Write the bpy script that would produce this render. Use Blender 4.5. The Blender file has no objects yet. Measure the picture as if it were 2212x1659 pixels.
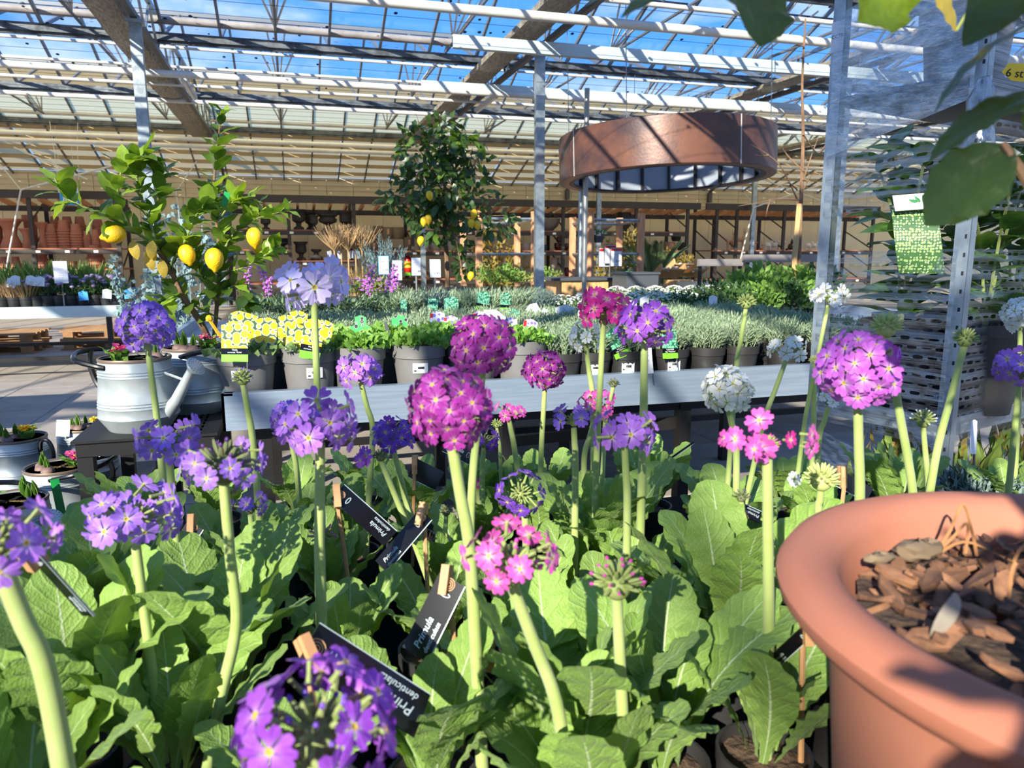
import bpy, bmesh, math, random
from mathutils import Vector, Matrix, Quaternion
V = Vector
R = math.radians
random.seed(7)
sc = bpy.context.scene
col = sc.collection
# ---------------------------------------------------------------- camera, sky, sun, exposure
F, CX, CY, EYE = 1610.0, 1106.0, 829.5, 1.30
YAW, PIT, ROLL = R(16.4), R(9.92), R(0.08)
fw = V((math.sin(YAW)*math.cos(PIT), math.cos(YAW)*math.cos(PIT), -math.sin(PIT)))
r0 = V((math.cos(YAW), -math.sin(YAW), 0)); u0 = r0.cross(fw)
rt = r0*math.cos(ROLL) - u0*math.sin(ROLL); up = u0*math.cos(ROLL) + r0*math.sin(ROLL)
CAM = V((0, 0, EYE))
cd = bpy.data.cameras.new('camera'); cam = bpy.data.objects.new('camera', cd); col.objects.link(cam)
m = Matrix((rt, up, -fw)).transposed().to_4x4(); m.translation = CAM; cam.matrix_world = m
cd.sensor_width = 36.0; cd.lens = F/2212*36.0; cd.clip_start = 0.02; cd.clip_end = 300
cd.dof.use_dof = True; cd.dof.focus_distance = 1.7; cd.dof.aperture_fstop = cd.lens/2.6
sc.camera = cam
SUN_AZ, SUN_EL = R(40), R(24.8)
sd = bpy.data.lights.new('sun', 'SUN'); sd.energy = 8.2; sd.angle = R(0.53); sd.color = (1, .93, .80)
sun = bpy.data.objects.new('sun', sd); col.objects.link(sun)
sdir = V((math.sin(SUN_AZ)*math.cos(SUN_EL), math.cos(SUN_AZ)*math.cos(SUN_EL), -math.sin(SUN_EL)))
sun.rotation_euler = sdir.to_track_quat('-Z', 'Y').to_euler(); sun.location = (-8, -10, 14)
w = bpy.data.worlds.new('sky'); sc.world = w; w.use_nodes = True
nt = w.node_tree; nt.nodes.clear()
def N(nt, t, **k):
    n = nt.nodes.new(t)
    for a, v in k.items():
        if a.startswith('i_'):
            n.inputs[a[2:].replace('_', ' ')].default_value = v
        else: setattr(n, a, v)
    return n
def ramp(nt, stops, interp='LINEAR'):
    n = nt.nodes.new('ShaderNodeValToRGB'); e = n.color_ramp; e.interpolation = interp
    while len(e.elements) > 1: e.elements.remove(e.elements[-1])
    e.elements[0].position = stops[0][0]; e.elements[0].color = (*stops[0][1], 1)
    for p, c in stops[1:]:
        q = e.elements.new(p); q.color = (*c, 1)
    return n
L = nt.links.new
tc = N(nt, 'ShaderNodeTexCoord'); sx = N(nt, 'ShaderNodeSeparateXYZ'); L(tc.outputs['Generated'], sx.inputs[0])
grad = ramp(nt, [(0, (.42, .55, .72)), (.08, (.26, .48, .88)), (.15, (.13, .38, .90)), (.26, (.085, .33, .90)), (.5, (.07, .27, .78)), (1, (.06, .22, .66))])
L(sx.outputs['Z'], grad.inputs[0])
mp = N(nt, 'ShaderNodeMapping'); mp.inputs['Scale'].default_value = (2.2, 2.2, 7)
L(tc.outputs['Generated'], mp.inputs[0])
nz = N(nt, 'ShaderNodeTexNoise', i_Scale=1.6, i_Detail=5, i_Roughness=.55); L(mp.outputs[0], nz.inputs['Vector'])
cr = ramp(nt, [(.50, (0, 0, 0)), (.74, (1, 1, 1))]); L(nz.outputs['Fac'], cr.inputs[0])
mx = N(nt, 'ShaderNodeMix', data_type='RGBA'); L(cr.outputs[0], mx.inputs['Factor']); L(grad.outputs[0], mx.inputs['A'])
mx.inputs['B'].default_value = (.75, .82, .92, 1)
bg = N(nt, 'ShaderNodeBackground', i_Strength=1.15); L(mx.outputs['Result'], bg.inputs[0])
ow = N(nt, 'ShaderNodeOutputWorld'); L(bg.outputs[0], ow.inputs[0])
vs = sc.view_settings; vs.view_transform = 'Standard'; vs.look = 'None'; vs.gamma = 1; vs.use_curve_mapping = False; vs.exposure = 0.42
cy = sc.cycles
cy.use_denoising = True; cy.max_bounces = 7; cy.diffuse_bounces = 3; cy.glossy_bounces = 3; cy.transmission_bounces = 4
cy.transparent_max_bounces = 24; cy.caustics_reflective = False; cy.caustics_refractive = False; cy.sample_clamp_indirect = 6
# ---------------------------------------------------------------- measuring: a pixel of the 2212 x 1659 frame onto a plane of the building
def ray(x, y): return fw + rt*((x-CX)/F) - up*((y-CY)/F)
def PY(x, y, Y): d = ray(x, y); return CAM + d*(Y/d.y)
def PZ(x, y, z): d = ray(x, y); return CAM + d*((z-EYE)/d.z)
def PD(x, y, D): return CAM + ray(x, y)*D
def dep(p): return (p-CAM).dot(fw)
# ---------------------------------------------------------------- mesh builder
class MB:
    def __init__(s): s.v = []; s.f = []; s.m = []; s.uv = []; s.useuv = False
    def face(s, idx, mi=0, uv=None):
        s.f.append(idx); s.m.append(mi); s.uv.append(uv)
        if uv: s.useuv = True
    def quad(s, a, b, c, d, mi=0, uv=None):
        n = len(s.v); s.v += [tuple(a), tuple(b), tuple(c), tuple(d)]; s.face((n, n+1, n+2, n+3), mi, uv)
    def box(s, c, d, mi=0, M=None):
        n = len(s.v); c = V(c)
        for z in (-.5, .5):
            for y in (-.5, .5):
                for x in (-.5, .5):
                    q = V((x*d[0], y*d[1], z*d[2]))
                    if M: q = M @ q
                    s.v.append(tuple(q+c))
        for q in ((0, 2, 3, 1), (4, 5, 7, 6), (0, 1, 5, 4), (2, 6, 7, 3), (0, 4, 6, 2), (1, 3, 7, 5)):
            s.face(tuple(n+i for i in q), mi)
    def bar(s, p, q, w, h, mi=0, upv=(0, 0, 1)):
        p = V(p); q = V(q); d = q-p; l = d.length
        if l < 1e-6: return
        x = d/l; upv = V(upv)
        if abs(x.dot(upv)) > .98: upv = V((0, 1, 0)) if abs(x.y) < .9 else V((1, 0, 0))
        y = upv.cross(x).normalized(); z = x.cross(y)
        s.box((p+q)/2, (l, w, h), mi, Matrix((x, y, z)).transposed())
    def tube(s, pts, rad, n=8, mi=0, cap=True, uv=False):
        pts = [V(p) for p in pts]; k = len(pts)
        if not hasattr(rad, '__len__'): rad = [rad]*k
        t0 = (pts[1]-pts[0]).normalized(); a = t0.orthogonal().normalized()
        b0 = len(s.v); prev = t0
        for i, p in enumerate(pts):
            t = (pts[min(i+1, k-1)]-pts[max(i-1, 0)]).normalized()
            a = prev.rotation_difference(t) @ a; prev = t; b = t.cross(a)
            for j in range(n):
                th = 2*math.pi*j/n; s.v.append(tuple(p+(a*math.cos(th)+b*math.sin(th))*rad[i]))
        for i in range(k-1):
            for j in range(n):
                j2 = (j+1) % n
                s.face((b0+i*n+j, b0+i*n+j2, b0+(i+1)*n+j2, b0+(i+1)*n+j), mi, None)
        if cap:
            s.face(tuple(b0+j for j in reversed(range(n))), mi); s.face(tuple(b0+(k-1)*n+j for j in range(n)), mi)
    def lathe(s, prof, n=24, c=(0, 0, 0), mi=0, mis=None, squash=1, cap=True):
        c = V(c); b0 = len(s.v); k = len(prof)
        for r_, z in prof:
            for j in range(n):
                th = 2*math.pi*j/n; s.v.append((c.x+r_*math.cos(th), c.y+r_*squash*math.sin(th), c.z+z))
        for i in range(k-1):
            for j in range(n):
                j2 = (j+1) % n
                s.face((b0+i*n+j, b0+i*n+j2, b0+(i+1)*n+j2, b0+(i+1)*n+j), mis[i] if mis else mi)
        if not cap: return
        if prof[0][0] > 1e-4: s.face(tuple(b0+j for j in reversed(range(n))), mis[0] if mis else mi)
        if prof[-1][0] > 1e-4: s.face(tuple(b0+(k-1)*n+j for j in range(n)), mis[-1] if mis else mi)
    def ell(s, c, r, nu=8, nv=6, mi=0, M=None):
        c = V(c); b0 = len(s.v)
        for i in range(nv+1):
            ph = math.pi*i/nv
            for j in range(nu):
                th = 2*math.pi*j/nu
                q = V((r[0]*math.sin(ph)*math.cos(th), r[1]*math.sin(ph)*math.sin(th), r[2]*math.cos(ph)))
                if M: q = M @ q
                s.v.append(tuple(q+c))
        for i in range(nv):
            for j in range(nu):
                j2 = (j+1) % nu
                s.face((b0+i*nu+j, b0+(i+1)*nu+j, b0+(i+1)*nu+j2, b0+i*nu+j2), mi)
    def blade(s, p, d, nrm, l, w_, mi=0, fold=.25, bend=0.0):
        """one small leaf: four triangles folded along its rib"""
        p = V(p); d = V(d).normalized(); side = d.cross(V(nrm))
        if side.length < 1e-4: side = d.orthogonal()
        side.normalize(); n2 = side.cross(d)
        b = len(s.v); mid = p+d*l*.5+n2*bend*l; tip = p+d*l-n2*bend*l*.3
        s.v += [tuple(p), tuple(mid+side*w_*.5+n2*fold*w_*.5), tuple(tip), tuple(mid-side*w_*.5+n2*fold*w_*.5), tuple(mid)]
        s.face((b, b+4, b+1), mi); s.face((b+4, b+2, b+1), mi); s.face((b, b+3, b+4), mi); s.face((b+4, b+3, b+2), mi)
    def mesh(s, name, mats, smooth=True, solid=0):
        me = bpy.data.meshes.new(name); me.from_pydata(s.v, [], s.f)
        for mt in (mats if isinstance(mats, (list, tuple)) else [mats]): me.materials.append(mt)
        me.polygons.foreach_set('material_index', s.m)
        me.polygons.foreach_set('use_smooth', [smooth]*len(s.f))
        if s.useuv:
            ul = me.uv_layers.new(name='UVMap'); buf = []
            for f, uv in zip(s.f, s.uv):
                for i in range(len(f)): buf += list(uv[i]) if uv else [0, 0]
            ul.data.foreach_set('uv', buf)
        if smooth == 'auto' or smooth is True:
            try: me.set_sharp_from_angle(angle=R(42))
            except Exception: pass
        me.update(); return me
    def build(s, name, mats, parent=None, smooth=True, loc=None):
        return put(name, s.mesh(name, mats, smooth), parent, loc)
def put(name, me, parent=None, loc=None, rot=None, sca=None, M=None):
    o = bpy.data.objects.new(name, me); col.objects.link(o)
    if parent: o.parent = parent
    if M is not None: o.matrix_basis = M
    else:
        if loc is not None: o.location = loc
        if rot is not None: o.rotation_euler = rot
        if sca is not None: o.scale = (sca, sca, sca) if not hasattr(sca, '__len__') else sca
    return o
def tag(o, label=None, cat=None, group=None, kind=None):
    if label: o['label'] = label
    if cat: o['category'] = cat
    if group: o['group'] = group
    if kind: o['kind'] = kind
    return o
def thing(name, label, cat, loc=(0, 0, 0), rz=0, group=None, kind=None):
    o = bpy.data.objects.new(name, None); col.objects.link(o); o.empty_display_size = .05
    o.location = loc; o.rotation_euler = (0, 0, rz)
    return tag(o, label, cat, group, kind)
def copy_tree(o, parent=None, loc=None, rz=None, label=None, sca=None):
    c = o.copy(); col.objects.link(c)
    if parent: c.parent = parent
    if loc is not None: c.location = loc
    if rz is not None: c.rotation_euler = (0, 0, rz)
    if sca is not None: c.scale = (sca, sca, sca)
    if label: c['label'] = label
    for ch in list(o.children): copy_tree(ch, c)
    return c
def lift(parts, root):
    for p in parts: p.parent = root
ORD = ['first', 'second', 'third', 'fourth', 'fifth', 'sixth', 'seventh', 'eighth', 'ninth', 'tenth', 'eleventh', 'twelfth', 'thirteenth', 'fourteenth', 'fifteenth', 'sixteenth', 'seventeenth', 'eighteenth', 'nineteenth', 'twentieth']
def rnd(a, b): return random.uniform(a, b)
def rdir():
    while True:
        v = V((rnd(-1, 1), rnd(-1, 1), rnd(-1, 1)))
        if .1 < v.length < 1: return v.normalized()
def bez(p, n=10):
    """smooth curve through the points p"""
    p = [V(q) for q in p]; out = []; k = len(p)
    for i in range(k-1):
        a = p[max(i-1, 0)]; b = p[i]; c = p[i+1]; d = p[min(i+2, k-1)]
        for j in range(n):
            t = j/n
            out.append(.5*((2*b)+(c-a)*t+(2*a-5*b+4*c-d)*t*t+(3*b-a-3*c+d)*t**3))
    out.append(p[-1]); return out
# ---------------------------------------------------------------- materials
def srgb(r_, g, b):
    f = lambda c: (c/255/12.92) if c/255 <= .04045 else ((c/255+.055)/1.055)**2.4
    return (f(r_), f(g), f(b))
MATS = {}
def mat(name, c, rough=.55, metal=0.0, c2=None, nscale=8.0, namt=1.0, bump=0.0, bscale=40.0, trans=0.0, tcol=None, rvar=0.0, spec=.5, detail=4, stretch=None, sheen=0, lo=.35, hi=.65):
    """c, c2 in sRGB 0-255; c2 mottles over c; trans mixes in light passing through; rvar varies brightness per object"""
    mt = bpy.data.materials.new(name); mt.use_nodes = True; nt = mt.node_tree; nt.nodes.clear(); L = nt.links.new
    out = N(nt, 'ShaderNodeOutputMaterial'); p = N(nt, 'ShaderNodeBsdfPrincipled')
    p.inputs['Roughness'].default_value = rough; p.inputs['Metallic'].default_value = metal
    p.inputs['Specular IOR Level'].default_value = spec
    if sheen: p.inputs['Sheen Weight'].default_value = sheen
    base = (*srgb(*c), 1); src = None
    p.inputs['Base Color'].default_value = base
    tcd = N(nt, 'ShaderNodeTexCoord'); vec = tcd.outputs['Object']
    if stretch:
        mpp = N(nt, 'ShaderNodeMapping'); mpp.inputs['Scale'].default_value = stretch; L(vec, mpp.inputs[0]); vec = mpp.outputs[0]
    if c2:
        nz = N(nt, 'ShaderNodeTexNoise', i_Scale=nscale, i_Detail=detail, i_Roughness=.6); L(vec, nz.inputs['Vector'])
        rp = ramp(nt, [(lo, (0, 0, 0)), (hi, (namt,)*3)]); L(nz.outputs['Fac'], rp.inputs[0])
        mx = N(nt, 'ShaderNodeMix', data_type='RGBA'); L(rp.outputs[0], mx.inputs['Factor'])
        mx.inputs['A'].default_value = base; mx.inputs['B'].default_value = (*srgb(*c2), 1); src = mx.outputs['Result']
    if rvar:
        oi = N(nt, 'ShaderNodeObjectInfo'); mr = N(nt, 'ShaderNodeMapRange'); mr.inputs['To Min'].default_value = 1-rvar; mr.inputs['To Max'].default_value = 1+rvar
        L(oi.outputs['Random'], mr.inputs['Value']); hv = N(nt, 'ShaderNodeHueSaturation'); L(mr.outputs[0], hv.inputs['Value'])
        if src: L(src, hv.inputs['Color'])
        else: hv.inputs['Color'].default_value = base
        src = hv.outputs[0]
    if src: L(src, p.inputs['Base Color'])
    if bump:
        bz = N(nt, 'ShaderNodeTexNoise', i_Scale=bscale, i_Detail=3); L(vec, bz.inputs['Vector'])
        bp = N(nt, 'ShaderNodeBump', i_Strength=bump, i_Distance=.01); L(bz.outputs['Fac'], bp.inputs['Height']); L(bp.outputs[0], p.inputs['Normal'])
    sh = p.outputs[0]
    if trans:
        t = N(nt, 'ShaderNodeBsdfTranslucent'); t.inputs[0].default_value = (*srgb(*(tcol or c)), 1)
        ms = N(nt, 'ShaderNodeMixShader', i_Fac=trans); L(sh, ms.inputs[1]); L(t.outputs[0], ms.inputs[2]); sh = ms.outputs[0]
    L(sh, out.inputs[0]); MATS[name] = mt; return mt
def nodes_of(mt): return mt.node_tree, next(n for n in mt.node_tree.nodes if n.type == 'BSDF_PRINCIPLED'), mt.node_tree.links.new
galv = mat('galvanised steel', (176, 186, 190), .42, .75, (138, 148, 154), 9, 1, bump=.05)
galv_dark = mat('weathered galvanised gutter', (118, 124, 128), .55, .6, (66, 70, 74), 5, 1)
white_pipe = mat('white painted pipe', (222, 220, 212), .4, 0, (196, 190, 180), 3, .7)
grey_pipe = mat('dusty grey pipe', (158, 152, 148), .6, 0, (128, 120, 116), 4, .8)
bar_grey = mat('aluminium glazing bar', (120, 126, 132), .5, .4)
rail_blue = mat('pale zinc rail', (196, 210, 210), .4, .2, (176, 192, 196), 4, .6)
screen_cloth = mat('bundled shade cloth', (176, 168, 152), .9, 0, (126, 118, 106), 10, 1, bump=.5, bscale=30, stretch=(5, .8, 1))
truss_dark = mat('grey steel chord', (96, 96, 96), .5, .5)
cream_roof = mat('cream roof sheet', (250, 238, 200), .7, 0, (240, 226, 184), 1.2, .5, trans=.88, tcol=(255, 238, 182))
cream_low = mat('cream insulated sheet', (236, 226, 198), .75, 0, (220, 208, 178), 1.5, .6, trans=.46, tcol=(246, 220, 164))
purlin_mat = mat('ochre purlin', (196, 172, 128), .7)
wall_mat = mat('cream wall panel', (236, 222, 186), .7, 0, (222, 206, 168), 1.5, .6)
rack_dark = mat('dark brown rack steel', (62, 54, 50), .55, .2)
rack_shelf = mat('shelf board edge', (150, 92, 66), .7)
timber = mat('larch timber', (226, 170, 126), .7, 0, (200, 138, 98), 6, .9, stretch=(6, 6, .6), rvar=.08)
timber_pale = mat('pale larch board', (222, 180, 124), .65, 0, (198, 150, 96), 5, .9, stretch=(5, 5, .7), rvar=.08)
pallet_wood = mat('pallet wood', (178, 136, 92), .8, 0, (150, 110, 72), 8, .8, rvar=.1)
terra = mat('terracotta', (184, 118, 92), .78, 0, (172, 104, 78), 4, .8, rvar=.08)
black_metal = mat('black powder coat', (30, 29, 29), .45, .2)
tray_metal = mat('brushed zinc tray', (168, 184, 200), .38, .55, (146, 164, 182), 6, .8, bump=.06, bscale=14, stretch=(.6, 3, 12))
can_zinc = mat('dull zinc', (184, 191, 191), .38, .35, (158, 167, 168), 11, .9, bump=.04)
can_rim = mat('bronze can rim', (120, 104, 90), .5, .3)
handle_black = mat('black enamel handle', (16, 16, 18), .25)
white_card = mat('white card', (236, 236, 232), .6)
white_paper = mat('bluish paper', (222, 226, 234), .6)
black_card = mat('black glossy card', (14, 14, 17), .16)
ink = mat('black ink', (26, 26, 30), .7)
label_green = mat('lime card foot', (122, 206, 50), .5)
red_card = mat('red print', (206, 44, 40), .5)
pot_grey = mat('grey plastic pot', (118, 116, 114), .5, 0, (106, 104, 102), 6, .8)
pot_black = mat('black plastic pot', (40, 39, 39), .5, 0, (54, 52, 50), 9, .6)
soil = mat('dark potting soil', (58, 44, 34), .95, 0, (96, 74, 56), 60, 1, bump=.8, bscale=90)
moss = mat('dry moss', (132, 104, 56), .95, 0, (92, 70, 40), 70, 1, bump=1, bscale=120)
stalk_mat = mat('downy flower stalk', (160, 180, 94), .7, 0, (182, 194, 122), 30, .7, trans=.12, tcol=(190, 205, 90), sheen=.3)
bud_green = mat('green calyx', (128, 146, 78), .65, 0, (172, 182, 112), 60, 1, trans=.15, tcol=(170, 190, 80))
bud_dark = mat('dark calyx', (76, 84, 52), .7, 0, (132, 140, 92), 60, 1, trans=.1)
bud_pale = mat('pale lime bud', (190, 200, 110), .65, 0, (214, 220, 150), 60, 1, trans=.2)
citrus_leaf = mat('citrus leaf', (78, 104, 38), .38, 0, (100, 128, 44), 9, .8, trans=.32, tcol=(150, 186, 40), rvar=.28, spec=.5)
citrus_leaf_light = mat('young citrus leaf', (130, 160, 52), .4, 0, (150, 176, 66), 9, .8, trans=.38, tcol=(180, 206, 50), rvar=.2)
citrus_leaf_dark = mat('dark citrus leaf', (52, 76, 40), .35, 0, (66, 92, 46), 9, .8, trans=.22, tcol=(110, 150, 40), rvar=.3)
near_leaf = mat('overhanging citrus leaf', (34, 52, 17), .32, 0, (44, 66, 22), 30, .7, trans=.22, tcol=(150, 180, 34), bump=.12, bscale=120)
near_leaf_bright = mat('bright young leaf', (150, 178, 50), .4, 0, (166, 190, 64), 40, .7, trans=.4, tcol=(180, 205, 50), bump=.3, bscale=90)  # lighter yellow green than the other overhanging leaves
yellow_leaf = mat('yellowed leaf', (226, 200, 84), .5, 0, (186, 150, 60), 20, .8, trans=.35, tcol=(236, 206, 70))
lemon_skin = mat('lemon skin', (244, 190, 18), .38, 0, (250, 204, 40), 12, .6, bump=.25, bscale=220)
bark = mat('grey brown bark', (140, 110, 82), .85, 0, (104, 78, 56), 24, .9, bump=.5, bscale=70, stretch=(1, 1, .4))
twig = mat('green twig', (132, 142, 78), .7)
viola_leaf = mat('viola leaf', (112, 156, 66), .55, 0, (140, 180, 84), 40, .9, trans=.28, tcol=(160, 205, 60))
viola_leaf_dull = mat('dull viola leaf', (104, 134, 76), .6, 0, (126, 152, 92), 40, .9, trans=.2)
lav = mat('lavender needle', (166, 180, 148), .7, 0, (136, 158, 118), 30, .9, trans=.22, tcol=(176, 196, 140))
lav_blue = mat('blue grey needle', (124, 144, 136), .7, 0, (100, 122, 112), 30, .9, trans=.15)
herb_green = mat('mid green herb', (92, 132, 60), .6, 0, (132, 168, 70), 12, .9, trans=.25, tcol=(150, 190, 60))
herb_dark = mat('dark green herb', (58, 90, 46), .6, 0, (80, 112, 52), 14, .9, trans=.2)
wallflower_leaf = mat('wallflower leaf', (96, 120, 84), .65, 0, (128, 150, 110), 20, .9, trans=.18)
purple_small = mat('wallflower purple', (206, 120, 214), .6, trans=.25)
white_small = mat('tiny white flower', (244, 244, 232), .6, trans=.2)
lilac_small = mat('dusty lilac flower', (172, 150, 186), .7, trans=.2)
olive_grass = mat('fresh grass blade', (126, 152, 66), .6, 0, (160, 180, 90), 10, .9, trans=.3)
dry_stem = mat('dry straw stem', (186, 152, 106), .8)
autumn_leaf = mat('bronze shrub leaf', (168, 138, 62), .55, 0, (120, 116, 44), 6, 1, trans=.25)
euc_leaf = mat('blue eucalyptus leaf', (140, 164, 164), .6, 0, (112, 138, 138), 12, .9, trans=.15)
palm_leaf = mat('palm leaflet', (104, 130, 84), .5, 0, (136, 156, 104), 8, .9, trans=.2)
bulb_skin = mat('purple brown bulb', (112, 84, 84), .6, 0, (140, 112, 96), 30, .8)
laurel_leaf = mat('laurel leaf', (54, 86, 40), .38, 0, (96, 134, 62), 6, .9, trans=.25, tcol=(140, 180, 60), rvar=.25)
urn_mat = mat('dark cast stone', (64, 60, 54), .8, 0, (46, 42, 38), 8, .8)
taupe_pot = mat('taupe fibre pot', (128, 108, 84), .8, 0, (110, 92, 70), 6, .7)
stone_pot = mat('stone cream pot', (196, 184, 166), .75, 0, (166, 152, 134), 6, .8)
grey_bowl = mat('grey fibre bowl', (132, 124, 114), .8, 0, (108, 100, 92), 6, .8)
blue_glaze = mat('blue glaze', (24, 66, 168), .2)
red_glaze = mat('oxblood glaze', (104, 34, 24), .2, 0, (60, 20, 16), 8, .8)
fox_fur = mat('painted fawn resin', (176, 108, 64), .7, 0, (222, 190, 160), 9, .8)
white_resin = mat('white resin', (228, 222, 212), .7)
corten = mat('rusted steel', (116, 76, 58), .36, .2, (68, 50, 50), 1.6, 1, bump=.12, bscale=30, detail=9, lo=.38, hi=.62)
ring_in = mat('slate blue lining', (150, 158, 168), .5, .2)
slab_mat = mat('grey beige paving', (170, 158, 146), .85, 0, (150, 140, 130), 3, .8, bump=.15, bscale=160, rvar=.05)
ground_mat = mat('paving beyond', (160, 150, 140), .85, 0, (142, 132, 124), 2, .8)
plastic_dark = mat('black bench cloth', (10, 10, 10), .9, spec=.1)
wood_peg = mat('wooden peg', (206, 158, 110), .7, 0, (178, 128, 84), 30, .7)
rod_steel = mat('steel rod', (150, 150, 148), .4, .7)
ext_red = mat('extinguisher red', (206, 30, 26), .3)
ext_yellow = mat('yellow label', (248, 206, 40), .5)
sky_sign = mat('blue sign', (42, 150, 214), .5)
rope = mat('white steel rod', (206, 206, 200), .5, .2)
display_grey = mat('grey display panel', (138, 132, 128), .6, 0, (120, 114, 112), 3, .7)
slate_box = mat('slate grey box', (78, 82, 86), .5)
bark_chip = mat('bark chip', (140, 98, 70), .9, 0, (92, 62, 44), 26, 1, rvar=.35, bump=.3)
rootlet = mat('dry rootlet', (186, 132, 84), .8)
gold_p = mat('primrose yellow', (250, 206, 30), .5, 0, (244, 170, 20), 30, .6, trans=.25)
pink_p = mat('primrose magenta', (206, 50, 120), .5, 0, (232, 120, 170), 30, .6, trans=.25)
bulb_leaf = mat('bulb shoot', (120, 156, 62), .5, 0, (84, 124, 48), 20, .8, trans=.2)
primrose_leaf = mat('primrose leaf', (112, 156, 62), .6, 0, (142, 182, 84), 60, .8, trans=.3, bump=.5, bscale=150)
yellow_band = mat('yellow tie', (226, 176, 36), .5)
green_foil = mat('green printed label', (24, 150, 70), .4)
hivis = mat('lime plastic', (206, 226, 40), .5)
copper = mat('brown red pot', (130, 62, 44), .6)
eye_dark = mat('orange eye', (170, 110, 20), .6)
# primula leaf: pale rib and side veins from the leaf's own UV
def primula_leaf_mat():
    mt = mat('primula leaf', (132, 166, 72), .6, 0, (150, 180, 90), 18, .8, sheen=.06)
    nt, p, L = nodes_of(mt)
    uv = N(nt, 'ShaderNodeUVMap'); s = N(nt, 'ShaderNodeSeparateXYZ'); L(uv.outputs[0], s.inputs[0])
    def mth(op, a, b=None, c=None):
        n = N(nt, 'ShaderNodeMath', operation=op)
        for i, q in enumerate((a, b, c)):
            if q is None: continue
            if isinstance(q, (int, float)): n.inputs[i].default_value = q
            else: L(q, n.inputs[i])
        return n.outputs[0]
    av = mth('ABSOLUTE', mth('MULTIPLY_ADD', s.outputs['Y'], 2.0, -1.0))
    rib = mth('LESS_THAN', av, mth('MULTIPLY_ADD', s.outputs['X'], -.075, .085))
    wv = mth('SINE', mth('MULTIPLY', mth('SUBTRACT', mth('MULTIPLY', s.outputs['X'], 11.0), mth('MULTIPLY', av, 2.0)), 6.283))
    vein = mth('POWER', mth('MULTIPLY_ADD', wv, .5, .5), 9.0)
    fine = N(nt, 'ShaderNodeTexVoronoi', i_Scale=30); mpp = N(nt, 'ShaderNodeMapping'); mpp.inputs['Scale'].default_value = (2.4, 1, 1); L(uv.outputs[0], mpp.inputs[0]); L(mpp.outputs[0], fine.inputs['Vector'])
    hgt = mth('SUBTRACT', mth('MULTIPLY', fine.outputs['Distance'], .5), mth('MULTIPLY', vein, .6))
    bp = N(nt, 'ShaderNodeBump', i_Strength=.38, i_Distance=.004); L(hgt, bp.inputs['Height']); L(bp.outputs[0], p.inputs['Normal'])
    old = p.inputs['Base Color'].links[0].from_socket
    oi = N(nt, 'ShaderNodeObjectInfo'); mr = N(nt, 'ShaderNodeMapRange'); mr.inputs['To Min'].default_value = .8; mr.inputs['To Max'].default_value = 1.15; L(oi.outputs['Random'], mr.inputs['Value'])
    hv = N(nt, 'ShaderNodeHueSaturation'); L(mr.outputs[0], hv.inputs['Value']); L(old, hv.inputs['Color'])
    m1 = N(nt, 'ShaderNodeMix', data_type='RGBA'); L(mth('MULTIPLY', vein, .16), m1.inputs['Factor']); L(hv.outputs[0], m1.inputs['A']); m1.inputs['B'].default_value = (*srgb(176, 200, 120), 1)
    m2 = N(nt, 'ShaderNodeMix', data_type='RGBA'); L(mth('MULTIPLY', rib, .8), m2.inputs['Factor']); L(m1.outputs['Result'], m2.inputs['A']); m2.inputs['B'].default_value = (*srgb(206, 220, 176), 1)
    L(m2.outputs['Result'], p.inputs['Base Color'])
    t = N(nt, 'ShaderNodeBsdfTranslucent'); t.inputs[0].default_value = (*srgb(142, 172, 52), 1)
    ms = N(nt, 'ShaderNodeMixShader', i_Fac=.28); L(p.outputs[0], ms.inputs[1]); L(t.outputs[0], ms.inputs[2])
    out = next(n for n in nt.nodes if n.type == 'OUTPUT_MATERIAL'); L(ms.outputs[0], out.inputs[0]); return mt
primula_leaf = primula_leaf_mat()
# petals: colour runs from the eye outwards over the blossom's own radius (UV x)
def petal_mat(name, c, halo, edge=None):
    mt = mat(name, c, .55, sheen=.15); nt, p, L = nodes_of(mt)
    uv = N(nt, 'ShaderNodeUVMap'); s = N(nt, 'ShaderNodeSeparateXYZ'); L(uv.outputs[0], s.inputs[0])
    c_ = srgb(*c); e_ = srgb(*(edge or c)); h_ = srgb(*halo)
    rp = ramp(nt, [(0, srgb(150, 95, 15)), (.06, srgb(170, 105, 15)), (.075, srgb(240, 200, 40)), (.125, srgb(240, 205, 60)), (.16, h_), (.36, tuple(.3*a+.7*b for a, b in zip(h_, c_))), (.55, c_), (1, e_)])
    L(s.outputs['X'], rp.inputs[0])
    wv = N(nt, 'ShaderNodeMath', operation='SINE'); mu = N(nt, 'ShaderNodeMath', operation='MULTIPLY'); mu.inputs[1].default_value = 110; L(s.outputs['Y'], mu.inputs[0]); L(mu.outputs[0], wv.inputs[0])
    bp = N(nt, 'ShaderNodeBump', i_Strength=.15, i_Distance=.002); L(wv.outputs[0], bp.inputs['Height']); L(bp.outputs[0], p.inputs['Normal'])
    oi = N(nt, 'ShaderNodeObjectInfo'); mr = N(nt, 'ShaderNodeMapRange'); mr.inputs['To Min'].default_value = .82; mr.inputs['To Max'].default_value = 1.15; L(oi.outputs['Random'], mr.inputs['Value'])
    hv = N(nt, 'ShaderNodeHueSaturation'); L(mr.outputs[0], hv.inputs['Value']); L(rp.outputs[0], hv.inputs['Color']); L(hv.outputs[0], p.inputs['Base Color'])
    t = N(nt, 'ShaderNodeBsdfTranslucent'); L(hv.outputs[0], t.inputs[0])
    ms = N(nt, 'ShaderNodeMixShader', i_Fac=.3); L(p.outputs[0], ms.inputs[1]); L(t.outputs[0], ms.inputs[2])
    out = next(n for n in nt.nodes if n.type == 'OUTPUT_MATERIAL'); L(ms.outputs[0], out.inputs[0]); return mt
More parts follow.
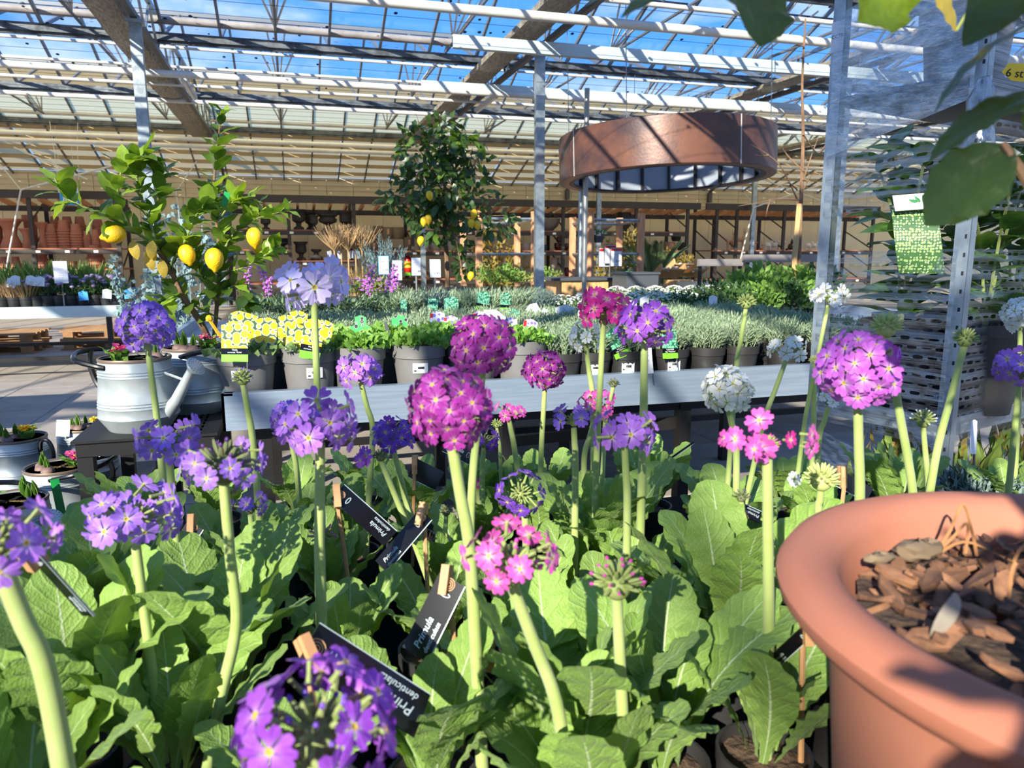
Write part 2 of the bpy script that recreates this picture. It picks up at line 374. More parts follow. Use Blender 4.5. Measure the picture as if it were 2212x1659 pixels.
PETAL = {'violet': petal_mat('violet petal', (160, 112, 220), (200, 176, 236)), 'lilac': petal_mat('lilac petal', (178, 116, 220), (222, 190, 240)),
 'pale': petal_mat('pale lavender petal', (224, 208, 250), (248, 246, 254)), 'purple': petal_mat('magenta purple petal', (164, 46, 152), (206, 130, 200)),
 'hot': petal_mat('hot magenta petal', (214, 36, 146), (244, 170, 210)), 'orchid': petal_mat('orchid petal', (206, 104, 214), (240, 190, 240)),
 'white': petal_mat('white petal', (244, 244, 236), (246, 246, 234)), 'deep': petal_mat('deep violet petal', (118, 58, 186), (170, 120, 220)),
 'pink': petal_mat('pink petal', (230, 92, 184), (250, 190, 230)), 'royal': petal_mat('royal purple petal', (158, 74, 200), (200, 140, 230))}
# glass with small dark spots of dirt
def glass_mat(name, dirt):
    mt = bpy.data.materials.new(name); mt.use_nodes = True; nt = mt.node_tree; nt.nodes.clear(); L = nt.links.new
    out = N(nt, 'ShaderNodeOutputMaterial'); tr = N(nt, 'ShaderNodeBsdfTransparent'); tr.inputs[0].default_value = (.93, .96, .97, 1)
    gl = N(nt, 'ShaderNodeBsdfGlossy', i_Roughness=.08); ms = N(nt, 'ShaderNodeMixShader', i_Fac=.05); L(tr.outputs[0], ms.inputs[1]); L(gl.outputs[0], ms.inputs[2])
    tcd = N(nt, 'ShaderNodeNewGeometry'); vo = N(nt, 'ShaderNodeTexVoronoi', i_Scale=5.5); L(tcd.outputs['Position'], vo.inputs['Vector'])
    sp = N(nt, 'ShaderNodeMath', operation='LESS_THAN'); sp.inputs[1].default_value = .16; L(vo.outputs['Distance'], sp.inputs[0])
    gt = N(nt, 'ShaderNodeMath', operation='GREATER_THAN'); gt.inputs[1].default_value = .62
    sx = N(nt, 'ShaderNodeSeparateXYZ'); L(vo.outputs['Color'], sx.inputs[0]); L(sx.outputs['X'], gt.inputs[0])
    mu = N(nt, 'ShaderNodeMath', operation='MULTIPLY'); L(sp.outputs[0], mu.inputs[0]); L(gt.outputs[0], mu.inputs[1])
    df = N(nt, 'ShaderNodeBsdfDiffuse'); df.inputs[0].default_value = (*srgb(50, 62, 84), 1)
    film = N(nt, 'ShaderNodeBsdfTranslucent'); film.inputs[0].default_value = (.8, .84, .88, 1)
    nz = N(nt, 'ShaderNodeTexNoise', i_Scale=1.3, i_Detail=6); L(tcd.outputs['Position'], nz.inputs['Vector'])
    rp = ramp(nt, [(.45, (0, 0, 0)), (.8, (dirt,)*3)]); L(nz.outputs['Fac'], rp.inputs[0])
    m2 = N(nt, 'ShaderNodeMixShader'); L(rp.outputs[0], m2.inputs[0]); L(ms.outputs[0], m2.inputs[1]); L(film.outputs[0], m2.inputs[2])
    m3 = N(nt, 'ShaderNodeMixShader'); L(mu.outputs[0], m3.inputs[0]); L(m2.outputs[0], m3.inputs[1]); L(df.outputs[0], m3.inputs[2]); L(m3.outputs[0], out.inputs[0]); return mt
glass = glass_mat('roof glass', .04); glass_dirty = glass_mat('dusty vent glass', .16)
# stretched film: clear with white stretch streaks and gloss
def film_mat(name, streak, stretch, low=.10):
    mt = bpy.data.materials.new(name); mt.use_nodes = True; nt = mt.node_tree; nt.nodes.clear(); L = nt.links.new
    out = N(nt, 'ShaderNodeOutputMaterial'); tr = N(nt, 'ShaderNodeBsdfTransparent'); tr.inputs[0].default_value = (.92, .94, .96, 1)
    tcd = N(nt, 'ShaderNodeTexCoord'); mpp = N(nt, 'ShaderNodeMapping'); mpp.inputs['Scale'].default_value = stretch; L(tcd.outputs['Object'], mpp.inputs[0])
    nz = N(nt, 'ShaderNodeTexNoise', i_Scale=1.0, i_Detail=5, i_Roughness=.65); L(mpp.outputs[0], nz.inputs['Vector'])
    rp = ramp(nt, [(.36, (low,)*3), (.62, (streak,)*3)]); L(nz.outputs['Fac'], rp.inputs[0])
    bp = N(nt, 'ShaderNodeBump', i_Strength=.35, i_Distance=.01); L(nz.outputs['Fac'], bp.inputs['Height'])
    gl = N(nt, 'ShaderNodeBsdfGlossy', i_Roughness=.18); L(bp.outputs[0], gl.inputs['Normal'])
    df = N(nt, 'ShaderNodeBsdfTranslucent'); df.inputs[0].default_value = (.78, .83, .88, 1)
    mm = N(nt, 'ShaderNodeMixShader', i_Fac=.45); L(gl.outputs[0], mm.inputs[1]); L(df.outputs[0], mm.inputs[2])
    ms = N(nt, 'ShaderNodeMixShader'); L(rp.outputs[0], ms.inputs[0]); L(tr.outputs[0], ms.inputs[1]); L(mm.outputs[0], ms.inputs[2]); L(ms.outputs[0], out.inputs[0]); return mt
film = film_mat('stretch film', .7, (1.2, 1.2, 55)); film_net = film_mat('netted stretch film', .5, (2, 2, 60), .05)
# printed pictures on plant tags: flat print
def print_mat(name, ground, blob, scale, size, blob2=None, band=None):
    mt = mat(name, ground, .35); nt, p, L = nodes_of(mt)
    tcd = N(nt, 'ShaderNodeTexCoord'); vo = N(nt, 'ShaderNodeTexVoronoi', i_Scale=scale); L(tcd.outputs['Object'], vo.inputs['Vector'])
    vo.inputs['Randomness'].default_value = .45
    rp = ramp(nt, [(0, srgb(*(blob2 or blob))), (size*.25, srgb(*(blob2 or blob))), (size*.4, srgb(*blob)), (size*.75, srgb(*blob)), (size*.95, tuple(.5*q+.5 for q in srgb(*blob))), (size, srgb(*ground)), (1, srgb(*ground))]); L(vo.outputs['Distance'], rp.inputs[0])
    L(rp.outputs[0], p.inputs['Base Color']); return mt
pic_yellow = print_mat('yellow viola print', (58, 92, 62), (250, 214, 20), 44, .64, (246, 200, 24))
pic_black = print_mat('black viola print', (84, 190, 104), (62, 56, 66), 52, .42, (220, 210, 160))
pic_purple = print_mat('purple viola print', (236, 232, 246), (138, 116, 214), 60, .5, (226, 220, 250))
pic_lav = print_mat('lavender print', (30, 110, 80), (96, 190, 140), 90, .5)
pic_white = print_mat('grey white print', (226, 228, 226), (180, 186, 184), 60, .3)
pic_hedge = print_mat('hedge print', (60, 96, 52), (126, 156, 70), 150, .42, (176, 182, 84))
def text(body, size, parent, M, mt=None, shear=0, name='lettering', ext=.0002, align='LEFT'):
    cu = bpy.data.curves.new(name, 'FONT'); cu.body = body; cu.size = size; cu.shear = shear; cu.extrude = ext; cu.align_x = align; cu.resolution_u = 2
    cu.materials.append(mt or white_card); o = bpy.data.objects.new(name, cu); col.objects.link(o)
    if parent: o.parent = parent
    o.matrix_basis = M; return o
TIP = {k: mat(k+' bud tip', c_, .5) for k, c_ in (('violet', (112, 74, 176)), ('deep', (84, 40, 110)), ('pink', (206, 70, 160)), ('white', (240, 240, 226)))}
# ---------------------------------------------------------------- the setting: floor, glasshouse roof, trusses, columns, back wall
def structure(name, loc=(0, 0, 0)): return thing(name, None, None, loc, kind='structure')
fl = structure('floor')
b = MB(); b.quad((-60, -40, -.03), (70, -40, -.03), (70, 60, -.03), (-60, 60, -.03)); b.build('paving_base', ground_mat, fl)
sb = MB(); sb.box((0, 0, -.02), (.592, .592, .04)); slab = sb.mesh('paving_slab', slab_mat, False)
for i in range(-9, 8):
    for j in range(6, 21):
        put('paving_slab', slab, fl, (i*.6+.1, j*.6+.2, rnd(-.002, 0)))
Z0, Z1 = 4.35, 5.15
GUT = [20.1-4*k for k in range(9)]
BX = [-.03+.75*k for k in range(-17, 35)]
ce = structure('ceiling')
def spane(dx, mats, th=0):
    bb = MB(); bb.quad((0, 0, 0), (dx, 0, 0), (dx, 2, -.8), (0, 2, -.8)); return bb.mesh('glass_pane', mats, False)
pm, pmd = spane(.75, glass), spane(.75, glass_dirty)
cm_ = MB(); cm_.quad((.01, 0, 0), (.74, 0, 0), (.74, 2, -.8), (.01, 2, -.8)); cpan = cm_.mesh('roof_panel', cream_roof, False)
bm_ = MB(); bm_.bar((0, 0, 0), (0, 2, -.8), .035, .06); barm = bm_.mesh('glazing_bar', bar_grey, False)
rest_g, rest_b, cream_rest = MB(), MB(), MB()
MECH = [-.03+2.55*k for k in range(-4, 9)]
for gi, yg in enumerate(GUT[:-1]):
    shown = {0: (-8, 18), 1: (-6.5, 14), 2: (-5, 11.2), 3: (1.5, 8)}.get(gi, (0, 0))
    for x in BX[:-1]:
        vis = shown[0] < x < shown[1]
        if gi == 0:
            if vis: put('roof_panel', cpan, ce, (x, yg-2, Z1))
            else: cream_rest.quad((x, yg-2, Z1), (x+.74, yg-2, Z1), (x+.74, yg, Z0), (x, yg, Z0))
            cream_rest.quad((x, yg-4, Z0), (x+.74, yg-4, Z0), (x+.74, yg-2, Z1), (x, yg-2, Z1))
        else:
            nearm = any(abs(x+.375-m_) < .76 for m_ in MECH)
            if vis: put('glass_pane', pmd if nearm else pm, ce, (x, yg-2, Z1))
            else: rest_g.quad((x, yg-2, Z1), (x+.75, yg-2, Z1), (x+.75, yg, Z0), (x, yg, Z0))
            rest_g.quad((x, yg-4, Z0), (x+.75, yg-4, Z0), (x+.75, yg-2, Z1), (x, yg-2, Z1))
        if vis: put('glazing_bar', barm, ce, (x, yg-2, Z1-.02))
        else: rest_b.bar((x, yg-2, Z1), (x, yg, Z0), .03, .05)
        rest_b.bar((x, yg-4, Z0), (x, yg-2, Z1), .03, .05)
tag(rest_g.build('glass_sheets', glass, ce, False), kind='stuff'); tag(rest_b.build('far_glazing_bars', bar_grey, ce, False), kind='stuff')
tag(cream_rest.build('far_roof_sheets', cream_roof, ce, False), kind='stuff')
for yg in GUT:
    g = MB(); g.box((6.5, yg, Z0-.08), (39, .18, .04)); g.box((6.5, yg-.09, Z0-.05), (39, .02, .10)); g.box((6.5, yg+.09, Z0-.05), (39, .02, .10))
    g.box((6.5, yg-.02, Z0-.115), (39, .06, .04)); g.build('gutter', galv_dark, ce, False)
for yg in GUT[:-1]:
    g = MB(); g.box((6.5, yg-2, Z1+.03), (39, .06, .06)); g.build('ridge_bar', bar_grey, ce, False)
arm = MB()
for s_ in (-1, 1):
    arm.tube([(0, 0, 0), (s_*.36, -1.25, .52)], .016, 5); arm.tube([(0, 0, 0), (s_*.16, -1.6, .66)], .016, 5)
armm = arm.mesh('vent_arms', white_pipe)
vf = MB(); vf.box((0, 0, 0), (1.52, .05, .07)); vfm = vf.mesh('vent_frame', galv_dark, False)
for gi in range(4):
    for x in MECH[2:] if gi < 3 else MECH[4:7]:
        put('vent_arms', armm, ce, (x, GUT[gi]-.42, 4.44))
        if gi: put('vent_frame', vfm, ce, (x, GUT[gi]-1.5, Z0+.55))
for x in MECH[2:]:
    g = MB(); g.tube([(x, -8, 4.42), (x, 19.9, 4.42)], .022, 6); g.build('vent_rod', bar_grey, ce)
wr = MB()
for gi in range(4):
    for k in range(6):
        y = GUT[gi]-.5-k*.55; wr.tube([(-12, y, 4.22), (25, y, 4.22)], .0035, 3, cap=False)
tag(wr.build('screen_wires', ink, ce), kind='stuff')
# lean-to of cream sheets between the last gutter and the back wall
LY, LZ = 22.9, 3.42
lp = MB(); sl = math.atan2(LZ-Z0, LY-20.1); ln = math.hypot(LZ-Z0, LY-20.1)
lp.quad((.01, -1.4, .465), (1.48, -1.4, .465), (1.48, 1.4, -.465), (.01, 1.4, -.465)); lpm = lp.mesh('roof_panel', cream_low, False)
for k in range(-7, 18): put('roof_panel', lpm, ce, (k*1.5-.03, (LY+20.1)/2, (LZ+Z0)/2+.06))
pu = MB(); pu.box((6.5, 0, 0), (39, .06, .09)); pum = pu.mesh('purlin', purlin_mat, False)
for t in (.12, .3, .48, .66, .84): put('purlin', pum, ce, (0, 20.1+(LY-20.1)*t, Z0+(LZ-Z0)*t-.02))
lb = MB(); lb.bar((0, 20.1, Z0-.08), (0, LY, LZ-.08), .035, .05); lbm = lb.mesh('glazing_bar', bar_grey, False)
for k in range(-12, 28): put('glazing_bar', lbm, ce, (k*.75-.03, 0, .05))
# pipes along the bays
def pipe_x(name, y, z, r_, mt, x0=-12, x1=25):
    g = MB(); g.tube([(x0, y, z), ((x0+x1)/2, y, z), (x1, y, z)], r_, 10); return tag(g.build(name, mt), kind='structure')
for y, z, r_, mt in ((8.0, 3.77, .05, white_pipe), (12.0, 3.80, .05, white_pipe), (11.86, 4.47, .055, grey_pipe), (13.4, 4.2, .022, white_pipe), (14.0, 4.05, .026, white_pipe),
                     (15.6, 4.08, .04, white_pipe), (19.8, 4.44, .05, white_pipe), (18.0, 3.74, .05, white_pipe), (18.0, 3.60, .05, white_pipe), (12.7, 4.32, .022, white_pipe), (8.6, 4.2, .03, white_pipe)):
    pipe_x('heating_pipe', y, z, r_, mt)
# lattice trusses along the depth, with the bundled shade cloth beside the bottom chord
for gi, gx in enumerate([-6.73, -1.63, 3.47, 8.57, 13.67, 18.77]):
    t = structure('roof_truss')
    g = MB(); g.box((gx, 5, 4.10), (.07, 34, .07)); g.build('bottom_chord', truss_dark, t, False)
    g = MB(); g.box((gx, 5, 4.62), (.06, 34, .06)); g.build('top_chord', galv, t, False)
    g = MB(); y = -11.9; s_ = 0
    while y < 21.8:
        a, c = (4.12, 4.6) if s_ % 2 == 0 else (4.6, 4.12); g.bar((gx, y, a), (gx, y+.5, c), .03, .03, upv=(1, 0, 0)); y += .5; s_ += 1
    tag(g.build('lattice_braces', galv, t, False), kind='stuff')
    g = MB(); n = 40
    pr_ = [(-.52, .06), (-.50, 0), (-.30, -.03), (-.14, -.01), (-.08, .06), (-.3, .12)]
    for i in range(n):
        ya, yb = -11.8+33.2*i/n, -11.8+33.2*(i+1)/n
        for k in range(len(pr_)):
            p_, q_ = pr_[k], pr_[(k+1) % len(pr_)]
            ja, jb = .012*math.sin(i*1.9+gi), .012*math.sin((i+1)*1.9+gi)
            g.quad((gx+p_[0]+ja, ya, 4.14+p_[1]), (gx+q_[0]+ja, ya, 4.14+q_[1]), (gx+q_[0]+jb, yb, 4.14+q_[1]), (gx+p_[0]+jb, yb, 4.14+p_[1]))
    g.build('shade_cloth', screen_cloth, t)
colm = MB(); colm.box((0, 0, 2.05), (.13, .09, 4.1)); colm.box((0, 0, .01), (.24, .2, .02)); colm.box((0, 0, 4.03), (.2, .16, .04)); colm.box((.067, 0, 2.05), (.006, .05, 4.0))
colme = colm.mesh('column', galv, False)
for x, y in ((-1.63, 10.4), (3.47, 10.4), (8.57, 10.4), (-1.63, 20.3), (3.47, 20.3), (8.57, 20.3), (13.67, 20.3), (-1.63, 0.0), (-6.73, 10.4)):
    tag(put('column', colme, None, (x, y, 0)), kind='structure')
# back wall of cream panels
wb = structure('wall_back')
pn = MB(); pn.box((0, 0, 1.43), (1.09, .06, 2.86)); pnm = pn.mesh('wall_panel', wall_mat, False)
pt = MB(); pt.box((0, 0, 3.15), (.745, .06, .56)); ptm = pt.mesh('wall_panel', wall_mat, False)
for k in range(-12, 28): put('wall_panel', pnm, wb, (k*1.1, 23.0, rnd(0, .0)))
for k in range(-18, 40): put('wall_panel', ptm, wb, (k*.76, 22.97, 0))
g = MB()
for z in (2.98, 3.12, 3.26): g.box((6, 22.93, z), (46, .02, .018))
g.box((6, 22.93, 3.44), (46, .05, .06)); g.box((6, 22.93, 2.87), (46, .03, .03)); g.build('wall_rib', wall_mat, wb, False)
b = MB(); b.box((6, 23.1, 1.7), (46, .08, 3.5)); b.build('backing', wall_mat, wb, False)
# tie rods and braces near the back
def rod(name, pts, r_, mt=rope):
    g = MB(); g.tube(pts, r_, 6); return tag(g.build(name, mt), kind='structure')
K = PY(45, 410, 19.5); rod('tie_rod', [PY(0, 355, 19.5), K], .012); rod('tie_rod', [PY(330, 335, 19.5), K], .02); rod('tie_rod', [K, PY(8, 610, 19.5)], .02)
rod('tie_rod', [PY(30, 318, 20), PY(190, 388, 20)], .02); rod('tie_rod', [PY(425, 348, 20), PY(380, 415, 20), PY(392, 480, 20)], .014)
rod('tie_rod', [PY(168, 265, 19), PY(167, 300, 19), PY(171, 420, 19)], .007); rod('tie_rod', [PY(107, 262, 19), PY(118, 330, 19), PY(124, 380, 19)], .007)
K2 = PY(1628, 448, 19.5); rod('tie_rod', [PY(1795, 392, 19.5), K2], .02); rod('tie_rod', [K2, PY(1592, 590, 19.5)], .02); rod('tie_rod', [PY(1650, 388, 20.2), PY(1790, 440, 20.2)], .02)
rod('tie_rod', [K2, PY(1600, 400, 19.5)], .006)
for i, (x, z, y0) in enumerate(((-6.6, 0, 19.2),)):
    pass
for gx in (-1.63, 3.47, 8.57, 13.67):
    g = MB(); g.bar((gx, 21.3, 4.1), (gx+.0, 22.9, 3.3), .06, .08); g.box((gx, 22.86, 3.14), (.12, .12, .3)); tag(g.build('rafter_bracket', truss_dark, None, False), kind='structure')
# strip lights hung under the trusses
def strip_light(gx, y, lab):
    t = thing('strip_light', lab, 'light', (gx+.16, y, 3.98), group='strip lights under the trusses')
    g = MB(); g.box((0, 0, .06), (.09, 1.5, .06)); g.build('housing', white_pipe, t, False)
    g = MB(); g.tube([(0, -.7, .015), (0, .7, .015)], .018, 8); g.build('tube', white_card, t)
    for y_ in (-.5, .5):
        g = MB(); g.tube([(0, y_, .09), (0, y_, .13)], .006, 5); g.build('hanger', rod_steel, t)
strip_light(-1.63, 14.2, 'grey strip light hung along the truss above the tall lemon tree top')
strip_light(3.47, 14.0, 'grey strip light hung along the truss left of the rusted ring')
strip_light(8.57, 13.6, 'grey strip light on the truss behind the top of the rusted ring')
strip_light(-6.73, 20.0, 'strip light under the sloping cream roof above the blue sign')
# pale zinc rails hung across the bays
def rail(y, z, x0, x1, lab):
    t = thing('cable_tray', lab, 'rail', (x0, y, z), group='zinc rails under the roof')
    g = MB(); n = x1-x0; g.box((n/2, 0, 0), (n, .012, .15)); g.box((n/2, .04, -.07), (n, .08, .012)); g.box((n/2, .04, .07), (n, .08, .012)); g.build('profile', rail_blue, t, False)
    g = MB()
    for k in range(int(n/2.4)): g.tube([(1.2+k*2.4, .02, .07), (1.2+k*2.4, .02, .46)], .005, 4)
    tag(g.build('hanger_wires', rod_steel, t), kind='stuff'); return t
rail(9.5, 3.865, 2.05, 16, 'upper pale zinc rail crossing above the rusted ring')
rail(12.0, 3.86, 2.08, 18, 'lower pale zinc rail just above the rusted ring')
# ---------------------------------------------------------------- the far racks of pots along the back wall
RY = 20.6
def shelf_rack(name, lab, x0, x1, ups, shelves, depth=1.3):
    """ups: X of the uprights; shelves: (xa, xb, z)"""
    t = thing(name, lab, 'rack', (x0, RY, 0))
    um = MB(); um.box((0, 0, 1.35), (.09, .07, 2.7)); um.box((0, depth, 1.35), (.09, .07, 2.7)); ume = um.mesh('upright', rack_dark, False)
    bm = MB()
    for k in range(4): bm.bar((0, 0, .25+.6*k), (0, depth, .85+.6*k), .03, .03)
    bme = bm.mesh('frame_brace', rack_dark, False)
    for x in ups: put('upright', ume, t, (x-x0, 0, 0)); tag(put('frame_brace', bme, t, (x-x0, 0, 0)), kind='stuff')
    for xa, xb, z in shelves:
        g = MB(); l = xb-xa; g.box((l/2, depth/2, -.02), (l, depth, .035)); g.build('shelf_board', rack_shelf, t, False, (xa-x0, 0, z))
        g = MB(); g.box((l/2, -.02, -.09), (l, .05, .11)); g.build('shelf_beam', rack_dark, t, False, (xa-x0, 0, z))
        g = MB()
        for k in range(int(l/.62)): g.box((.35+k*.62, -.05, -.085), (.10, .004, .055))
        if len(g.f): tag(g.build('price_strips', white_card, t, False, (xa-x0, 0, z)), kind='stuff')
    g = MB(); g.box(((x1-x0)/2, -.03, 2.70), (x1-x0, .08, .19)); g.build('head_beam', rack_dark, t, False)
    g = MB(); g.box(((x1-x0)/2, depth*.7, 2.42), (x1-x0, .08, .13)); g.build('rear_beam', rack_dark, t, False)
    jm = MB(); jm.bar((0, 0, 2.62), (0, depth, 2.48), .06, .12); jme = jm.mesh('joist', timber, False)
    n = int((x1-x0)/.42)
    for k in range(n): put('joist', jme, t, (.2+k*.42, 0, 0))
    return t
shelf_rack('pot_rack', 'dark rack of terracotta pots by the wall left of the lemon tree', -9.2, -3.85, (-8.4, -5.85, -4.0), ((-9.2, -3.95, 1.45), (-9.2, -3.95, .95), (-9.2, -3.95, .4)))
shelf_rack('pot_rack', 'long dark rack of urns and glazed pots along the back wall', -1.6, 12.0, (-1.5, .03, 1.70, 3.25, 5.4, 7.6, 9.9, 11.6),
           ((-1.5, 1.7, 1.93), (-1.5, .03, 1.42), (.03, 1.7, 1.13), (-1.5, 1.7, .55), (1.7, 11.6, 1.39), (3.25, 11.6, 1.95), (1.7, 11.6, .62)))
shelf_rack('pot_rack', 'dark rack holding resin animals at the far end of the wall', 12.2, 18.6, (12.6, 13.3, 15.0, 18.4), ((12.6, 18.4, 1.40), (12.6, 18.4, .5)))
def lathe_thing(name, mt, prof, p, lab, cat, group, n=18, flip=False, band=None):
    g = MB()
    if flip:
        h = prof[-1][1]; prof = [(r_, h-z) for r_, z in reversed(prof)]
    g.lathe(prof, n); me = g.mesh(name, mt); o = put(name, me, None, p); return tag(o, lab, cat, group), me
POT = [(.001, 0), (.11, 0), (.145, .24), (.165, .24), (.17, .30), (.15, .30), (.13, .08), (.001, .08)]
def sclp(pr_, a, b): return [(r_*a, z*b) for r_, z in pr_]
g = MB(); h = .30; g.lathe([(r_, h-z) for r_, z in reversed(POT[:6])], 16); invpot = g.mesh('terracotta_pot', terra)
def stack(px, py_base, wpx, n, lab, y=RY+.35, z=1.45, step=.055, grp='terracotta pots stacked upside down'):
    p = PY(px, py_base, y); s_ = wpx*dep(p)/F/.34
    for k in range(n):
        o = put('terracotta_pot', invpot, None, (p.x, y, z+k*step*s_*1.35), None, s_)
        tag(o, lab.replace('pot', 'pot %s from the top' % ORD[n-1-k] if k < n-1 else 'pot topmost', 1), 'pot', grp)
for px, w_, n, lab in ((114, 26, 6, 'first tall stack'), (141, 27, 7, 'second tall stack'), (167, 26, 6, 'third tall stack'), (190, 18, 6, 'first slim stack'), (209, 18, 7, 'second slim stack'), (229, 22, 5, 'last stack')):
    stack(px, 530, w_, n, 'terracotta pot in the %s, upper shelf' % lab)
for i, (px, z_) in enumerate(((124, 1.45), (150, 1.45), (177, 1.45), (215, 1.45))):
    stack(px, 530, 24, 9, 'terracotta pot in the %s rear stack, upper shelf' % ORD[i], y=RY+.85, step=.06)
for i, (px, w_, n) in enumerate(((11, 20, 3), (36, 20, 3), (92, 26, 4), (208, 38, 3))):
    stack(px, 580, w_, n, 'terracotta pot in the %s stack on the lower shelf' % ORD[i], z=.95)
VASE = [(.001, 0), (.17, 0), (.18, .05), (.10, .35), (.12, .55), (.2, .72), (.22, .72), (.22, .78), (.19, .78), (.1, .5), (.001, .5)]
def lpot(prof, mt, px, y, z, hpx, wpx, lab, name='planter', cat='pot', grp=None, flip=False):
    p = PY(px, 500, y); s_ = dep(p)/F; rm = max(r_ for r_, _ in prof); hm = max(z_ for _, z_ in prof)
    return lathe_thing(name, mt, sclp(prof, wpx*s_*.5/rm, hpx*s_/hm), (p.x, y, z), lab, cat, grp, flip=flip)[0]
Y_ = RY+.4
lpot(VASE, terra, 50+7, Y_, 1.45, 42, 30, 'flared terracotta vase beside the rack upright', 'terracotta_vase')
lpot(VASE, terra, 91, Y_-.1, 1.45, 55, 24, 'tall narrow terracotta vase left of the pot stacks', 'terracotta_vase')
lpot(VASE, terra, 22, Y_, 1.45, 62, 52, 'huge flared terracotta vase at the rack left end', 'terracotta_vase')
lpot(POT, terra, -14, Y_+.2, 1.45, 60, 40, 'broad terracotta planter cut by the photo edge', 'terracotta_planter')
lpot(POT, terra, 67, Y_+.5, 1.45, 70, 30, 'tall terracotta planter behind the flared vase', 'terracotta_planter')
lpot(POT, terra, 150, Y_-.1, .95, 16, 20, 'small upright terracotta pot on the lower shelf', 'terracotta_pot')
lpot(POT, terra, 130, Y_+.2, .95, 22, 38, 'wide terracotta bowl turned down on the lower shelf', 'terracotta_bowl', flip=True)
lpot(POT, terra, 240, Y_-.1, .4, 30, 24, 'terracotta pot on the lowest shelf of the rack', 'terracotta_pot', flip=True)
URN_A = [(.001, 0), (.13, 0), (.13, .06), (.06, .12), (.07, .2), (.15, .26), (.16, .34), (.15, .5), (.2, .56), (.2, .6), (.17, .6), (.13, .4), (.001, .38)]
URN_B = [(.001, 0), (.12, 0), (.12, .06), (.05, .1), (.06, .16), (.2, .24), (.22, .32), (.17, .38), (.23, .44), (.23, .47), (.19, .46), (.001, .4)]
for prof, px, y, z, hp, wp, lab in ((URN_A, 646, Y_, 1.93, 43, 34, 'large bell shaped dark urn on the top shelf'), (URN_A, 671, Y_+.4, 1.93, 38, 28, 'dark urn behind the slim urn on the top shelf'),
     (URN_A, 679, Y_-.1, 1.93, 31, 22, 'slim dark urn on the top shelf'), (URN_B, 709, Y_, 1.93, 33, 42, 'broad handled dark urn on the top shelf'), (URN_A, 746, Y_, 1.93, 40, 30, 'tall chalice urn at the right end of the top shelf'),
     (URN_A, 648, Y_, 1.13, 40, 30, 'dark ribbed urn with a tag on the middle shelf'), (URN_B, 610, Y_, 1.42, 24, 32, 'low dark bowl urn on the left middle shelf'), (URN_A, 575, Y_, 1.93, 30, 26, 'dark urn behind the lemon twigs on the top shelf')):
    lpot(prof, urn_mat, px, y, z, hp, wp, lab, 'garden_urn', 'urn', 'dark cast urns')
lpot(URN_A, urn_mat, 681, Y_, 1.13, 38, 34, 'large dark urn turned upside down on the middle shelf', 'garden_urn', 'urn', 'dark cast urns', True)
lpot(POT, urn_mat, 704, Y_, 1.13, 34, 24, 'dark upturned planter at the end of the middle shelf', 'planter', flip=True)
BARREL = [(.001, 0), (.13, 0), (.17, .12), (.18, .3), (.17, .36), (.15, .36), (.14, .1), (.001, .1)]
def tagged(o, w_=.06, h_=.14, mt=None, z=.2):
    d = max(v.co.x for v in o.data.vertices); hz = max(v.co.z for v in o.data.vertices)
    g = MB(); g.box((0, -d*.98, hz*.62), (w_, .01, h_)); g.build('hang_tag', mt or timber, o, False)
for i, (px, z, hp, wp, fl_, lab) in enumerate(((806, 1.39, 17, 22, 0, 'lower small taupe pot with orange tag'), (806, 1.66, 16, 24, 0, 'upper small taupe pot with orange tag'), (817, 1.86, 15, 22, 0, 'taupe pot on top of the small pile'), (818, 1.39, 20, 24, 0, 'taupe pot half hidden behind the silver shrub'),
      (837, 1.66+.04, 25, 26, 0, 'upper taupe pot with orange tag in the pile'), (836, 1.39, 25, 26, 1, 'lower taupe pot under the tagged one'), (859, 1.70, 25, 30, 0, 'upper wide taupe pot in the right pile'), (859, 1.39, 25, 30, 1, 'upturned wide taupe pot in the right pile'), (882, 1.39, 28, 24, 0, 'dark taupe pot with orange tag behind the column'), (781, 1.39, 30, 22, 0, 'dark taupe pot behind the dry twigs'))):
    o = lpot(BARREL, taupe_pot, px, Y_+(i % 2)*.12, z, hp, wp, lab, 'planter', 'pot', 'taupe fibre pots', bool(fl_))
    if 'tag' in lab: tagged(o)
for i, (px, hp, wp) in enumerate(((569, 22, 20), (589, 22, 20))):
    tagged(lpot(BARREL, urn_mat, px, Y_, 1.42, hp, wp, '%s dark pot with orange tag on the left middle shelf' % ORD[i], 'planter', 'pot'))
for i, (px, hp, wp) in enumerate(((915, 20, 26), (939, 24, 30), (973, 25, 28), (993, 24, 26))):
    lpot(BARREL, stone_pot, px, Y_, 1.39, hp, wp, '%s cream stone pot below the far lemon tree' % ORD[i], 'planter', 'pot', 'cream stone pots')
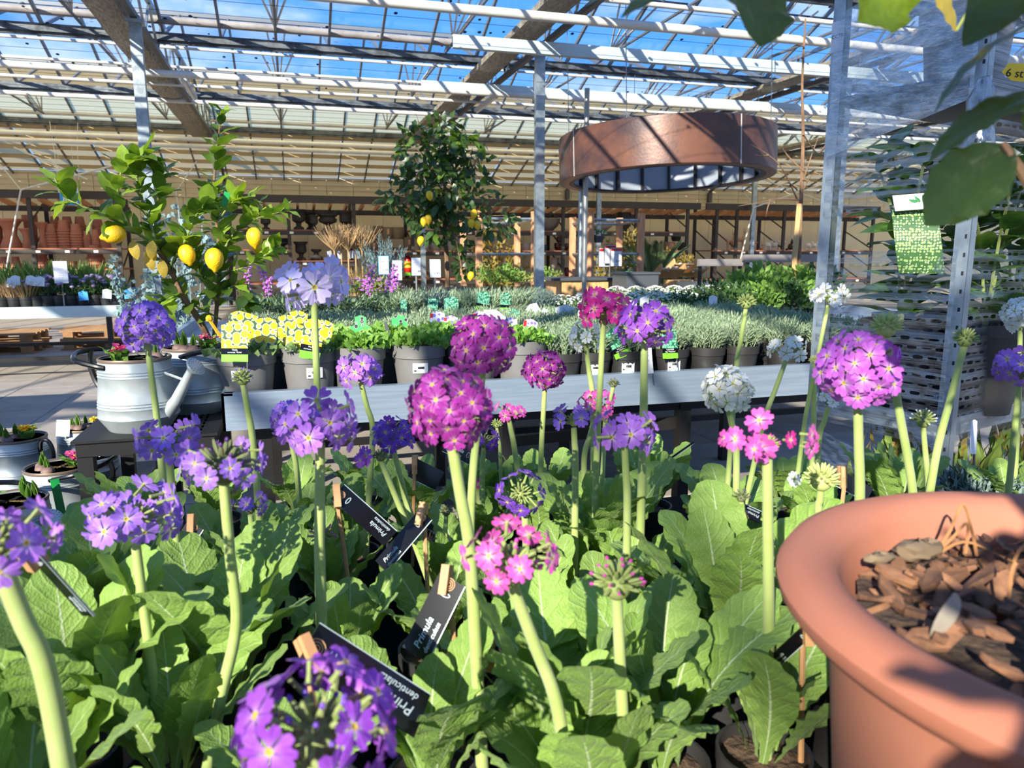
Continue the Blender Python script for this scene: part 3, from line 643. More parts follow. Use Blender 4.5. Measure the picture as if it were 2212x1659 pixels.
for px, z, hp, wp, mt, lab, fl_ in ((1063, 1.39, 24, 24, stone_pot, 'cream ribbed pot left of the bronze shrub', 0), (1045, 1.39, 24, 22, grey_bowl, 'dark grey pot with turquoise spot', 0), (1136, 1.39, 16, 22, stone_pot, 'small cream pot behind the timber post', 0),
     (1163, 1.39, 20, 14, blue_glaze, 'bright blue glazed pot on the middle shelf', 0), (1163, .62, 24, 14, blue_glaze, 'bright blue glazed pot on the lower shelf', 0), (1176, 1.39, 12, 14, slate_box, 'slate blue pot on the middle shelf', 0),
     (1207, 1.39, 16, 20, red_glaze, 'oxblood glazed pot in a pile of two', 0), (1209, 1.39+.23, 11, 14, red_glaze, 'oxblood glazed pot on top of the pile', 0), (1222, 1.39, 15, 14, red_glaze, 'bright red brown pot beside the post', 0),
     (1243, 1.39, 20, 16, stone_pot, 'cream ribbed pot right of the red pots', 0), (1198, .88, 22, 15, stone_pot, 'cream glazed pot in the left pair', 0), (1213, .88, 22, 17, stone_pot, 'cream glazed pot in the right pair', 0), (1210, .62, 18, 22, red_glaze, 'oxblood pot under the cream pair', 1), (1192, .62, 14, 20, slate_box, 'slate bowl on the lower shelf', 0), (1228, .62, 20, 16, red_glaze, 'dark red pot on the lower shelf', 0),
     (1182, 1.95, 26, 58, grey_bowl, 'wide dark grey bowl on the top shelf', 0), (1233, 1.95, 20, 62, stone_pot, 'pale upturned bowl on the top shelf', 1), (1296, 1.95, 26, 64, stone_pot, 'large pale bowl behind the timber rack', 0), (1348, 1.95, 40, 30, urn_mat, 'tall dark planter on the top shelf', 0),
     (975, 1.95, 26, 40, grey_bowl, 'dark grey bowl behind the far lemon tree', 0), (1090, 1.95, 24, 50, grey_bowl, 'dark grey bowl left of the timber rack', 0),
     (1447, 1.39, 18, 26, fox_fur, 'speckled brown stone pot on the right shelf', 0), (1474, 1.39, 17, 22, urn_mat, 'dark speckled pot at the right shelf end', 0), (1461, 1.39+.28, 15, 22, urn_mat, 'dark pot stacked on the speckled pots', 0),
     (1350, 1.39, 18, 20, red_glaze, 'brown pot behind the palm', 0), (930, .62, 18, 40, taupe_pot, 'tan basket on the lower shelf behind signs', 0), (1048, .62, 20, 30, stone_pot, 'cream pot on the lower shelf behind the timber rack', 0)):
    lpot(BARREL if wp < 36 else [(.001, 0), (.08, 0), (.16, .08), (.2, .2), (.18, .2), (.13, .08), (.001, .05)], mt, px, Y_, z, hp, wp, lab, 'planter', 'pot', None, bool(fl_))
# resin animals
def animal(px, hpx, mt, lab, kind, rz=0):
    p = PY(px, 540, Y_-.1); s_ = hpx*dep(p)/F; g = MB()
    if kind == 'deer':
        g.ell((0, 0, .46), (.20, .09, .10), 8, 6); g.tube([(.14, 0, .48), (.20, 0, .62), (.22, 0, .74)], [.07, .045, .04], 7); g.ell((.27, 0, .76), (.09, .04, .045), 7, 5)
        for x in (-.14, .14):
            for y in (-.05, .05): g.tube([(x, y, .42), (x+.02, y, .2), (x, y, 0)], [.04, .02, .018], 6)
        for y in (-.05, .05):
            g.tube([(.22, y*.5, .79), (.17, y*1.6, .92), (.2, y*1.8, 1.0)], [.012, .01, .005], 4); g.tube([(.185, y*1.3, .87), (.26, y*1.8, .95)], [.009, .004], 4); g.ell((.2, y, .8), (.02, .035, .015), 5, 4)
        g.ell((-.2, 0, .5), (.03, .02, .05), 5, 4)
    elif kind == 'fox':
        g.ell((-.05, 0, .28), (.22, .16, .28), 8, 6); g.ell((.1, 0, .66), (.17, .15, .16), 8, 6); g.ell((.26, 0, .62), (.1, .06, .06), 6, 5)
        for y in (-.09, .09):
            g.tube([(.1, y, .38), (.14, y, .02)], [.07, .05], 6); g.tube([(.06, y, .76), (.05, y*1.2, .98)], [.06, .005], 5)
        g.tube([(-.2, 0, .08), (-.36, .1, .06), (-.4, .25, .08)], [.06, .09, .02], 6)
    else:
        g.ell((0, 0, .5), (.36, .2, .24), 8, 6); g.ell((.38, 0, .76), (.16, .12, .15), 8, 6); g.tube([(.26, 0, .6), (.36, 0, .74)], [.12, .1], 7)
        for x in (-.22, .22):
            for y in (-.1, .1): g.tube([(x, y, .42), (x, y, 0)], [.07, .05], 6)
        for y in (-.11, .11): g.ell((.36, y*1.3, .82), (.04, .1, .05), 5, 4)
    o = g.build('resin_'+{'deer': 'deer', 'fox': 'fox', 'lamb': 'lamb'}[kind], mt, None, True, (p.x, p.y, 1.403)); o.scale = (s_,)*3; o.rotation_euler = (0, 0, rz)
    return tag(o, lab, 'figurine', 'resin animals')
animal(1576, 42, fox_fur, 'fawn resin deer standing behind the column', 'deer', .1); animal(1597, 48, fox_fur, 'fawn resin stag with tall antlers', 'deer', -.1)
animal(1627, 25, fox_fur, 'seated orange resin fox', 'fox', -.8); animal(1645, 15, fox_fur, 'small seated resin fox cub beside the larger fox', 'fox', -.5)
for i, (px, h_) in enumerate(((1658, 22), (1672, 22), (1684, 23))): animal(px, h_, white_resin, '%s white resin animal right of the fox cub' % ORD[i], 'lamb', -.4-.3*i)
animal(1708, 25, urn_mat, 'dark grey resin animal beside the white ones', 'fox', -.4)
for i, px in enumerate((1745, 1757)): animal(px, 20, white_resin, '%s white resin animal behind the bare tree trunk' % ORD[i], 'lamb', -.6)
# ---------------------------------------------------------------- the rusted ring on its poles
RC = V((5.11, 9.74, 2.31)); RO, RI, RH = 1.48, 1.34, .59
ring = thing('canopy_ring', 'large rusted steel ring with dark ribbed lining hung under the roof', 'canopy', RC)
ring.rotation_mode = 'QUATERNION'; ring.rotation_quaternion = V((0, 0, 1)).rotation_difference(V((.037*.465-.034*.885, .037*.885+.034*.465, 1)).normalized())
g = MB(); g.lathe([(RI, 0), (RO-.01, 0), (RO, .01), (RO, RH-.01), (RO-.01, RH), (RI, RH)], 128, cap=False); g.build('rusted_skin', corten, ring)
g = MB(); g.lathe([(RI-.004, .006), (RI-.004, RH)], 96, cap=False); g.build('lining', ring_in, ring)
rb = MB(); rb.box((0, 0, RH/2), (.05, .04, RH-.02)); rbm = rb.mesh('rib', black_metal, False)
for j in range(20): a = 2*math.pi*j/20+.1; put('rib', rbm, ring, ((RI-.03)*math.cos(a), (RI-.03)*math.sin(a), 0), (0, 0, a))
g = MB(); g.lathe([(RI-.06, .0), (RI-.005, .0), (RI-.005, .03), (RI-.06, .03), (RI-.06, 0)], 64, cap=False); g.build('lower_hoop', black_metal, ring)
sm_ = MB(); sm_.box((0, 0, RH/2), (.006, .012, RH)); smm = sm_.mesh('seam', rope, False)
for px in (1241, 1602):
    d = ray(px, 330); d.z = 0; o2 = V((-RC.x, -RC.y, 0)); d.normalize(); bq = o2.dot(d); tq = -bq-math.sqrt(bq*bq-(o2.length_squared-RO*RO)); q = o2+d*tq
    put('seam', smm, ring, (q.x, q.y, 0), (0, 0, math.atan2(q.y, q.x)))
g = MB()
for px, yy in ((1232, 9.5), (1357, 9.52), (1670, 9.52)):
    d = ray(px, 260); d.z = 0; d.normalize(); o2 = V((-RC.x, -RC.y, 0)); bq = o2.dot(d); tq = -bq-math.sqrt(max(0, bq*bq-(o2.length_squared-(RO-.09)**2))); q = o2+d*tq
    g.tube([(q.x, q.y, RH), (q.x, q.y, 4.3-RC.z)], .006, 4)
tag(g.build('suspension_wires', rod_steel, ring), kind='stuff')
def pole(px, y, z1, r_, mt, lab):
    p = PY(px, 600, y); g = MB(); g.tube([(0, 0, 0), (0, 0, z1)], r_, 12); g.box((0, 0, .01), (.16, .16, .02)); o = g.build('steel_pole', mt, None, True, (p.x, y, 0)); return tag(o, lab, 'pole')
pole(1262, 9.9, 3.5, .035, rod_steel, 'slender dark steel pole rising through the rusted ring'); pole(1253, 11.6, 2.6, .045, galv, 'galvanised pole behind the slender one under the ring')
# ---------------------------------------------------------------- timber racks, counter and boxes in the middle distance
def timber_rack(lab, x0, x1, y0, y1, z1, x0b=None, x1b=None):
    t = thing('timber_rack', lab, 'rack', (x0, y0, 0)); pm_ = MB(); pm_.box((0, 0, z1/2), (.1, .1, z1)); pme = pm_.mesh('timber_post', timber, False)
    P_ = [(0, 0), (x1-x0, 0), ((x0b or x0)-x0, y1-y0), ((x1b or x1)-x0, y1-y0)]
    for q in P_: put('timber_post', pme, t, (q[0], q[1], 0))
    for z in (z1-.13, z1-.73):
        for a, c in ((0, 1), (2, 3), (0, 2), (1, 3)):
            g = MB(); g.tube([(*P_[a], z), (*P_[c], z)], .024, 8); g.ell((*P_[a], z), (.05, .05, .04), 8, 6); g.build('rail_tube', galv, t)
    return t
timber_rack('timber post rack with steel rails behind the far lemon tree', 3.12, 4.12, 12.6, 14.4, 2.02, 3.25, 4.35)
timber_rack('timber post rack with steel rails above the wooden counter', 5.17, 6.16, 12.6, 14.4, 2.02, 5.52, 6.55)
ct = thing('sales_counter', 'pale larch board counter with slate top under the ring', 'counter', (4.0, 10.95, 0))
bd = MB(); bd.box((.08, 0, .44), (.156, .03, .88)); bdm = bd.mesh('front_board', timber_pale, False)
for k in range(8): put('front_board', bdm, ct, (.02+k*.16, .0+(k % 2)*.004, 0))
g = MB(); g.box((.66, .38, .44), (1.28, .70, .88)); g.build('carcass', timber_pale, ct, False)
g = MB(); g.box((.62, .36, .905), (1.5, .84, .04)); g.build('slate_top', slate_box, ct, False)
g = MB(); g.box((0, 0, .47), (.3, .6, .94)); o = g.build('black_cabinet', black_metal, None, False, (5.54, 11.2, 0)); tag(o, 'plain black cabinet standing at the right end of the counter', 'cabinet')
def sign(px, py, wpx, hpx, y, z0, lab, lines, edge=None, head=None, tilt=0, name='price_sign', cat='sign'):
    p = PY(px, py, y); s_ = dep(p)/F; W_, H_ = wpx*s_, hpx*s_
    t = thing(name, lab, cat, (p.x, y, z0)); zc = p.z-z0
    if edge:
        g = MB(); g.box((0, .006, zc), (W_, .008, H_), 0, Matrix.Rotation(tilt, 3, 'Y')); g.build('frame', edge, t, False); W_ -= .1*wpx*s_; H_ -= .06*hpx*s_
    g = MB(); g.box((0, 0, zc), (W_, .006, H_), 0, Matrix.Rotation(tilt, 3, 'Y')); g.build('card', white_paper, t, False)
    if zc-H_/2 > .02:
        g = MB(); g.tube([(0, .012, 0), (0, .012, zc)], .008, 6); g.build('stick', rod_steel, t)
    for body, fx, fz, sz, mt in lines:
        M_ = Matrix.Translation((fx*W_, -.0045, zc+fz*H_)) @ Matrix.Rotation(tilt, 4, 'Y') @ Matrix.Rotation(R(90), 4, 'X')
        text(body, sz*H_, t, M_, mt, align='CENTER', ext=.0003)
    if head:
        g = MB(); g.box((0, -.0045, zc+H_*.40), (W_, .003, H_*.14), 0, Matrix.Rotation(tilt, 3, 'Y')); g.build('red_header', head, t, False)
    return t
small = [('~~~~ ~~~~', 0, .25, .07, ink)]
par = [('-----------', 0, .34, .07, ink), ('-------------', 0, .24, .07, ink), ('-----------', 0, .14, .07, ink), ('---------', 0, -.06, .07, ink), ('------------', 0, -.16, .07, ink), ('-----------', 0, -.26, .07, ink), ('--------', 0, -.36, .07, ink)]
BZ = .78
# benches behind the main tray table
def bench(lab, x0, x1, y0, y1, z, mt=None):
    t = thing('bench', lab, 'table', (x0, y0, 0)); l, d = x1-x0, y1-y0
    g = MB(); g.box((l/2, d/2, z-.03), (l, d, .05)); g.box((l/2, 0, z+.0), (l, .03, .12)); g.box((0, d/2, z), (.03, d, .12)); g.box((l, d/2, z), (.03, d, .12)); g.build('tray', mt or tray_metal, t, False)
    lm = MB(); lm.box((0, 0, (z-.05)/2), (.05, .05, z-.05)); lme = lm.mesh('leg', black_metal, False)
    for x in (.15, l-.15):
        for y in (.1, d-.1): put('leg', lme, t, (x, y, 0))
    g = MB(); g.box((l/2, .1, .2), (l-.3, .04, .04)); g.box((l/2, d-.1, .2), (l-.3, .04, .04)); g.build('stretcher', black_metal, t, False); return t
bench('white edged bench of scabious and grasses at the far left', -5.6, -1.76, 8.9, 10.6, .70, rail_blue)
bench('bench of bulbs and shrubs below the price signs', .2, 3.3, 6.7, 8.4, BZ); bench('bench of bedding plants in front of the wooden counter', 3.6, 6.4, 8.2, 9.3, .62)
bench('bench of climbers below the timber racks', 2.9, 5.1, 12.0, 12.45, .62); bench('bench of bronze shrubs under the palm', 6.2, 10.2, 14.7, 16.2, .62)
sign(829, 573, 23, 40, 7.0, BZ, 'bluish price sign reading 3.99 left of the text sign', [('3.99', .15, -.34, .2, ink), ('Viola', -.15, .18, .09, ink)], sky_sign)
sign(858, 584, 20, 42, 6.9, BZ, 'white text sign on a stick between the price signs', par)
sign(899, 576, 22, 40, 7.0, BZ, 'price sign reading 1.49 right of the fire extinguisher', [('1.49', .15, -.34, .2, ink), ('~~~~~~', -.1, .2, .1, ink), ('~~~~', -.1, .08, .1, ink)], black_card)
sign(940, 580, 26, 41, 7.0, BZ, 'widest price sign reading 1.49 beside the lemon trunk', [('1.49', .15, -.34, .2, ink), ('~~~~~~~', -.1, .2, .1, ink), ('~~~~', -.1, .08, .1, ink)], black_card)
for i, (px, py, lab) in enumerate(((1306, 556, 'rearmost framed ACTIE card above the counter'), (1318, 549, 'middle framed ACTIE card above the counter'), (1331, 555, 'foremost framed ACTIE card priced 9.99'))):
    sign(px, py, 28, 41, 11.28-.06*i, .927, lab, [('ACTIE', 0, .36, .12, white_card)]+([('9.99', .2, -.3, .17, ink), ('~~~~~~', 0, .12, .1, ink)] if i == 2 else []), slate_box, red_card)
sign(131, 588, 27, 47, 9.0, .70, 'white text sign standing in the scabious bench', par)
# column fittings
p = PY(879, 570, 20.75); ex = thing('fire_extinguisher', 'red fire extinguisher fixed to the far column', 'extinguisher', (p.x+.03, 20.76, p.z-.3))
g = MB(); g.lathe([(.001, 0), (.09, 0), (.1, .02), (.1, .42), (.07, .48), (.03, .5), (.03, .54), (.001, .54)], 14); g.build('cylinder', ext_red, ex)
g = MB(); g.lathe([(.102, .2), (.102, .36)], 14); g.build('yellow_label', ext_yellow, ex)
g = MB(); g.box((0, 0, .56), (.05, .05, .05)); g.bar((-.02, 0, .58), (.1, 0, .62), .02, .015); g.tube([(.04, 0, .55), (.13, 0, .45), (.12, 0, .15)], .012, 6); g.build('valve_and_hose', ink, ex)
g = MB(); g.lathe([(.104, -.02), (.104, .07), (.001, .07)], 14); g.build('green_foot', label_green, ex)
p = PY(890, 470, 20.7); g = MB(); g.box((0, 0, 0), (.2, .02, .3)); o = g.build('extinguisher_sign', red_card, None, False, (p.x, 20.7, p.z)); tag(o, 'red pictogram sign on the far column above the extinguisher', 'sign')
g = MB(); g.box((0, -.012, -.01), (.06, .004, .16)); g.build('pictogram', white_card, o, False)
p = PY(150, 427, 20.1); hs = thing('hanging_sign', 'blue hanging sign with white pictograms below the left roof', 'sign', (p.x, 20.1, p.z))
g = MB(); g.box((0, 0, -.02), (.40, .02, .30)); g.build('blue_board', sky_sign, hs, False); g = MB(); g.box((0, 0, .17), (.44, .03, .12)); g.build('pale_header', rail_blue, hs, False)
for x in (-.09, .1):
    g = MB(); g.ell((x, -.013, .07), (.028, .003, .028), 8, 5); g.bar((x-.05, -.013, -.0), (x+.05, -.013, .03), .004, .02); g.bar((x, -.013, .03), (x-.05, -.013, -.1), .004, .025); g.bar((x, -.013, .0), (x+.05, -.013, -.11), .004, .025); g.build('pictogram', white_card, hs)
g = MB(); g.tube([(-.15, 0, .22), (-.15, 0, 4.24-p.z)], .004, 4); g.tube([(.15, 0, .22), (.15, 0, 4.24-p.z)], .004, 4); tag(g.build('hanging_wires', rope, hs), kind='stuff')
# low white table, boxes and pallets by the left bench
g = MB(); g.box((0, 0, .34), (1.3, 1.3, .10)); o = g.build('white_platform', rail_blue, None, False, (-3.12, 6.55, 0)); tag(o, 'low white display table corner at the photo left edge', 'table')
g = MB()
for x in (-.55, .55):
    for y in (-.55, .55): g.box((x, y, .145), (.06, .06, .29))
g.build('legs', black_metal, o, False)
def pallet(lab, x, y, z, rz):
    t = thing('wooden_pallet', lab, 'pallet', (x, y, z), rz)
    pl = MB(); pl.box((0, 0, 0), (1.2, .12, .022)); plm = pl.mesh('deck_board', pallet_wood, False); bl = MB(); bl.box((0, 0, 0), (.12, .12, .09)); blm = bl.mesh('block', pallet_wood, False)
    for k in range(5): put('deck_board', plm, t, (0, -.34+k*.17, .125))
    for k in (-.34, 0, .34):
        put('deck_board', plm, t, (0, k, .011))
        for x_ in (-.5, 0, .5): put('block', blm, t, (x_, k, .068))
    return t
for i, (x, y) in enumerate(((-3.9, 11.6), (-2.5, 11.9))):
    for k in range(2): pallet('wooden pallet, %s layer of the %s stack under the left bench' % (('lower', 'upper')[k], ('left', 'right')[i]), x, y, k*.137, .1*i)
for i, px in enumerate((18, 62)):
    p = PZ(px, 712, .02); g = MB(); g.box((0, 0, .17), (.34, .4, .34)); g.box((0, -.2, .17), (.30, .01, .30)); o = g.build('grey_planter_box', stone_pot, None, False, (p.x, 11.0, .0)); tag(o, '%s pale square planter on the floor under the left bench' % ORD[i], 'planter')
# display units and crates at the right
def display(lab, px, py, w_, h_, y, mt):
    p = PY(px, py, y); t = thing('display_unit', lab, 'display', (p.x, y, 0)); g = MB(); g.box((0, 0, p.z), (w_, .06, h_)); g.build('panel', mt, t, False)
    lm = MB(); lm.box((0, 0, p.z/2), (.04, .04, p.z)); lme = lm.mesh('leg', black_metal, False)
    for s_ in (-.42, .42): put('leg', lme, t, (w_*s_, .05, 0))
    return t
display('grey header panel of the left display right of the crates', 1560, 567, .78, .10, 9.6, display_grey); display('grey header panel of the longer display behind the bare tree', 1690, 558, 1.3, .11, 9.4, display_grey)
p = PY(1476, 607, 8.9); g = MB(); g.box((0, 0, (p.z+.06)/2), (.52, .5, p.z+.06)); g.box((0, 0, p.z+.07), (.56, .54, .03)); o = g.build('slate_display_box', slate_box, None, False, (p.x, 10.35, 0)); tag(o, 'slate grey box display behind the white bedding plants', 'display')
p = PY(1585, 612, 10); g = MB(); g.box((0, 0, p.z/2), (1.5, .5, p.z)); o = g.build('slate_display_counter', slate_box, None, False, (p.x+.3, 10.7, 0)); tag(o, 'long slate display counter behind the green herbs', 'display')
for i, (px, py) in enumerate(((1468, 588), (1502, 578), (1535, 590))):
    p = PY(px, py, 12.2); t = thing('wooden_crate', '%s tilted wooden crate in the heap right of the palm' % ORD[i], 'crate', (p.x+.2*(i-1), 12.2+.5*i, 0))
    g = MB(); g.box((0, .1, p.z/2-.12), (.42, .38, p.z-.24)); g.build('stand', timber_pale, t, False)
    g = MB(); Mx = Matrix.Rotation(R(-28), 3, 'X'); g.box((0, 0, p.z-.02), (.46, .34, .02), 0, Mx)
    for s_ in (-1, 1): g.box((s_*.23, 0, p.z+.03), (.02, .34, .12), 0, Mx)
    g.build('crate_tray', timber_pale, t, False)
    g = MB()
    for k in range(14): g.ell((rnd(-.2, .2), rnd(-.14, .14), p.z+.045+rnd(-.05, .05)), (.035, .03, .02), 6, 4)
    tag(g.build('bagged_goods', white_resin, t), kind='stuff')
# ---------------------------------------------------------------- the zinc tray table of bedding plants
TY, TX0, TX1, TD = 2.55, -.235, 2.70, 1.62
tt = thing('tray_table', 'long zinc tray table on black legs full of violas and lavender', 'table', (TX0, TY, 0))
l = TX1-TX0
g = MB(); g.box((l/2, .004, .79), (l, .008, .125)); g.box((l/2, .02, .848), (l, .03, .008)); g.build('front_panel', tray_metal, tt, False)
g = MB(); g.box((.004, TD/2, .79), (.008, TD, .125)); g.box((.02, TD/2, .848), (.03, TD, .008)); g.build('side_panel', tray_metal, tt, False)
g = MB(); g.box((l, TD/2, .79), (.008, TD, .125)); g.build('side_panel', tray_metal, tt, False)
g = MB(); g.box((l/2, TD, .79), (l, .008, .125)); g.build('rear_panel', tray_metal, tt, False)
g = MB(); g.box((l/2, TD/2, .81), (l-.02, TD-.02, .012)); g.build('tray_floor', plastic_dark, tt, False)
lm = MB(); lm.box((0, 0, .36), (.05, .05, .72)); lme = lm.mesh('leg', black_metal, False)
for x in (.12, 1.0, 1.75, l-.1):
    for y in (.12, TD-.12): put('leg', lme, tt, (x, y, 0))
for a, c in (((.1, .12, .70), (l-.1, .12, .70)), ((.1, TD-.12, .70), (l-.1, TD-.12, .70)), ((.12, .12, .15), (l-.1, .12, .15)), ((1.75, .12, .62), (1.0, TD-.12, .2))):
    g = MB(); g.bar(a, c, .04, .05); g.build('frame_bar', black_metal, tt, False)
def pot_mesh(name, r_, h, mt):
    g = MB(); g.lathe([(.001, 0), (r_*.78, 0), (r_*.92, h*.70), (r_*.98, h*.72), (r_, h), (r_*.93, h), (r_*.9, h*.86), (.001, h*.86)], 24); return g.mesh(name, mt)
def soil_mesh(r_, h, mt=None):
    g = MB(); n = 14; g.v.append((0, 0, h+.004))
    for k in (1, 2):
        for j in range(n): a = 2*math.pi*j/n; g.v.append((r_*k/2*math.cos(a), r_*k/2*math.sin(a), h+rnd(-.004, .004)))
    for j in range(n):
        j2 = (j+1) % n; g.face((0, 1+j, 1+j2)); g.face((1+j, 1+n+j, 1+n+j2, 1+j2))
    return g.mesh('soil', mt or soil)
grey_pot_me, black_pot_me = pot_mesh('pot', .098, .165, pot_grey), pot_mesh('pot', .074, .115, pot_black)
soil_g, soil_b = soil_mesh(.09, .148), soil_mesh(.068, .102)
def cloud(n, f, l_, w_, mi=0, upb=.6, g=None, fold=.25, bend=.1):
    """n small leaves at points f() = (position, outward direction)"""
    g = g or MB()
    for _ in range(n):
        p, d = f(); d = (V(d)+rdir()*.6+V((0, 0, upb*rnd(0, 1)))).normalized(); k = rnd(.7, 1.25)
        g.blade(p, d, rdir(), l_*k, w_*k, mi, fold, bend)
    return g
def dome(r_, h, z0, fill=.55):
    def f():
        a = rnd(0, 2*math.pi); t = rnd(fill, 1); u = rnd(0, 1); rr = r_*t*math.sqrt(u); z = h*t*math.sqrt(max(0, 1-u*.95))
        return V((rr*math.cos(a), rr*math.sin(a), z0+z)), V((math.cos(a)*u, math.sin(a)*u, .5))
    return f
def sprigs(n, r_, h, z0, leaf, wid, per=12, spread=.5, mi=0, g=None, stem=True):
    g = g or MB()
    for _ in range(n):
        a = rnd(0, 6.28); rr = r_*math.sqrt(rnd(0, 1)); b = V((rr*.6*math.cos(a), rr*.6*math.sin(a), z0)); tilt = spread*rr/r_+rnd(-.1, .1)
        d = V((math.cos(a)*tilt, math.sin(a)*tilt, 1)).normalized(); ll = h*rnd(.7, 1.1)*(1-.25*rr/r_)
        if stem: g.bar(b, b+d*ll, .0025, .0025, mi)
        for k in range(per):
            t = .25+.75*k/per; ph = k*2.4; q = d.orthogonal(); q = Quaternion(d, ph) @ q
            g.blade(b+d*ll*t, (q*(1.1-.6*t)+d*1.0), d, leaf*rnd(.8, 1.15), wid, mi, .1, .05)
    return g
for s_ in range(3):
    pass
viola_fol = [cloud(330, dome(.12, .055, .145), .032, .025, 0, .5).mesh('foliage', viola_leaf) for _ in range(2)]
viola_dull = [cloud(170, dome(.12, .025, .145), .034, .026, 0, .3).mesh('foliage', viola_leaf_dull) for _ in range(2)]
lav_fol = [sprigs(46, .085, .105, .10, .030, .0052, 13).mesh('foliage', lav) for _ in range(3)]
def potted(name, lab, cat, x, y, z, pot, so, fol, grp=None, rz=None, sca=1):
    t = thing(name, lab, cat, (x, y, z), rz if rz is not None else rnd(0, 6), grp); t.scale = (sca,)*3
    put('pot', pot, t); put('soil', so, t)
    tag(put('foliage', fol, t), kind='stuff'); return t
TZ = .8165
gx_ = [PY(px, 800, 2.67).x for px in (535, 670, 775, 905, 1020, 1125)]
VN = ['viola in grey pot at the left corner of the zinc tray, under yellow tags', 'viola in the second grey pot, behind the tall pale primula stalk', 'viola with dark flowers in the third grey pot on the tray', 'bushy green viola in the fourth grey pot, white label facing front', 'viola in the grey pot behind the magenta primula ball', 'viola in the last grey pot before the black lavender pots']
def sticker(parent, r_, h, ang, w_, hh, rows=True):
    """printed label stuck on the pot wall"""
    g = MB(); n = 5; a0 = ang-w_/2/r_
    for i in range(n):
        a, c = a0+w_/r_*i/n, a0+w_/r_*(i+1)/n; k0, k1 = r_*.985, r_*1.0
        f_ = lambda t, k, z: (k*math.cos(t), k*math.sin(t), z)
        g.quad(f_(a, k0, h), f_(c, k0, h), f_(c, k1, h+hh), f_(a, k1, h+hh))
    o = g.build('price_sticker', white_card, parent)
    if rows:
        g = MB(); random.seed(int(h*1e4))
        for i in range(16):
            a = a0+w_/r_*(.35+.4*i/16); z = h+hh*.55
            if i % 3 != 2: g.box((r_*1.0*math.cos(a), r_*1.0*math.sin(a), z), (.0016, .0016, hh*.22), 0, Matrix.Rotation(a, 3, 'Z'))
        a = a0+w_/r_*.16; g.box((r_*.995*math.cos(a), r_*.995*math.sin(a), h+hh*.25), (.002, .008, hh*.13), 0, Matrix.Rotation(a, 3, 'Z'))
        g.build('barcode', ink, o, False)
for i, x in enumerate(gx_):
    t = potted('potted_viola', VN[i], 'plant', x, 2.67, TZ, grey_pot_me, soil_g, (viola_dull if i < 2 else viola_fol)[i % 2], 'violas in grey pots', 0)
    if i in (0, 1, 3, 4): sticker(t, .0905, .068, -1.57+(-.25, .15, 0, -.1, .05, 0)[i], .055, .036)
for i in range(5):
    potted('potted_viola', 'viola in the rear row of grey pots, %s from the tray left end' % ORD[i], 'plant', -.1+i*.215, 2.885, TZ, grey_pot_me, soil_g, viola_fol[i % 2], 'violas in grey pots')
lx = [PY(px, 800, 2.645).x for px in (1215, 1280, 1350, 1447, 1525, 1598, 1690)]+[2.15, 2.33]
for i, x in enumerate(lx):
    t = potted('potted_lavender', 'grey green lavender in black pot, front tray edge, %s pot right of the violas' % ORD[i], 'plant', x, 2.645, TZ, black_pot_me, soil_b, lav_fol[i % 3], 'lavenders in black pots', 0)
    if i in (1, 2, 3): sticker(t, .0665, .035, -1.57-.25, .05, .042)
rows = [(2.82, .98, 10), (2.99, 1.02, 10), (3.10, -.17, 7), (3.16, 1.05, 10), (3.28, -.14, 7), (3.33, 1.02, 10), (3.45, -.17, 17), (3.62, -.13, 17), (3.79, -.17, 17), (3.96, -.13, 17)]
for r_i, (y, x0, n) in enumerate(rows):
    for k in range(n):
        potted('potted_lavender', 'grey green lavender in black pot, %s row of the tray interior, %s from its left' % (ORD[r_i], ORD[k]), 'plant', x0+k*.165+rnd(-.01, .01), y, TZ, black_pot_me, soil_b, lav_fol[(k+r_i) % 3], 'lavenders packed behind the front row')
# printed plant tags stuck in the pots
def ptag(px, py, w_, h_, Y, pic, lab, lean=0.0, lines=None, foot=True, band=True, back=0.18, body=white_card, pos=None, z0=None):
    """w_, h_ in metres; px, py the card centre"""
    p = pos or PY(px, py, Y); t = thing('plant_tag', lab, 'tag', p); t.rotation_euler = (-back, lean, rnd(-.12, .12))
    f0 = -h_/2; a = f0+(h_*.2 if foot else 0); c = a+(h_*.17 if band else 0)
    g = MB(); n = 10
    g.box((0, 0, (c+h_/2)/2), (w_, .0016, h_/2-c)); g.lathe([(w_*.36, -.0008), (w_*.36, .0008)], 16, (0, 0, 0))
    g = MB(); g.box((0, 0, (c+h_/2)/2), (w_, .0016, h_/2-c))
    for i in range(n):
        x0, x1 = -w_/2+w_*i/n, -w_/2+w_*(i+1)/n; b_ = lambda x: h_/2+.16*w_*math.cos(math.pi*x/w_)**1.5 if abs(x) < w_/2-1e-6 else h_/2
        g.quad((x0, -.0008, h_/2), (x1, -.0008, h_/2), (x1, -.0008, b_(x1)), (x0, -.0008, b_(x0)))
    g.build('picture', pic, t, False)
    if band: g = MB(); g.box((0, 0, (a+c)/2), (w_, .0018, c-a)); g.build('name_band', black_card, t, False)
    if foot:
        g = MB(); g.box((0, 0, f0+h_*.1), (w_, .0018, h_*.2)); g.lathe([(w_*.3, -.0009), (w_*.3, .0009)], 4, (0, 0, f0)); g.build('lime_foot', label_green, t, False)
        g = MB(); g.box((0, 0, f0+h_*.1), (w_, .0018, h_*.2))
    g = MB(); g.bar((w_*.46, .004, h_*.42), (w_*.46, .004, f0-h_*.35), .003, .003, upv=(1, 0, 0)); g.build('spike', slate_box, t, False)
    for i, (s, sz) in enumerate(lines or []):
        text(s, sz, t, Matrix.Translation((0, -.0012, (a+c)/2+sz*.25-i*sz*1.0)) @ Matrix.Rotation(R(90), 4, 'X'), white_card, align='CENTER')
    return t
vio = [('Viola', .0085), ("cornuta 'Gele'", .0078)]
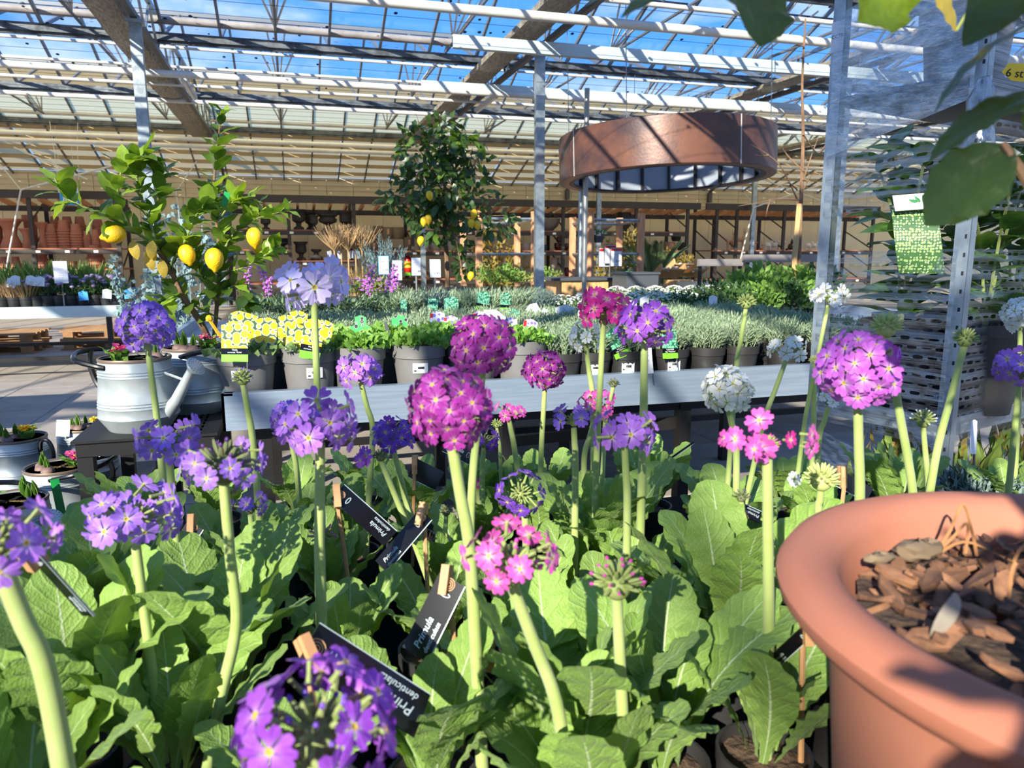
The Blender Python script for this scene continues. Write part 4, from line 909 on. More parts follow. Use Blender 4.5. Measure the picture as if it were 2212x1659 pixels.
for px, py, w_, h_, Y, lean, foot, lab in ((507, 742, .082, .118, 2.62, .03, True, 'yellow viola tag with lime foot at the tray left corner'), (531, 715, .082, .10, 2.78, .04, False, 'half hidden yellow viola tag right of the corner tag'), (570, 722, .084, .085, 2.73, .10, False, 'yellow viola tag leaning between the first two pots'), (516, 702, .07, .08, 2.95, .05, False, 'pale yellow viola tag behind the corner tag'), (578, 706, .06, .05, 2.98, .05, False, 'yellow viola tag mostly hidden behind the leaning one'),
     (618, 716, .06, .10, 2.86, .12, False, 'yellow viola tag at the left of the middle cluster'), (642, 706, .065, .10, 2.93, .16, False, 'tallest yellow viola tag in the middle cluster'), (640, 735, .068, .09, 2.72, .12, False, 'front yellow viola tag in the middle cluster, no foot'), (674, 735, .066, .125, 2.60, .2, True, 'leaning yellow viola tag with lime foot in the second pot'), (697, 728, .06, .10, 2.72, .2, False, 'yellow viola tag behind the tall pale primula stalk')):
    ptag(px, py, w_, h_, Y-.07, pic_yellow, lab, lean, vio if foot else None, foot, foot)
for px, py, w_, h_, Y, lab in ((779, 729, .07, .078, 2.78, 'green tag printed with black violas above the third pot'), (779, 699, .045, .05, 3.02, 'small black viola tag behind the larger one'), (863, 705, .062, .07, 3.0, 'green tag printed with black violas left of the magenta ball')):
    ptag(px, py, w_, h_, Y-.05, pic_black, lab, .03, None, False, False)
for px, py, w_, h_, Y, lean, foot, lab in ((945, 700, .06, .085, 3.0, .03, False, 'violet viola tag with red edge left of the magenta ball'), (974, 705, .055, .07, 2.95, .03, False, 'violet viola tag touching the magenta ball'), (1036, 692, .05, .06, 3.0, .0, False, 'violet viola tag above the magenta ball'), (1104, 718, .058, .10, 2.8, -.08, False, 'violet viola tag leaning left behind the magenta ball'), (1143, 728, .058, .12, 2.66, .2, True, 'violet viola tag with lime foot right of the magenta ball')):
    t = ptag(px, py, w_, h_, Y, pic_purple, lab, lean, [('Viola', .008), ('cornuta', .0075)] if foot else None, foot, foot)
    g = MB(); g.box((-w_*.4, -.0012, h_*.40), (w_*.2, .001, h_*.2)); g.build('red_corner', red_card, t, False)
lvt = [('Lavandula', .0085), ("ang. 'Munstead'", .0075)]
for px, py, w_, h_, Y, lean, foot, lab in ((1336, 742, .072, .105, 2.60, .42 - .8, True, 'lavender tag tilted left over the third black pot'), (1447, 745, .068, .105, 2.57, .02, True, 'upright lavender tag with lime foot on the fourth black pot'), (1110, 682, .06, .05, 3.6, .1, False, 'green lavender tag sunk in the lavender behind the violas'),
     (1706, 745, .05, .06, 2.75, .05, False, 'dark green lavender tag above the last black pots'),
     (935, 660, .06, .07, 4.36, .1, False, 'dark green lavender tag in the back bench, near the wallflowers'), (975, 664, .085, .10, 4.34, .05, False, 'large green lavender tag in the back bench'), (1043, 652, .08, .10, 4.38, .22, True, 'green lavender tag with lime foot, back bench centre'), (1092, 654, .065, .10, 4.38, .05, True, 'green lavender tag with lime foot beside the white tags'), (872, 662, .035, .08, 4.36, 0, False, 'narrow green tag at the left end of the back lavender')):
    ptag(px, py, w_, h_, Y, pic_lav, lab, lean, lvt if foot and Y < 4 else None, foot, foot)
for px, py, w_, h_, Y, lean, lab in ((1066, 690, .11, .055, 3.3, .35, 'blank white tag back tilted above the magenta ball'), (1222, 681, .11, .075, 3.6, .05, 'white tag with dark strip left of the hot pink primula'), (1153, 672, .07, .06, 3.8, -.5, 'grey tag back leaning over the lavender'), (1176, 680, .05, .05, 3.75, .6, 'small white tag back beside the leaning grey one'), (1262, 690, .08, .07, 3.4, .3, 'white tag behind the white primula ball'),
     (1363, 670, .07, .09, 3.9, .0, 'white tag between the pink and purple primulas'), (1392, 660, .06, .09, 4.3, .05, 'speckled white tag in the white bedding plants'), (1398, 772, .04, .125, 2.56, -.05, 'narrow white paper label at the purple primula stalk'), (1497, 680, .05, .06, 3.9, .4, 'dark edged white tag before the green herbs'), (1462, 680, .045, .05, 3.9, .4, 'small dark edged tag left of the similar one'), (1540, 656, .06, .09, 4.3, .1, 'pale tag beside the green bud primula'), (1474, 708, .05, .035, 3.2, 0, 'small white tag lying in the lavender')):
    ptag(px, py, w_, h_, Y, pic_white, lab, lean, None, False, False)
ptag(747, 700, .012, .12, 2.75, slate_box, 'narrow slate stick standing in the viola leaves', -.12, None, False, False, pos=PY(839, 731, 2.72))
# second bench with wallflowers, lavender and white bedding plants
bench('long zinc bench behind the tray table with wallflowers and iberis', -.65, 4.6, 4.3, 6.1, .80)
black12 = pot_mesh('pot', .085, .13, pot_black); grey12 = pot_mesh('pot', .085, .13, pot_grey); soil12 = soil_mesh(.078, .115)
wf = []
for _ in range(2):
    g = sprigs(26, .13, .15, .12, .05, .013, 14); wf.append(g.mesh('foliage', wallflower_leaf))
def spike_me(h, n):
    g = MB(); g.tube([(0, 0, 0), (.01, 0, h*.6), (0, .01, h)], .0035, 4, 1)
    for k in range(n):
        t = .5+.5*k/n; a = k*2.4
        for _ in range(2):
            p = V((.016*math.cos(a), .016*math.sin(a), h*t)); g.ell(p+rdir()*.006, (.010, .010, .007), 5, 3, 0)
    return g.mesh('flower_spike', [purple_small, wallflower_leaf])
spk = [spike_me(.2, 12), spike_me(.27, 14), spike_me(.15, 9)]
wfx = [(PY(px, 660, 4.5+.25*(i % 3)).x, 4.5+.25*(i % 3)) for i, px in enumerate((555, 590, 620, 655, 690, 725, 760, 795, 830, 850))]
for i, (x, y) in enumerate(wfx):
    t = potted('potted_wallflower', 'grey leaved wallflower with purple spikes, %s from the lemon tree' % ORD[i], 'plant', x, y, .805, black12, soil12, wf[i % 2], 'wallflowers on the back bench', sca=.95)
    for k in range(2 if i in (0, 1, 5, 7, 8, 9) else 1):
        o = put('flower_spike', spk[(i+k) % 3], t, (rnd(-.06, .06), rnd(-.06, .06), .19), (rnd(-.25, .25), rnd(-.25, .25), 0))
lavf = [sprigs(60, .12, .17, .115, .045, .006, 13).mesh('foliage', lav) for _ in range(2)]; lavd = sprigs(60, .12, .17, .115, .045, .006, 13).mesh('foliage', lav_blue)
k = 0
for y, pxs in ((4.48, (885, 940, 1000, 1055, 1110, 1165)), (4.8, (880, 930, 985, 1040, 1095, 1150))):
    for px in pxs:
        dk = px in (940, 1165); potted('potted_lavender', ('%s lavender, back bench %s row, %s from the wallflowers' % ('darker blue green' if dk else 'soft grey', 'front' if y < 4.6 else 'rear', ORD[pxs.index(px)])), 'plant', PY(px, 660, y).x, y, .805, grey12, soil12, lavd if dk else lavf[k % 2], 'lavenders on the back bench'); k += 1
def flecked(nl, nf, r_, h, lm_, fm_, ls=.03, lw=.012):
    g = cloud(nl, dome(r_, h, .12), ls, lw, 0); f = dome(r_*1.05, h*1.1, .125, .95)
    for _ in range(nf):
        p, d = f(); g.ell(p, (.011, .011, .005), 5, 3, 1)
    return g.mesh('foliage', [lm_, fm_])
ibe = [flecked(260, 46, .14, .12, herb_dark, white_small), flecked(220, 120, .14, .12, herb_green, white_small)]
for row, (y, pxs) in enumerate(((4.5, (1200, 1240, 1275, 1395, 1440)), (4.85, (1215, 1255, 1370, 1410, 1450, 1490)), (5.2, (1380, 1420, 1465)))):
    for i, px in enumerate(pxs):
        potted('potted_iberis', 'white flowering bedding plant, %s row of the back bench, %s from the lavender' % (ORD[row], ORD[i]), 'plant', PY(px, 660, y).x, y, .805, black12, soil12, ibe[0 if px < 1300 else 1], 'white bedding plants', sca=.85)
hb = [cloud(330, dome(.2, .26, .10, .35), .055, .028, 0, .3).mesh('foliage', m_) for m_ in (herb_green, herb_dark)]
for i, (px, y, s_, dk) in enumerate(((1475, 4.45, .8, 1), (1530, 4.5, .8, 1), (1590, 4.45, .95, 1), (1650, 4.5, 1.0, 0), (1710, 4.45, 1.0, 1), (1760, 4.5, 1.0, 0), (1540, 4.85, 1.0, 1), (1600, 4.9, 1.2, 0), (1665, 4.9, 1.3, 0), (1730, 4.9, 1.3, 0), (1640, 5.3, 1.4, 0), (1710, 5.35, 1.35, 0), (1775, 5.3, 1.3, 1))):
    potted('potted_herb', '%s leafy herb mound, %s of those left of the trolley' % ('dark green' if dk else 'bright green', ORD[i]), 'plant', PY(px, 650, y).x, y, .805, black12, soil12, hb[dk], 'green herb mounds', sca=s_*.84)
# ---------------------------------------------------------------- black shelf, watering cans
sh = thing('metal_stand', 'black perforated metal stand carrying two zinc watering cans', 'stand', (-.66, 2.52, 0))
g = MB(); g.box((.2, .3, .705), (.40, .62, .045)); g.build('top_frame', black_metal, sh, False)
g = MB(); g.box((.2, .3, .731), (.42, .64, .008)); g.build('top_plate', black_metal, sh, False)
g = MB()
for i in range(12):
    for j in range(8): g.box((.255+.02*(i % 6)*1.0, .04+.05*j+.3*(i//6)*.0, .7356), (.006, .028, .0012))
tag(g.build('slots', rack_shelf, sh, False), kind='stuff')
lm = MB(); lm.box((0, 0, .34), (.045, .045, .68)); lme = lm.mesh('leg', black_metal, False)
for x in (.022, .378):
    for y in (.015, .585): put('leg', lme, sh, (x, y, 0))
g = MB(); g.box((.2, .3, .12), (.40, .62, .03)); g.build('lower_shelf', black_metal, sh, False)
def watering_can(lab, loc, rz, hoop=True, spout=True, sc_=1, side=True, grp='zinc watering cans'):
    t = thing('watering_can', lab, 'watering can', loc, rz, grp); t.scale = (sc_,)*3
    prof = [(.001, 0), (.094, 0), (.098, .006), (.124, .046), (.1225, .052)]
    for zc in (.078, .178):
        for k in range(3):
            z = zc+k*.009; r_ = .1225-(z-.052)*.085; prof += [(r_, z-.003), (r_+.0022, z), (r_, z+.003)]
    prof += [(.108, .232), (.1, .232), (.104, .19), (.001, .19)]
    g = MB(); g.lathe(prof, 40); g.build('body', can_zinc, t)
    g = MB(); g.lathe([(.104, .228), (.109, .226), (.111, .232), (.109, .237), (.103, .236), (.104, .228)], 40); g.build('rim', can_rim, t)
    if hoop:
        pts = [V((-.02, -.108, .212)), V((-.05, -.118, .219)), V((-.12, -.12, .235)), V((-.172, -.06, .248)), V((-.18, 0, .252)), V((-.172, .06, .248)), V((-.12, .12, .235)), V((-.05, .118, .219)), V((-.02, .108, .212))]
        g = MB(); g.tube(bez(pts, 4), .0085, 8); g.build('hoop_handle', handle_black, t)
        g = MB(); g.tube(bez([(-.176, 0, .25), (-.182, 0, .2), (-.16, 0, .14), (-.115, 0, .10)], 4), .0095, 8)
        for z in (.098, .104): g.ell((-.117, 0, z), (.004, .004, .003), 6, 4)
        g.build('rear_handle', handle_black, t)
    if side:
        g = MB(); g.tube(bez([(0, -.112, .19), (.0, -.122, .225), (.005, -.15, .225), (.01, -.165, .18), (.01, -.155, .1), (.005, -.128, .055)], 4), .0085, 8); g.box((0, -.112, .185), (.02, .006, .03)); g.box((.005, -.126, .05), (.02, .006, .03)); g.build('side_handle', handle_black, t)
        g = MB()
        for x in (-.005, .006):
            for y, z in ((-.117, .176), (-.131, .042)): g.ell((x, y, z), (.003, .003, .003), 6, 4)
        tag(g.build('rivets', white_card, t), kind='stuff')
    if spout:
        g = MB(); g.tube([(.105, 0, .05), (.15, 0, .10), (.215, 0, .20)], [.023, .019, .013], 12); g.build('spout', can_zinc, t)
        d = V((.8, 0, .6)).normalized(); M_ = V((0, 0, 1)).rotation_difference(d).to_matrix().to_4x4(); M_.translation = V((.212, 0, .197))
        g = MB(); g.lathe([(.013, 0), (.032, .022), (.034, .025), (.032, .028), (.001, .031)], 24); o = put('rose', g.mesh('rose', can_zinc), t, M=M_)
        g = MB()
        for k in range(1, 4):
            for j in range(6*k): a = 6.283*j/(6*k); g.ell((.009*k*math.cos(a), .009*k*math.sin(a), .0295), (.0013, .0013, .0008), 6, 3)
        tag(g.build('rose_holes', ink, o), kind='stuff')
        g = MB(); g.tube([(.10, 0, .19), (.19, 0, .165)], .0045, 6); g.build('spout_brace', can_zinc, t)
    return t
SZ = .7352
c1 = V((-.50, 2.66, SZ)); watering_can('front zinc watering can with black hoop handle on the black stand', c1, R(-32), side=False)
c2 = V((-.345, 2.90, SZ)); watering_can('rear zinc watering can standing behind the front one on the stand', c2, R(150), spout=False, side=True)
lowt = thing('metal_stand', 'low black stand holding planted zinc cans beside the floor', 'stand', (-1.6, 2.1, 0))
g = MB(); g.box((.45, .85, .30), (1.0, 1.75, .04)); g.build('top_plate', black_metal, lowt, False)
lm = MB(); lm.box((0, 0, .14), (.045, .045, .28)); lme = lm.mesh('leg', black_metal, False)
for x in (.02, .88):
    for y in (.05, 1.65): put('leg', lme, lowt, (x, y, 0))
LZ0 = .3205
low = [(V((-1.12, 3.46, LZ0)), 'low zinc can planted with yellow primroses at the photo edge', R(60), False, True), (V((-.90, 3.60, LZ0)), 'low zinc can with white tag and bulb shoots by the stand', R(100), False, False), (V((-.83, 2.93, LZ0)), 'shaded zinc can with black side handle and pink primrose', R(170), True, True), (V((-.87, 2.55, LZ0)), 'nearest zinc can with perforated rose and yellow primrose', R(-45), True, False)]
for i, (p, lab, rz, hoop, side) in enumerate(low): watering_can(lab, p, rz, hoop, i == 3, 1.0, side)
g = MB(); g.lathe([(.001, 0), (.08, 0), (.1, .18), (.09, .18), (.001, .15)], 24); o = g.build('zinc_pot', can_zinc, None, True, (-.53, 2.9, .136)); tag(o, 'zinc pot with pink primrose on the lower shelf of the stand', 'pot')
# plantings: bulb shoots, moss, primroses
def leafgrid(Lf, Wf, nu=8, nv=4, bend=.6, th0=.2, outline=None, fold=.25, wav=0.0, serr=0, g=None, M=None, mi=0, tw=0):
    """a leaf of nu x nv cells growing from the origin up and towards +X; UV x along, y across"""
    g = g or MB(); b = len(g.v); th = th0; p = V((0, 0, 0)); pos = []
    for i in range(nu+1):
        pos.append((p.copy(), th)); th += bend/nu; p = p+V((math.sin(th), 0, math.cos(th)))*Lf/nu
    for i in range(nu+1):
        t = i/nu; hw = Wf/2*(outline(t) if outline else math.sin(math.pi*min(1, .06+.94*t)**.8)**.9)
        if serr and 0 < i < nu: hw *= 1+serr*(1 if i % 2 else -1)
        q, a = pos[i]; n2 = V((-math.cos(a), 0, math.sin(a)))
        for j in range(nv+1):
            v_ = -1+2*j/nv; lift = fold*abs(v_)*hw*(1-.35*abs(v_)*2)+wav*hw*math.sin(i*1.7+v_*2)*abs(v_)
            c_ = V((0, v_*hw, 0)); c_ = q+c_+n2*lift
            if tw: c_ = Matrix.Rotation(tw*t, 3, 'Z') @ c_
            g.v.append(tuple((M @ c_) if M else c_))
    for i in range(nu):
        for j in range(nv):
            k = b+i*(nv+1)+j; u0_, u1_, v0_, v1_ = i/nu, (i+1)/nu, j/nv, (j+1)/nv
            g.face((k, k+1, k+nv+2, k+nv+1), mi, ((u0_, v0_), (u0_, v1_), (u1_, v1_), (u1_, v0_)))
    return g
shoot = MB()
for k in range(5): leafgrid(.06, .022, 5, 2, -.15, .12, None, .9, g=shoot, M=Matrix.Rotation(k*1.26, 3, 'Z'))
shoot_me = shoot.mesh('bulb_shoot', bulb_leaf); g = MB(); g.ell((0, 0, 0), (.024, .024, .022), 10, 6); bulb_me = g.mesh('bulb', bulb_skin)
mossm = MB(); mossm.lathe([(.103, 0), (.09, .012), (.05, .02), (.001, .022)], 20)
for i in range(len(mossm.v)): v_ = mossm.v[i]; mossm.v[i] = (v_[0], v_[1], v_[2]+rnd(-.006, .006))
moss_me = mossm.mesh('moss', moss); prl = [leafgrid(.085, .04, 8, 4, rnd(.7, 1.3), .3, None, .2, .25).mesh('leaf', primrose_leaf) for _ in range(3)]
def primrose_me(mt):
    g = MB()
    for k in range(5):
        a = 6.283*k/5; b = len(g.v); g.v.append((0, 0, 0))
        for j, (da, rr) in enumerate(((-.62, .7), (-.4, 1.0), (0, .88), (.4, 1.0), (.62, .7))): g.v.append((.02*rr*math.cos(a+da), .02*rr*math.sin(a+da), .004+.003*math.sin(j+k)))
        for j in range(4): g.face((b, b+1+j, b+2+j), 0)
    g.lathe([(.0045, .0035), (.001, .005)], 8, (0, 0, 0), 1); g.tube([(0, 0, 0), (0, 0, -.035)], .0018, 5, 2); return g.mesh('bloom', [mt, eye_dark if mt == gold_p else ext_yellow, bulb_leaf])
pr_y, pr_p = primrose_me(gold_p), primrose_me(pink_p)
def planting(lab, loc, blooms, shoots, bulbs=1, z=.205, lf=7, off=(.03, .0), leafcol=None):
    t = thing('bulb_planting', lab, 'planting', (loc.x, loc.y, loc.z+z)); put('moss', moss_me, t)
    for (x, y) in shoots:
        if bulbs: put('bulb', bulb_me, t, (x, y, .02))
        put('bulb_shoot', shoot_me, t, (x, y, .028), (rnd(-.15, .15), rnd(-.15, .15), rnd(0, 6)), rnd(.8, 1.15))
    for k in range(lf): put('leaf', prl[k % 3], t, (off[0]+rnd(-.012, .012), off[1]+rnd(-.012, .012), .015), (0, 0, 6.283*k/lf+rnd(-.3, .3)), rnd(.8, 1.1))
    for k in range(blooms[1]):
        a = rnd(0, 6.28); rr = .028*math.sqrt(rnd(0, 1)); put('bloom', blooms[0], t, (off[0]+rr*math.cos(a), off[1]+rr*math.sin(a), .055+rnd(0, .012)), (rnd(-.5, .2)+.5, rnd(-.4, .4), rnd(0, 6)), rnd(.9, 1.15))
    return t
planting('bulbs and a leafy pink primrose in the front watering can', c1, (pr_p, 4), [(.06, .02)], off=(-.035, -.02)); planting('hyacinth shoots and magenta primrose in the rear watering can', c2, (pr_p, 4), [(-.03, -.03), (-.055, .01), (.0, -.045)], off=(.05, .0))
planting('yellow primrose and bulb shoots in the low can at the edge', low[0][0], (pr_y, 6), [(-.05, -.02), (-.02, -.045), (-.06, .02), (-.01, .02)], off=(.035, .01)); planting('bulb shoots and a yellow primrose in the tagged low can', low[1][0], (pr_y, 4), [(-.02, -.02), (.0, .02), (-.05, 0)], off=(.06, .0))
planting('green hyacinth shoots and pink primrose in the shaded can', low[2][0], (pr_p, 4), [(-.05, -.01), (-.02, -.05), (-.06, .03)], off=(.05, .01)); planting('yellow and red primroses with narcissus shoots in the nearest can', low[3][0], (pr_y, 4), [(.045, .02), (.06, -.01), (.03, .045), (.07, .03)], bulbs=0, off=(-.055, -.03))
planting('pink primrose and tulip shoots in the zinc pot', V((-.53, 2.9, .136)), (pr_p, 3), [(-.05, 0), (-.06, .03)], z=.155, bulbs=0, off=(.035, 0))
def card_at(px, py, D, w_, h_, lab, mt=white_card, rot=(0, 0, 0)):
    p = PD(px, py, D); g = MB(); g.box((0, 0, 0), (w_, .002, h_)); o = g.build('price_card', mt, None, False, p); o.rotation_euler = rot; return tag(o, lab, 'tag')
card_at(136, 925, 3.15, .05, .07, 'white folded tag in the low can beside the stand', rot=(-.2, .15, .3)); card_at(193, 1075, 2.55, .03, .17, 'long white label hanging on the shaded can', rot=(0, .1, .4)); card_at(130, 1095, 2.42, .025, .19, 'green label strip hanging between the two nearest cans', green_foil, (0, -.08, .3))
# ---------------------------------------------------------------- citrus leaves and trees
UPV = V((0, 0, 1))
def frame(d, upv=UPV, roll=0.0):
    """local Z along d, local -X towards upv: a leaf lies with its upper side to upv"""
    z = V(d).normalized(); x = -(V(upv)-z*V(upv).dot(z))
    if x.length < 1e-3: x = z.orthogonal()
    x.normalize(); x = Quaternion(z, roll) @ x; y = z.cross(x)
    return Matrix((x, y, z)).transposed().to_4x4()
cit_out = lambda t: max(.05, math.sin(math.pi*min(1, .02+.98*t**.9))**.8) if t < 1 else .02
citl = [[leafgrid(1, .46+.05*k, 7, 4, (.5, .9, .2, .7)[k], -.1, cit_out, .28, .12).mesh('leaf', m_) for k in range(4)] for m_ in (citrus_leaf, citrus_leaf_light, citrus_leaf_dark, yellow_leaf)]
def leafy(parent, pts, l_, n, mix=(6, 3, 1), start=.25, jit=.35, droop=.0, base=V((0, 0, 0)), out=.9):
    """n leaves along the branch pts (world), as children of parent standing at base"""
    pts = [V(p) for p in pts]; k = len(pts)-1
    for i in range(n):
        t = start+(1-start)*(i+rnd(0, .9))/n; q = min(k-1, int(t*k)); f = t*k-q; p = pts[q].lerp(pts[q+1], min(1, f)); d = (pts[q+1]-pts[q]).normalized()
        o = Quaternion(d, i*2.4+rnd(-.4, .4)) @ d.orthogonal().normalized(); dd = (o*out+d*.6+rdir()*jit+V((0, 0, .25-droop))).normalized()
        mi = random.choices(range(len(mix)), mix)[0]
        M_ = frame(dd, UPV+rdir()*.35, rnd(-.3, .3)); M_.translation = p-base
        put('leaf', random.choice(citl[mi]), parent, M=M_ @ Matrix.Scale(l_*rnd(.6, 1.15), 4))
lem = MB(); lem.lathe([(.001, -.046), (.006, -.044), (.010, -.037), (.021, -.028), (.029, -.012), (.031, .004), (.028, .02), (.018, .033), (.008, .038), (.001, .038)], 20); lem_me = lem.mesh('lemon', lemon_skin)
def lemon(parent, p, d, s_, base):
    M_ = V((0, 0, -1)).rotation_difference(V(d).normalized()).to_matrix().to_4x4(); M_.translation = V(p)-base; put('lemon', lem_me, parent, M=M_ @ Matrix.Scale(s_, 4))
LB = V((-.27, 3.12, SZ)); lt1 = thing('lemon_tree', 'lemon tree with ripe lemons and crooked trunk behind the watering cans', 'tree', LB)
g = MB(); g.lathe([(.001, 0), (.09, 0), (.115, .17), (.12, .17), (.122, .2), (.11, .2), (.10, .175), (.001, .175)], 28); g.build('pot', copper, lt1); put('soil', soil_mesh(.1, .176), lt1)
# its stand: a box of the same height as the black stand
g = MB(); g.box((0, 0, .705), (.42, .36, .05)); o = g.build('black_plinth', black_metal, None, False, (-.32, 3.14, 0)); tag(o, 'black plinth carrying the lemon tree pot behind the stand', 'stand'); 
g = MB()
for x in (-.18, .18):
    for y in (-.15, .15): g.box((x, y, .34), (.04, .04, .68))
g.build('legs', black_metal, o, False)
def br(px, r0_, r1_, parent, base, name='branch', mt=bark, dy=0.0):
    pts = bez([PY(a, b_, c+dy) for a, b_, c in px], 5); k = len(pts)
    g = MB(); g.tube([p-base for p in pts], [r0_+(r1_-r0_)*i/(k-1) for i in range(k)], 7); g.build(name, mt, parent); return pts
T = br([(452, 735, 3.12), (430, 690, 3.10), (395, 640, 3.06), (372, 590, 3.04), (352, 555, 3.02), (322, 520, 3.0)], .0135, .008, lt1, LB, 'trunk')
B1 = br([(322, 520, 3.0), (285, 497, 2.97), (232, 468, 2.93), (172, 443, 2.9), (140, 424, 2.9), (118, 385, 2.9)], .006, .0025, lt1, LB, mt=twig)
B2 = br([(340, 540, 3.0), (322, 470, 3.02), (300, 410, 3.03), (295, 350, 3.03), (318, 335, 3.03)], .006, .002, lt1, LB, mt=twig)
B3 = br([(352, 555, 3.02), (335, 480, 3.05), (350, 410, 3.08), (345, 370, 3.1)], .006, .002, lt1, LB, mt=twig)
B4 = br([(285, 497, 2.97), (255, 430, 2.97), (262, 370, 2.97), (275, 345, 2.97)], .004, .002, lt1, LB, mt=twig)
B5 = br([(365, 580, 3.03), (400, 520, 3.0), (420, 470, 2.98), (445, 440, 2.97)], .006, .002, lt1, LB, mt=twig)
S1 = br([(462, 735, 3.14), (470, 640, 3.16), (474, 560, 3.17), (468, 480, 3.18), (462, 400, 3.18), (470, 320, 3.18), (478, 235, 3.18)], .009, .002, lt1, LB, 'stem', mt=bark)
B6 = br([(472, 560, 3.17), (510, 500, 3.15), (560, 470, 3.13), (622, 455, 3.12)], .005, .002, lt1, LB, mt=twig)
B7 = br([(473, 600, 3.17), (530, 575, 3.12), (575, 550, 3.1), (598, 535, 3.1)], .005, .002, lt1, LB, mt=twig)
B8 = br([(470, 650, 3.16), (440, 610, 3.08), (420, 560, 3.05), (405, 520, 3.04)], .005, .002, lt1, LB, mt=twig)
B9 = br([(478, 690, 3.15), (420, 660, 3.1), (380, 640, 3.06), (345, 660, 3.04)], .004, .002, lt1, LB, mt=twig)
B10 = br([(475, 640, 3.15), (510, 615, 3.12), (530, 640, 3.1), (540, 660, 3.1)], .004, .002, lt1, LB, mt=twig)
B11 = br([(468, 480, 3.18), (500, 440, 3.16), (520, 430, 3.15), (560, 440, 3.14)], .004, .002, lt1, LB, mt=twig)
for p_, n, l_, mx_ in ((B1, 28, .095, (4, 5, 0)), (B2, 36, .095, (6, 3, 0)), (B3, 30, .095, (6, 2, 1)), (B4, 22, .09, (5, 4, 0)), (B5, 30, .095, (5, 3, 1)), (S1, 60, .098, (6, 2, 2)), (B6, 34, .075, (2, 7, 0)), (B7, 34, .075, (2, 7, 0)), (B8, 28, .09, (5, 3, 2)), (B9, 28, .09, (6, 3, 1)), (B10, 22, .085, (5, 2, 2)), (B11, 30, .08, (4, 5, 0)), (T, 18, .085, (5, 2, 2))):
    leafy(lt1, p_, l_, n, mx_, .12 if p_ is not T else .45, base=LB)
for px, py, Y, d, s_ in ((246, 507, 2.9, (-.9, -.2, -.25), 1.0), (404, 550, 2.96, (.25, -.3, -1), .95), (463, 560, 2.93, (.02, -.1, -1), 1.05), (550, 513, 2.98, (.05, 0, -1), .95), (325, 552, 2.99, (.3, -.5, -1), .7), (556, 535, 3.2, (0, 0, -1), .7)):
    lemon(lt1, PY(px, py, Y), d, s_, LB)
for px, py, Y, d in ((285, 520, 2.93, (.2, -.4, -.9)), (318, 545, 2.96, (.25, -.3, -1)), (348, 560, 2.97, (.1, -.3, -1)), (330, 520, 2.94, (-.2, -.3, -1))):
    M_ = frame(d, V((0, -1, .3))); M_.translation = PY(px, py, Y)-LB; put('leaf', citl[3][1], lt1, M=M_ @ Matrix.Scale(.07, 4))
g = MB(); g.bar(PY(452, 690, 3.0)-LB, PY(478, 730, 2.95)-LB, .012, .003); g.ell(PY(452, 688, 3.0)-LB, (.014, .014, .014), 7, 5); g.build('yellow_tie', yellow_band, lt1)
p = PY(487, 432, 3.05); g = MB(); g.box((0, 0, 0), (.022, .004, .06), 0, Matrix.Rotation(.3, 3, 'Y')); g.build('green_label', green_foil, lt1, False, p-LB)
# far lemon tree standing on the bulb bench
FB = V((PY(967, 625, 7.8).x, 7.8, BZ+.001)); lt2 = thing('lemon_tree', 'tall lemon tree in wide black pot standing among the price signs', 'tree', FB)
g = MB(); g.lathe([(.001, 0), (.17, 0), (.2, .15), (.215, .15), (.215, .18), (.19, .18), (.18, .15), (.001, .15)], 28); g.build('pot', pot_black, lt2); put('soil', soil_mesh(.18, .152), lt2)
br([(967, 625, 7.8), (965, 560, 7.8), (960, 490, 7.8), (965, 430, 7.8), (955, 380, 7.8)], .028, .014, lt2, FB, 'trunk')
for pts in ([(962, 500, 7.8), (900, 440, 7.7), (850, 420, 7.7)], [(965, 430, 7.8), (920, 350, 7.8), (900, 320, 7.8)], [(965, 430, 7.8), (1010, 370, 7.8), (1020, 320, 7.8)], [(962, 490, 7.8), (1030, 470, 7.7), (1090, 465, 7.6)], [(962, 480, 7.8), (985, 520, 7.6), (1000, 600, 7.55)], [(955, 380, 7.8), (950, 300, 7.8), (970, 275, 7.8)]):
    br(pts, .009, .003, lt2, FB)
bl = [((915, 330), 62, 3), ((1000, 335), 55, 2.6), ((958, 300), 50, 2), ((960, 390), 82, 4), ((905, 425), 55, 2.4), ((1005, 430), 68, 3), ((955, 470), 50, 1.6), ((1070, 470), 42, 1.2), ((985, 520), 30, .9), ((1005, 575), 20, .8), ((845, 425), 28, .7), ((925, 490), 30, .8)]
f2 = MB(); cnt = 0; LV = []
for (px, py), r_, wgt in bl:
    c = PY(px, py, 7.75); rr = r_*dep(c)/F
    for _ in range(int(46*wgt)):
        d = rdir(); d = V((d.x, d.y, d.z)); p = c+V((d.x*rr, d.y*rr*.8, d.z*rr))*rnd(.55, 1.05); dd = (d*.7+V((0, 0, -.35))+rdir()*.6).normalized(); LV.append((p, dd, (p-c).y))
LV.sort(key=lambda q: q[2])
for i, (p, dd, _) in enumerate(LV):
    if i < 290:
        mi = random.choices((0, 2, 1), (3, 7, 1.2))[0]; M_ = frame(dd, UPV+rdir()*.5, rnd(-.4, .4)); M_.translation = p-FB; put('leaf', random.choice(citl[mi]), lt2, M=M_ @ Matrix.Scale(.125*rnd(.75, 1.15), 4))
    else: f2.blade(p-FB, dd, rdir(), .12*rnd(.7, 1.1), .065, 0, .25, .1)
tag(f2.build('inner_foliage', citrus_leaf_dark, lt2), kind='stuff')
for px, py in ((928, 422), (916, 478), (925, 474), (909, 520), (1018, 482), (1031, 486), (1017, 596), (1024, 462)): lemon(lt2, PY(px, py, 7.36), (rnd(-.3, .3), 0, -1), 1.15, FB)
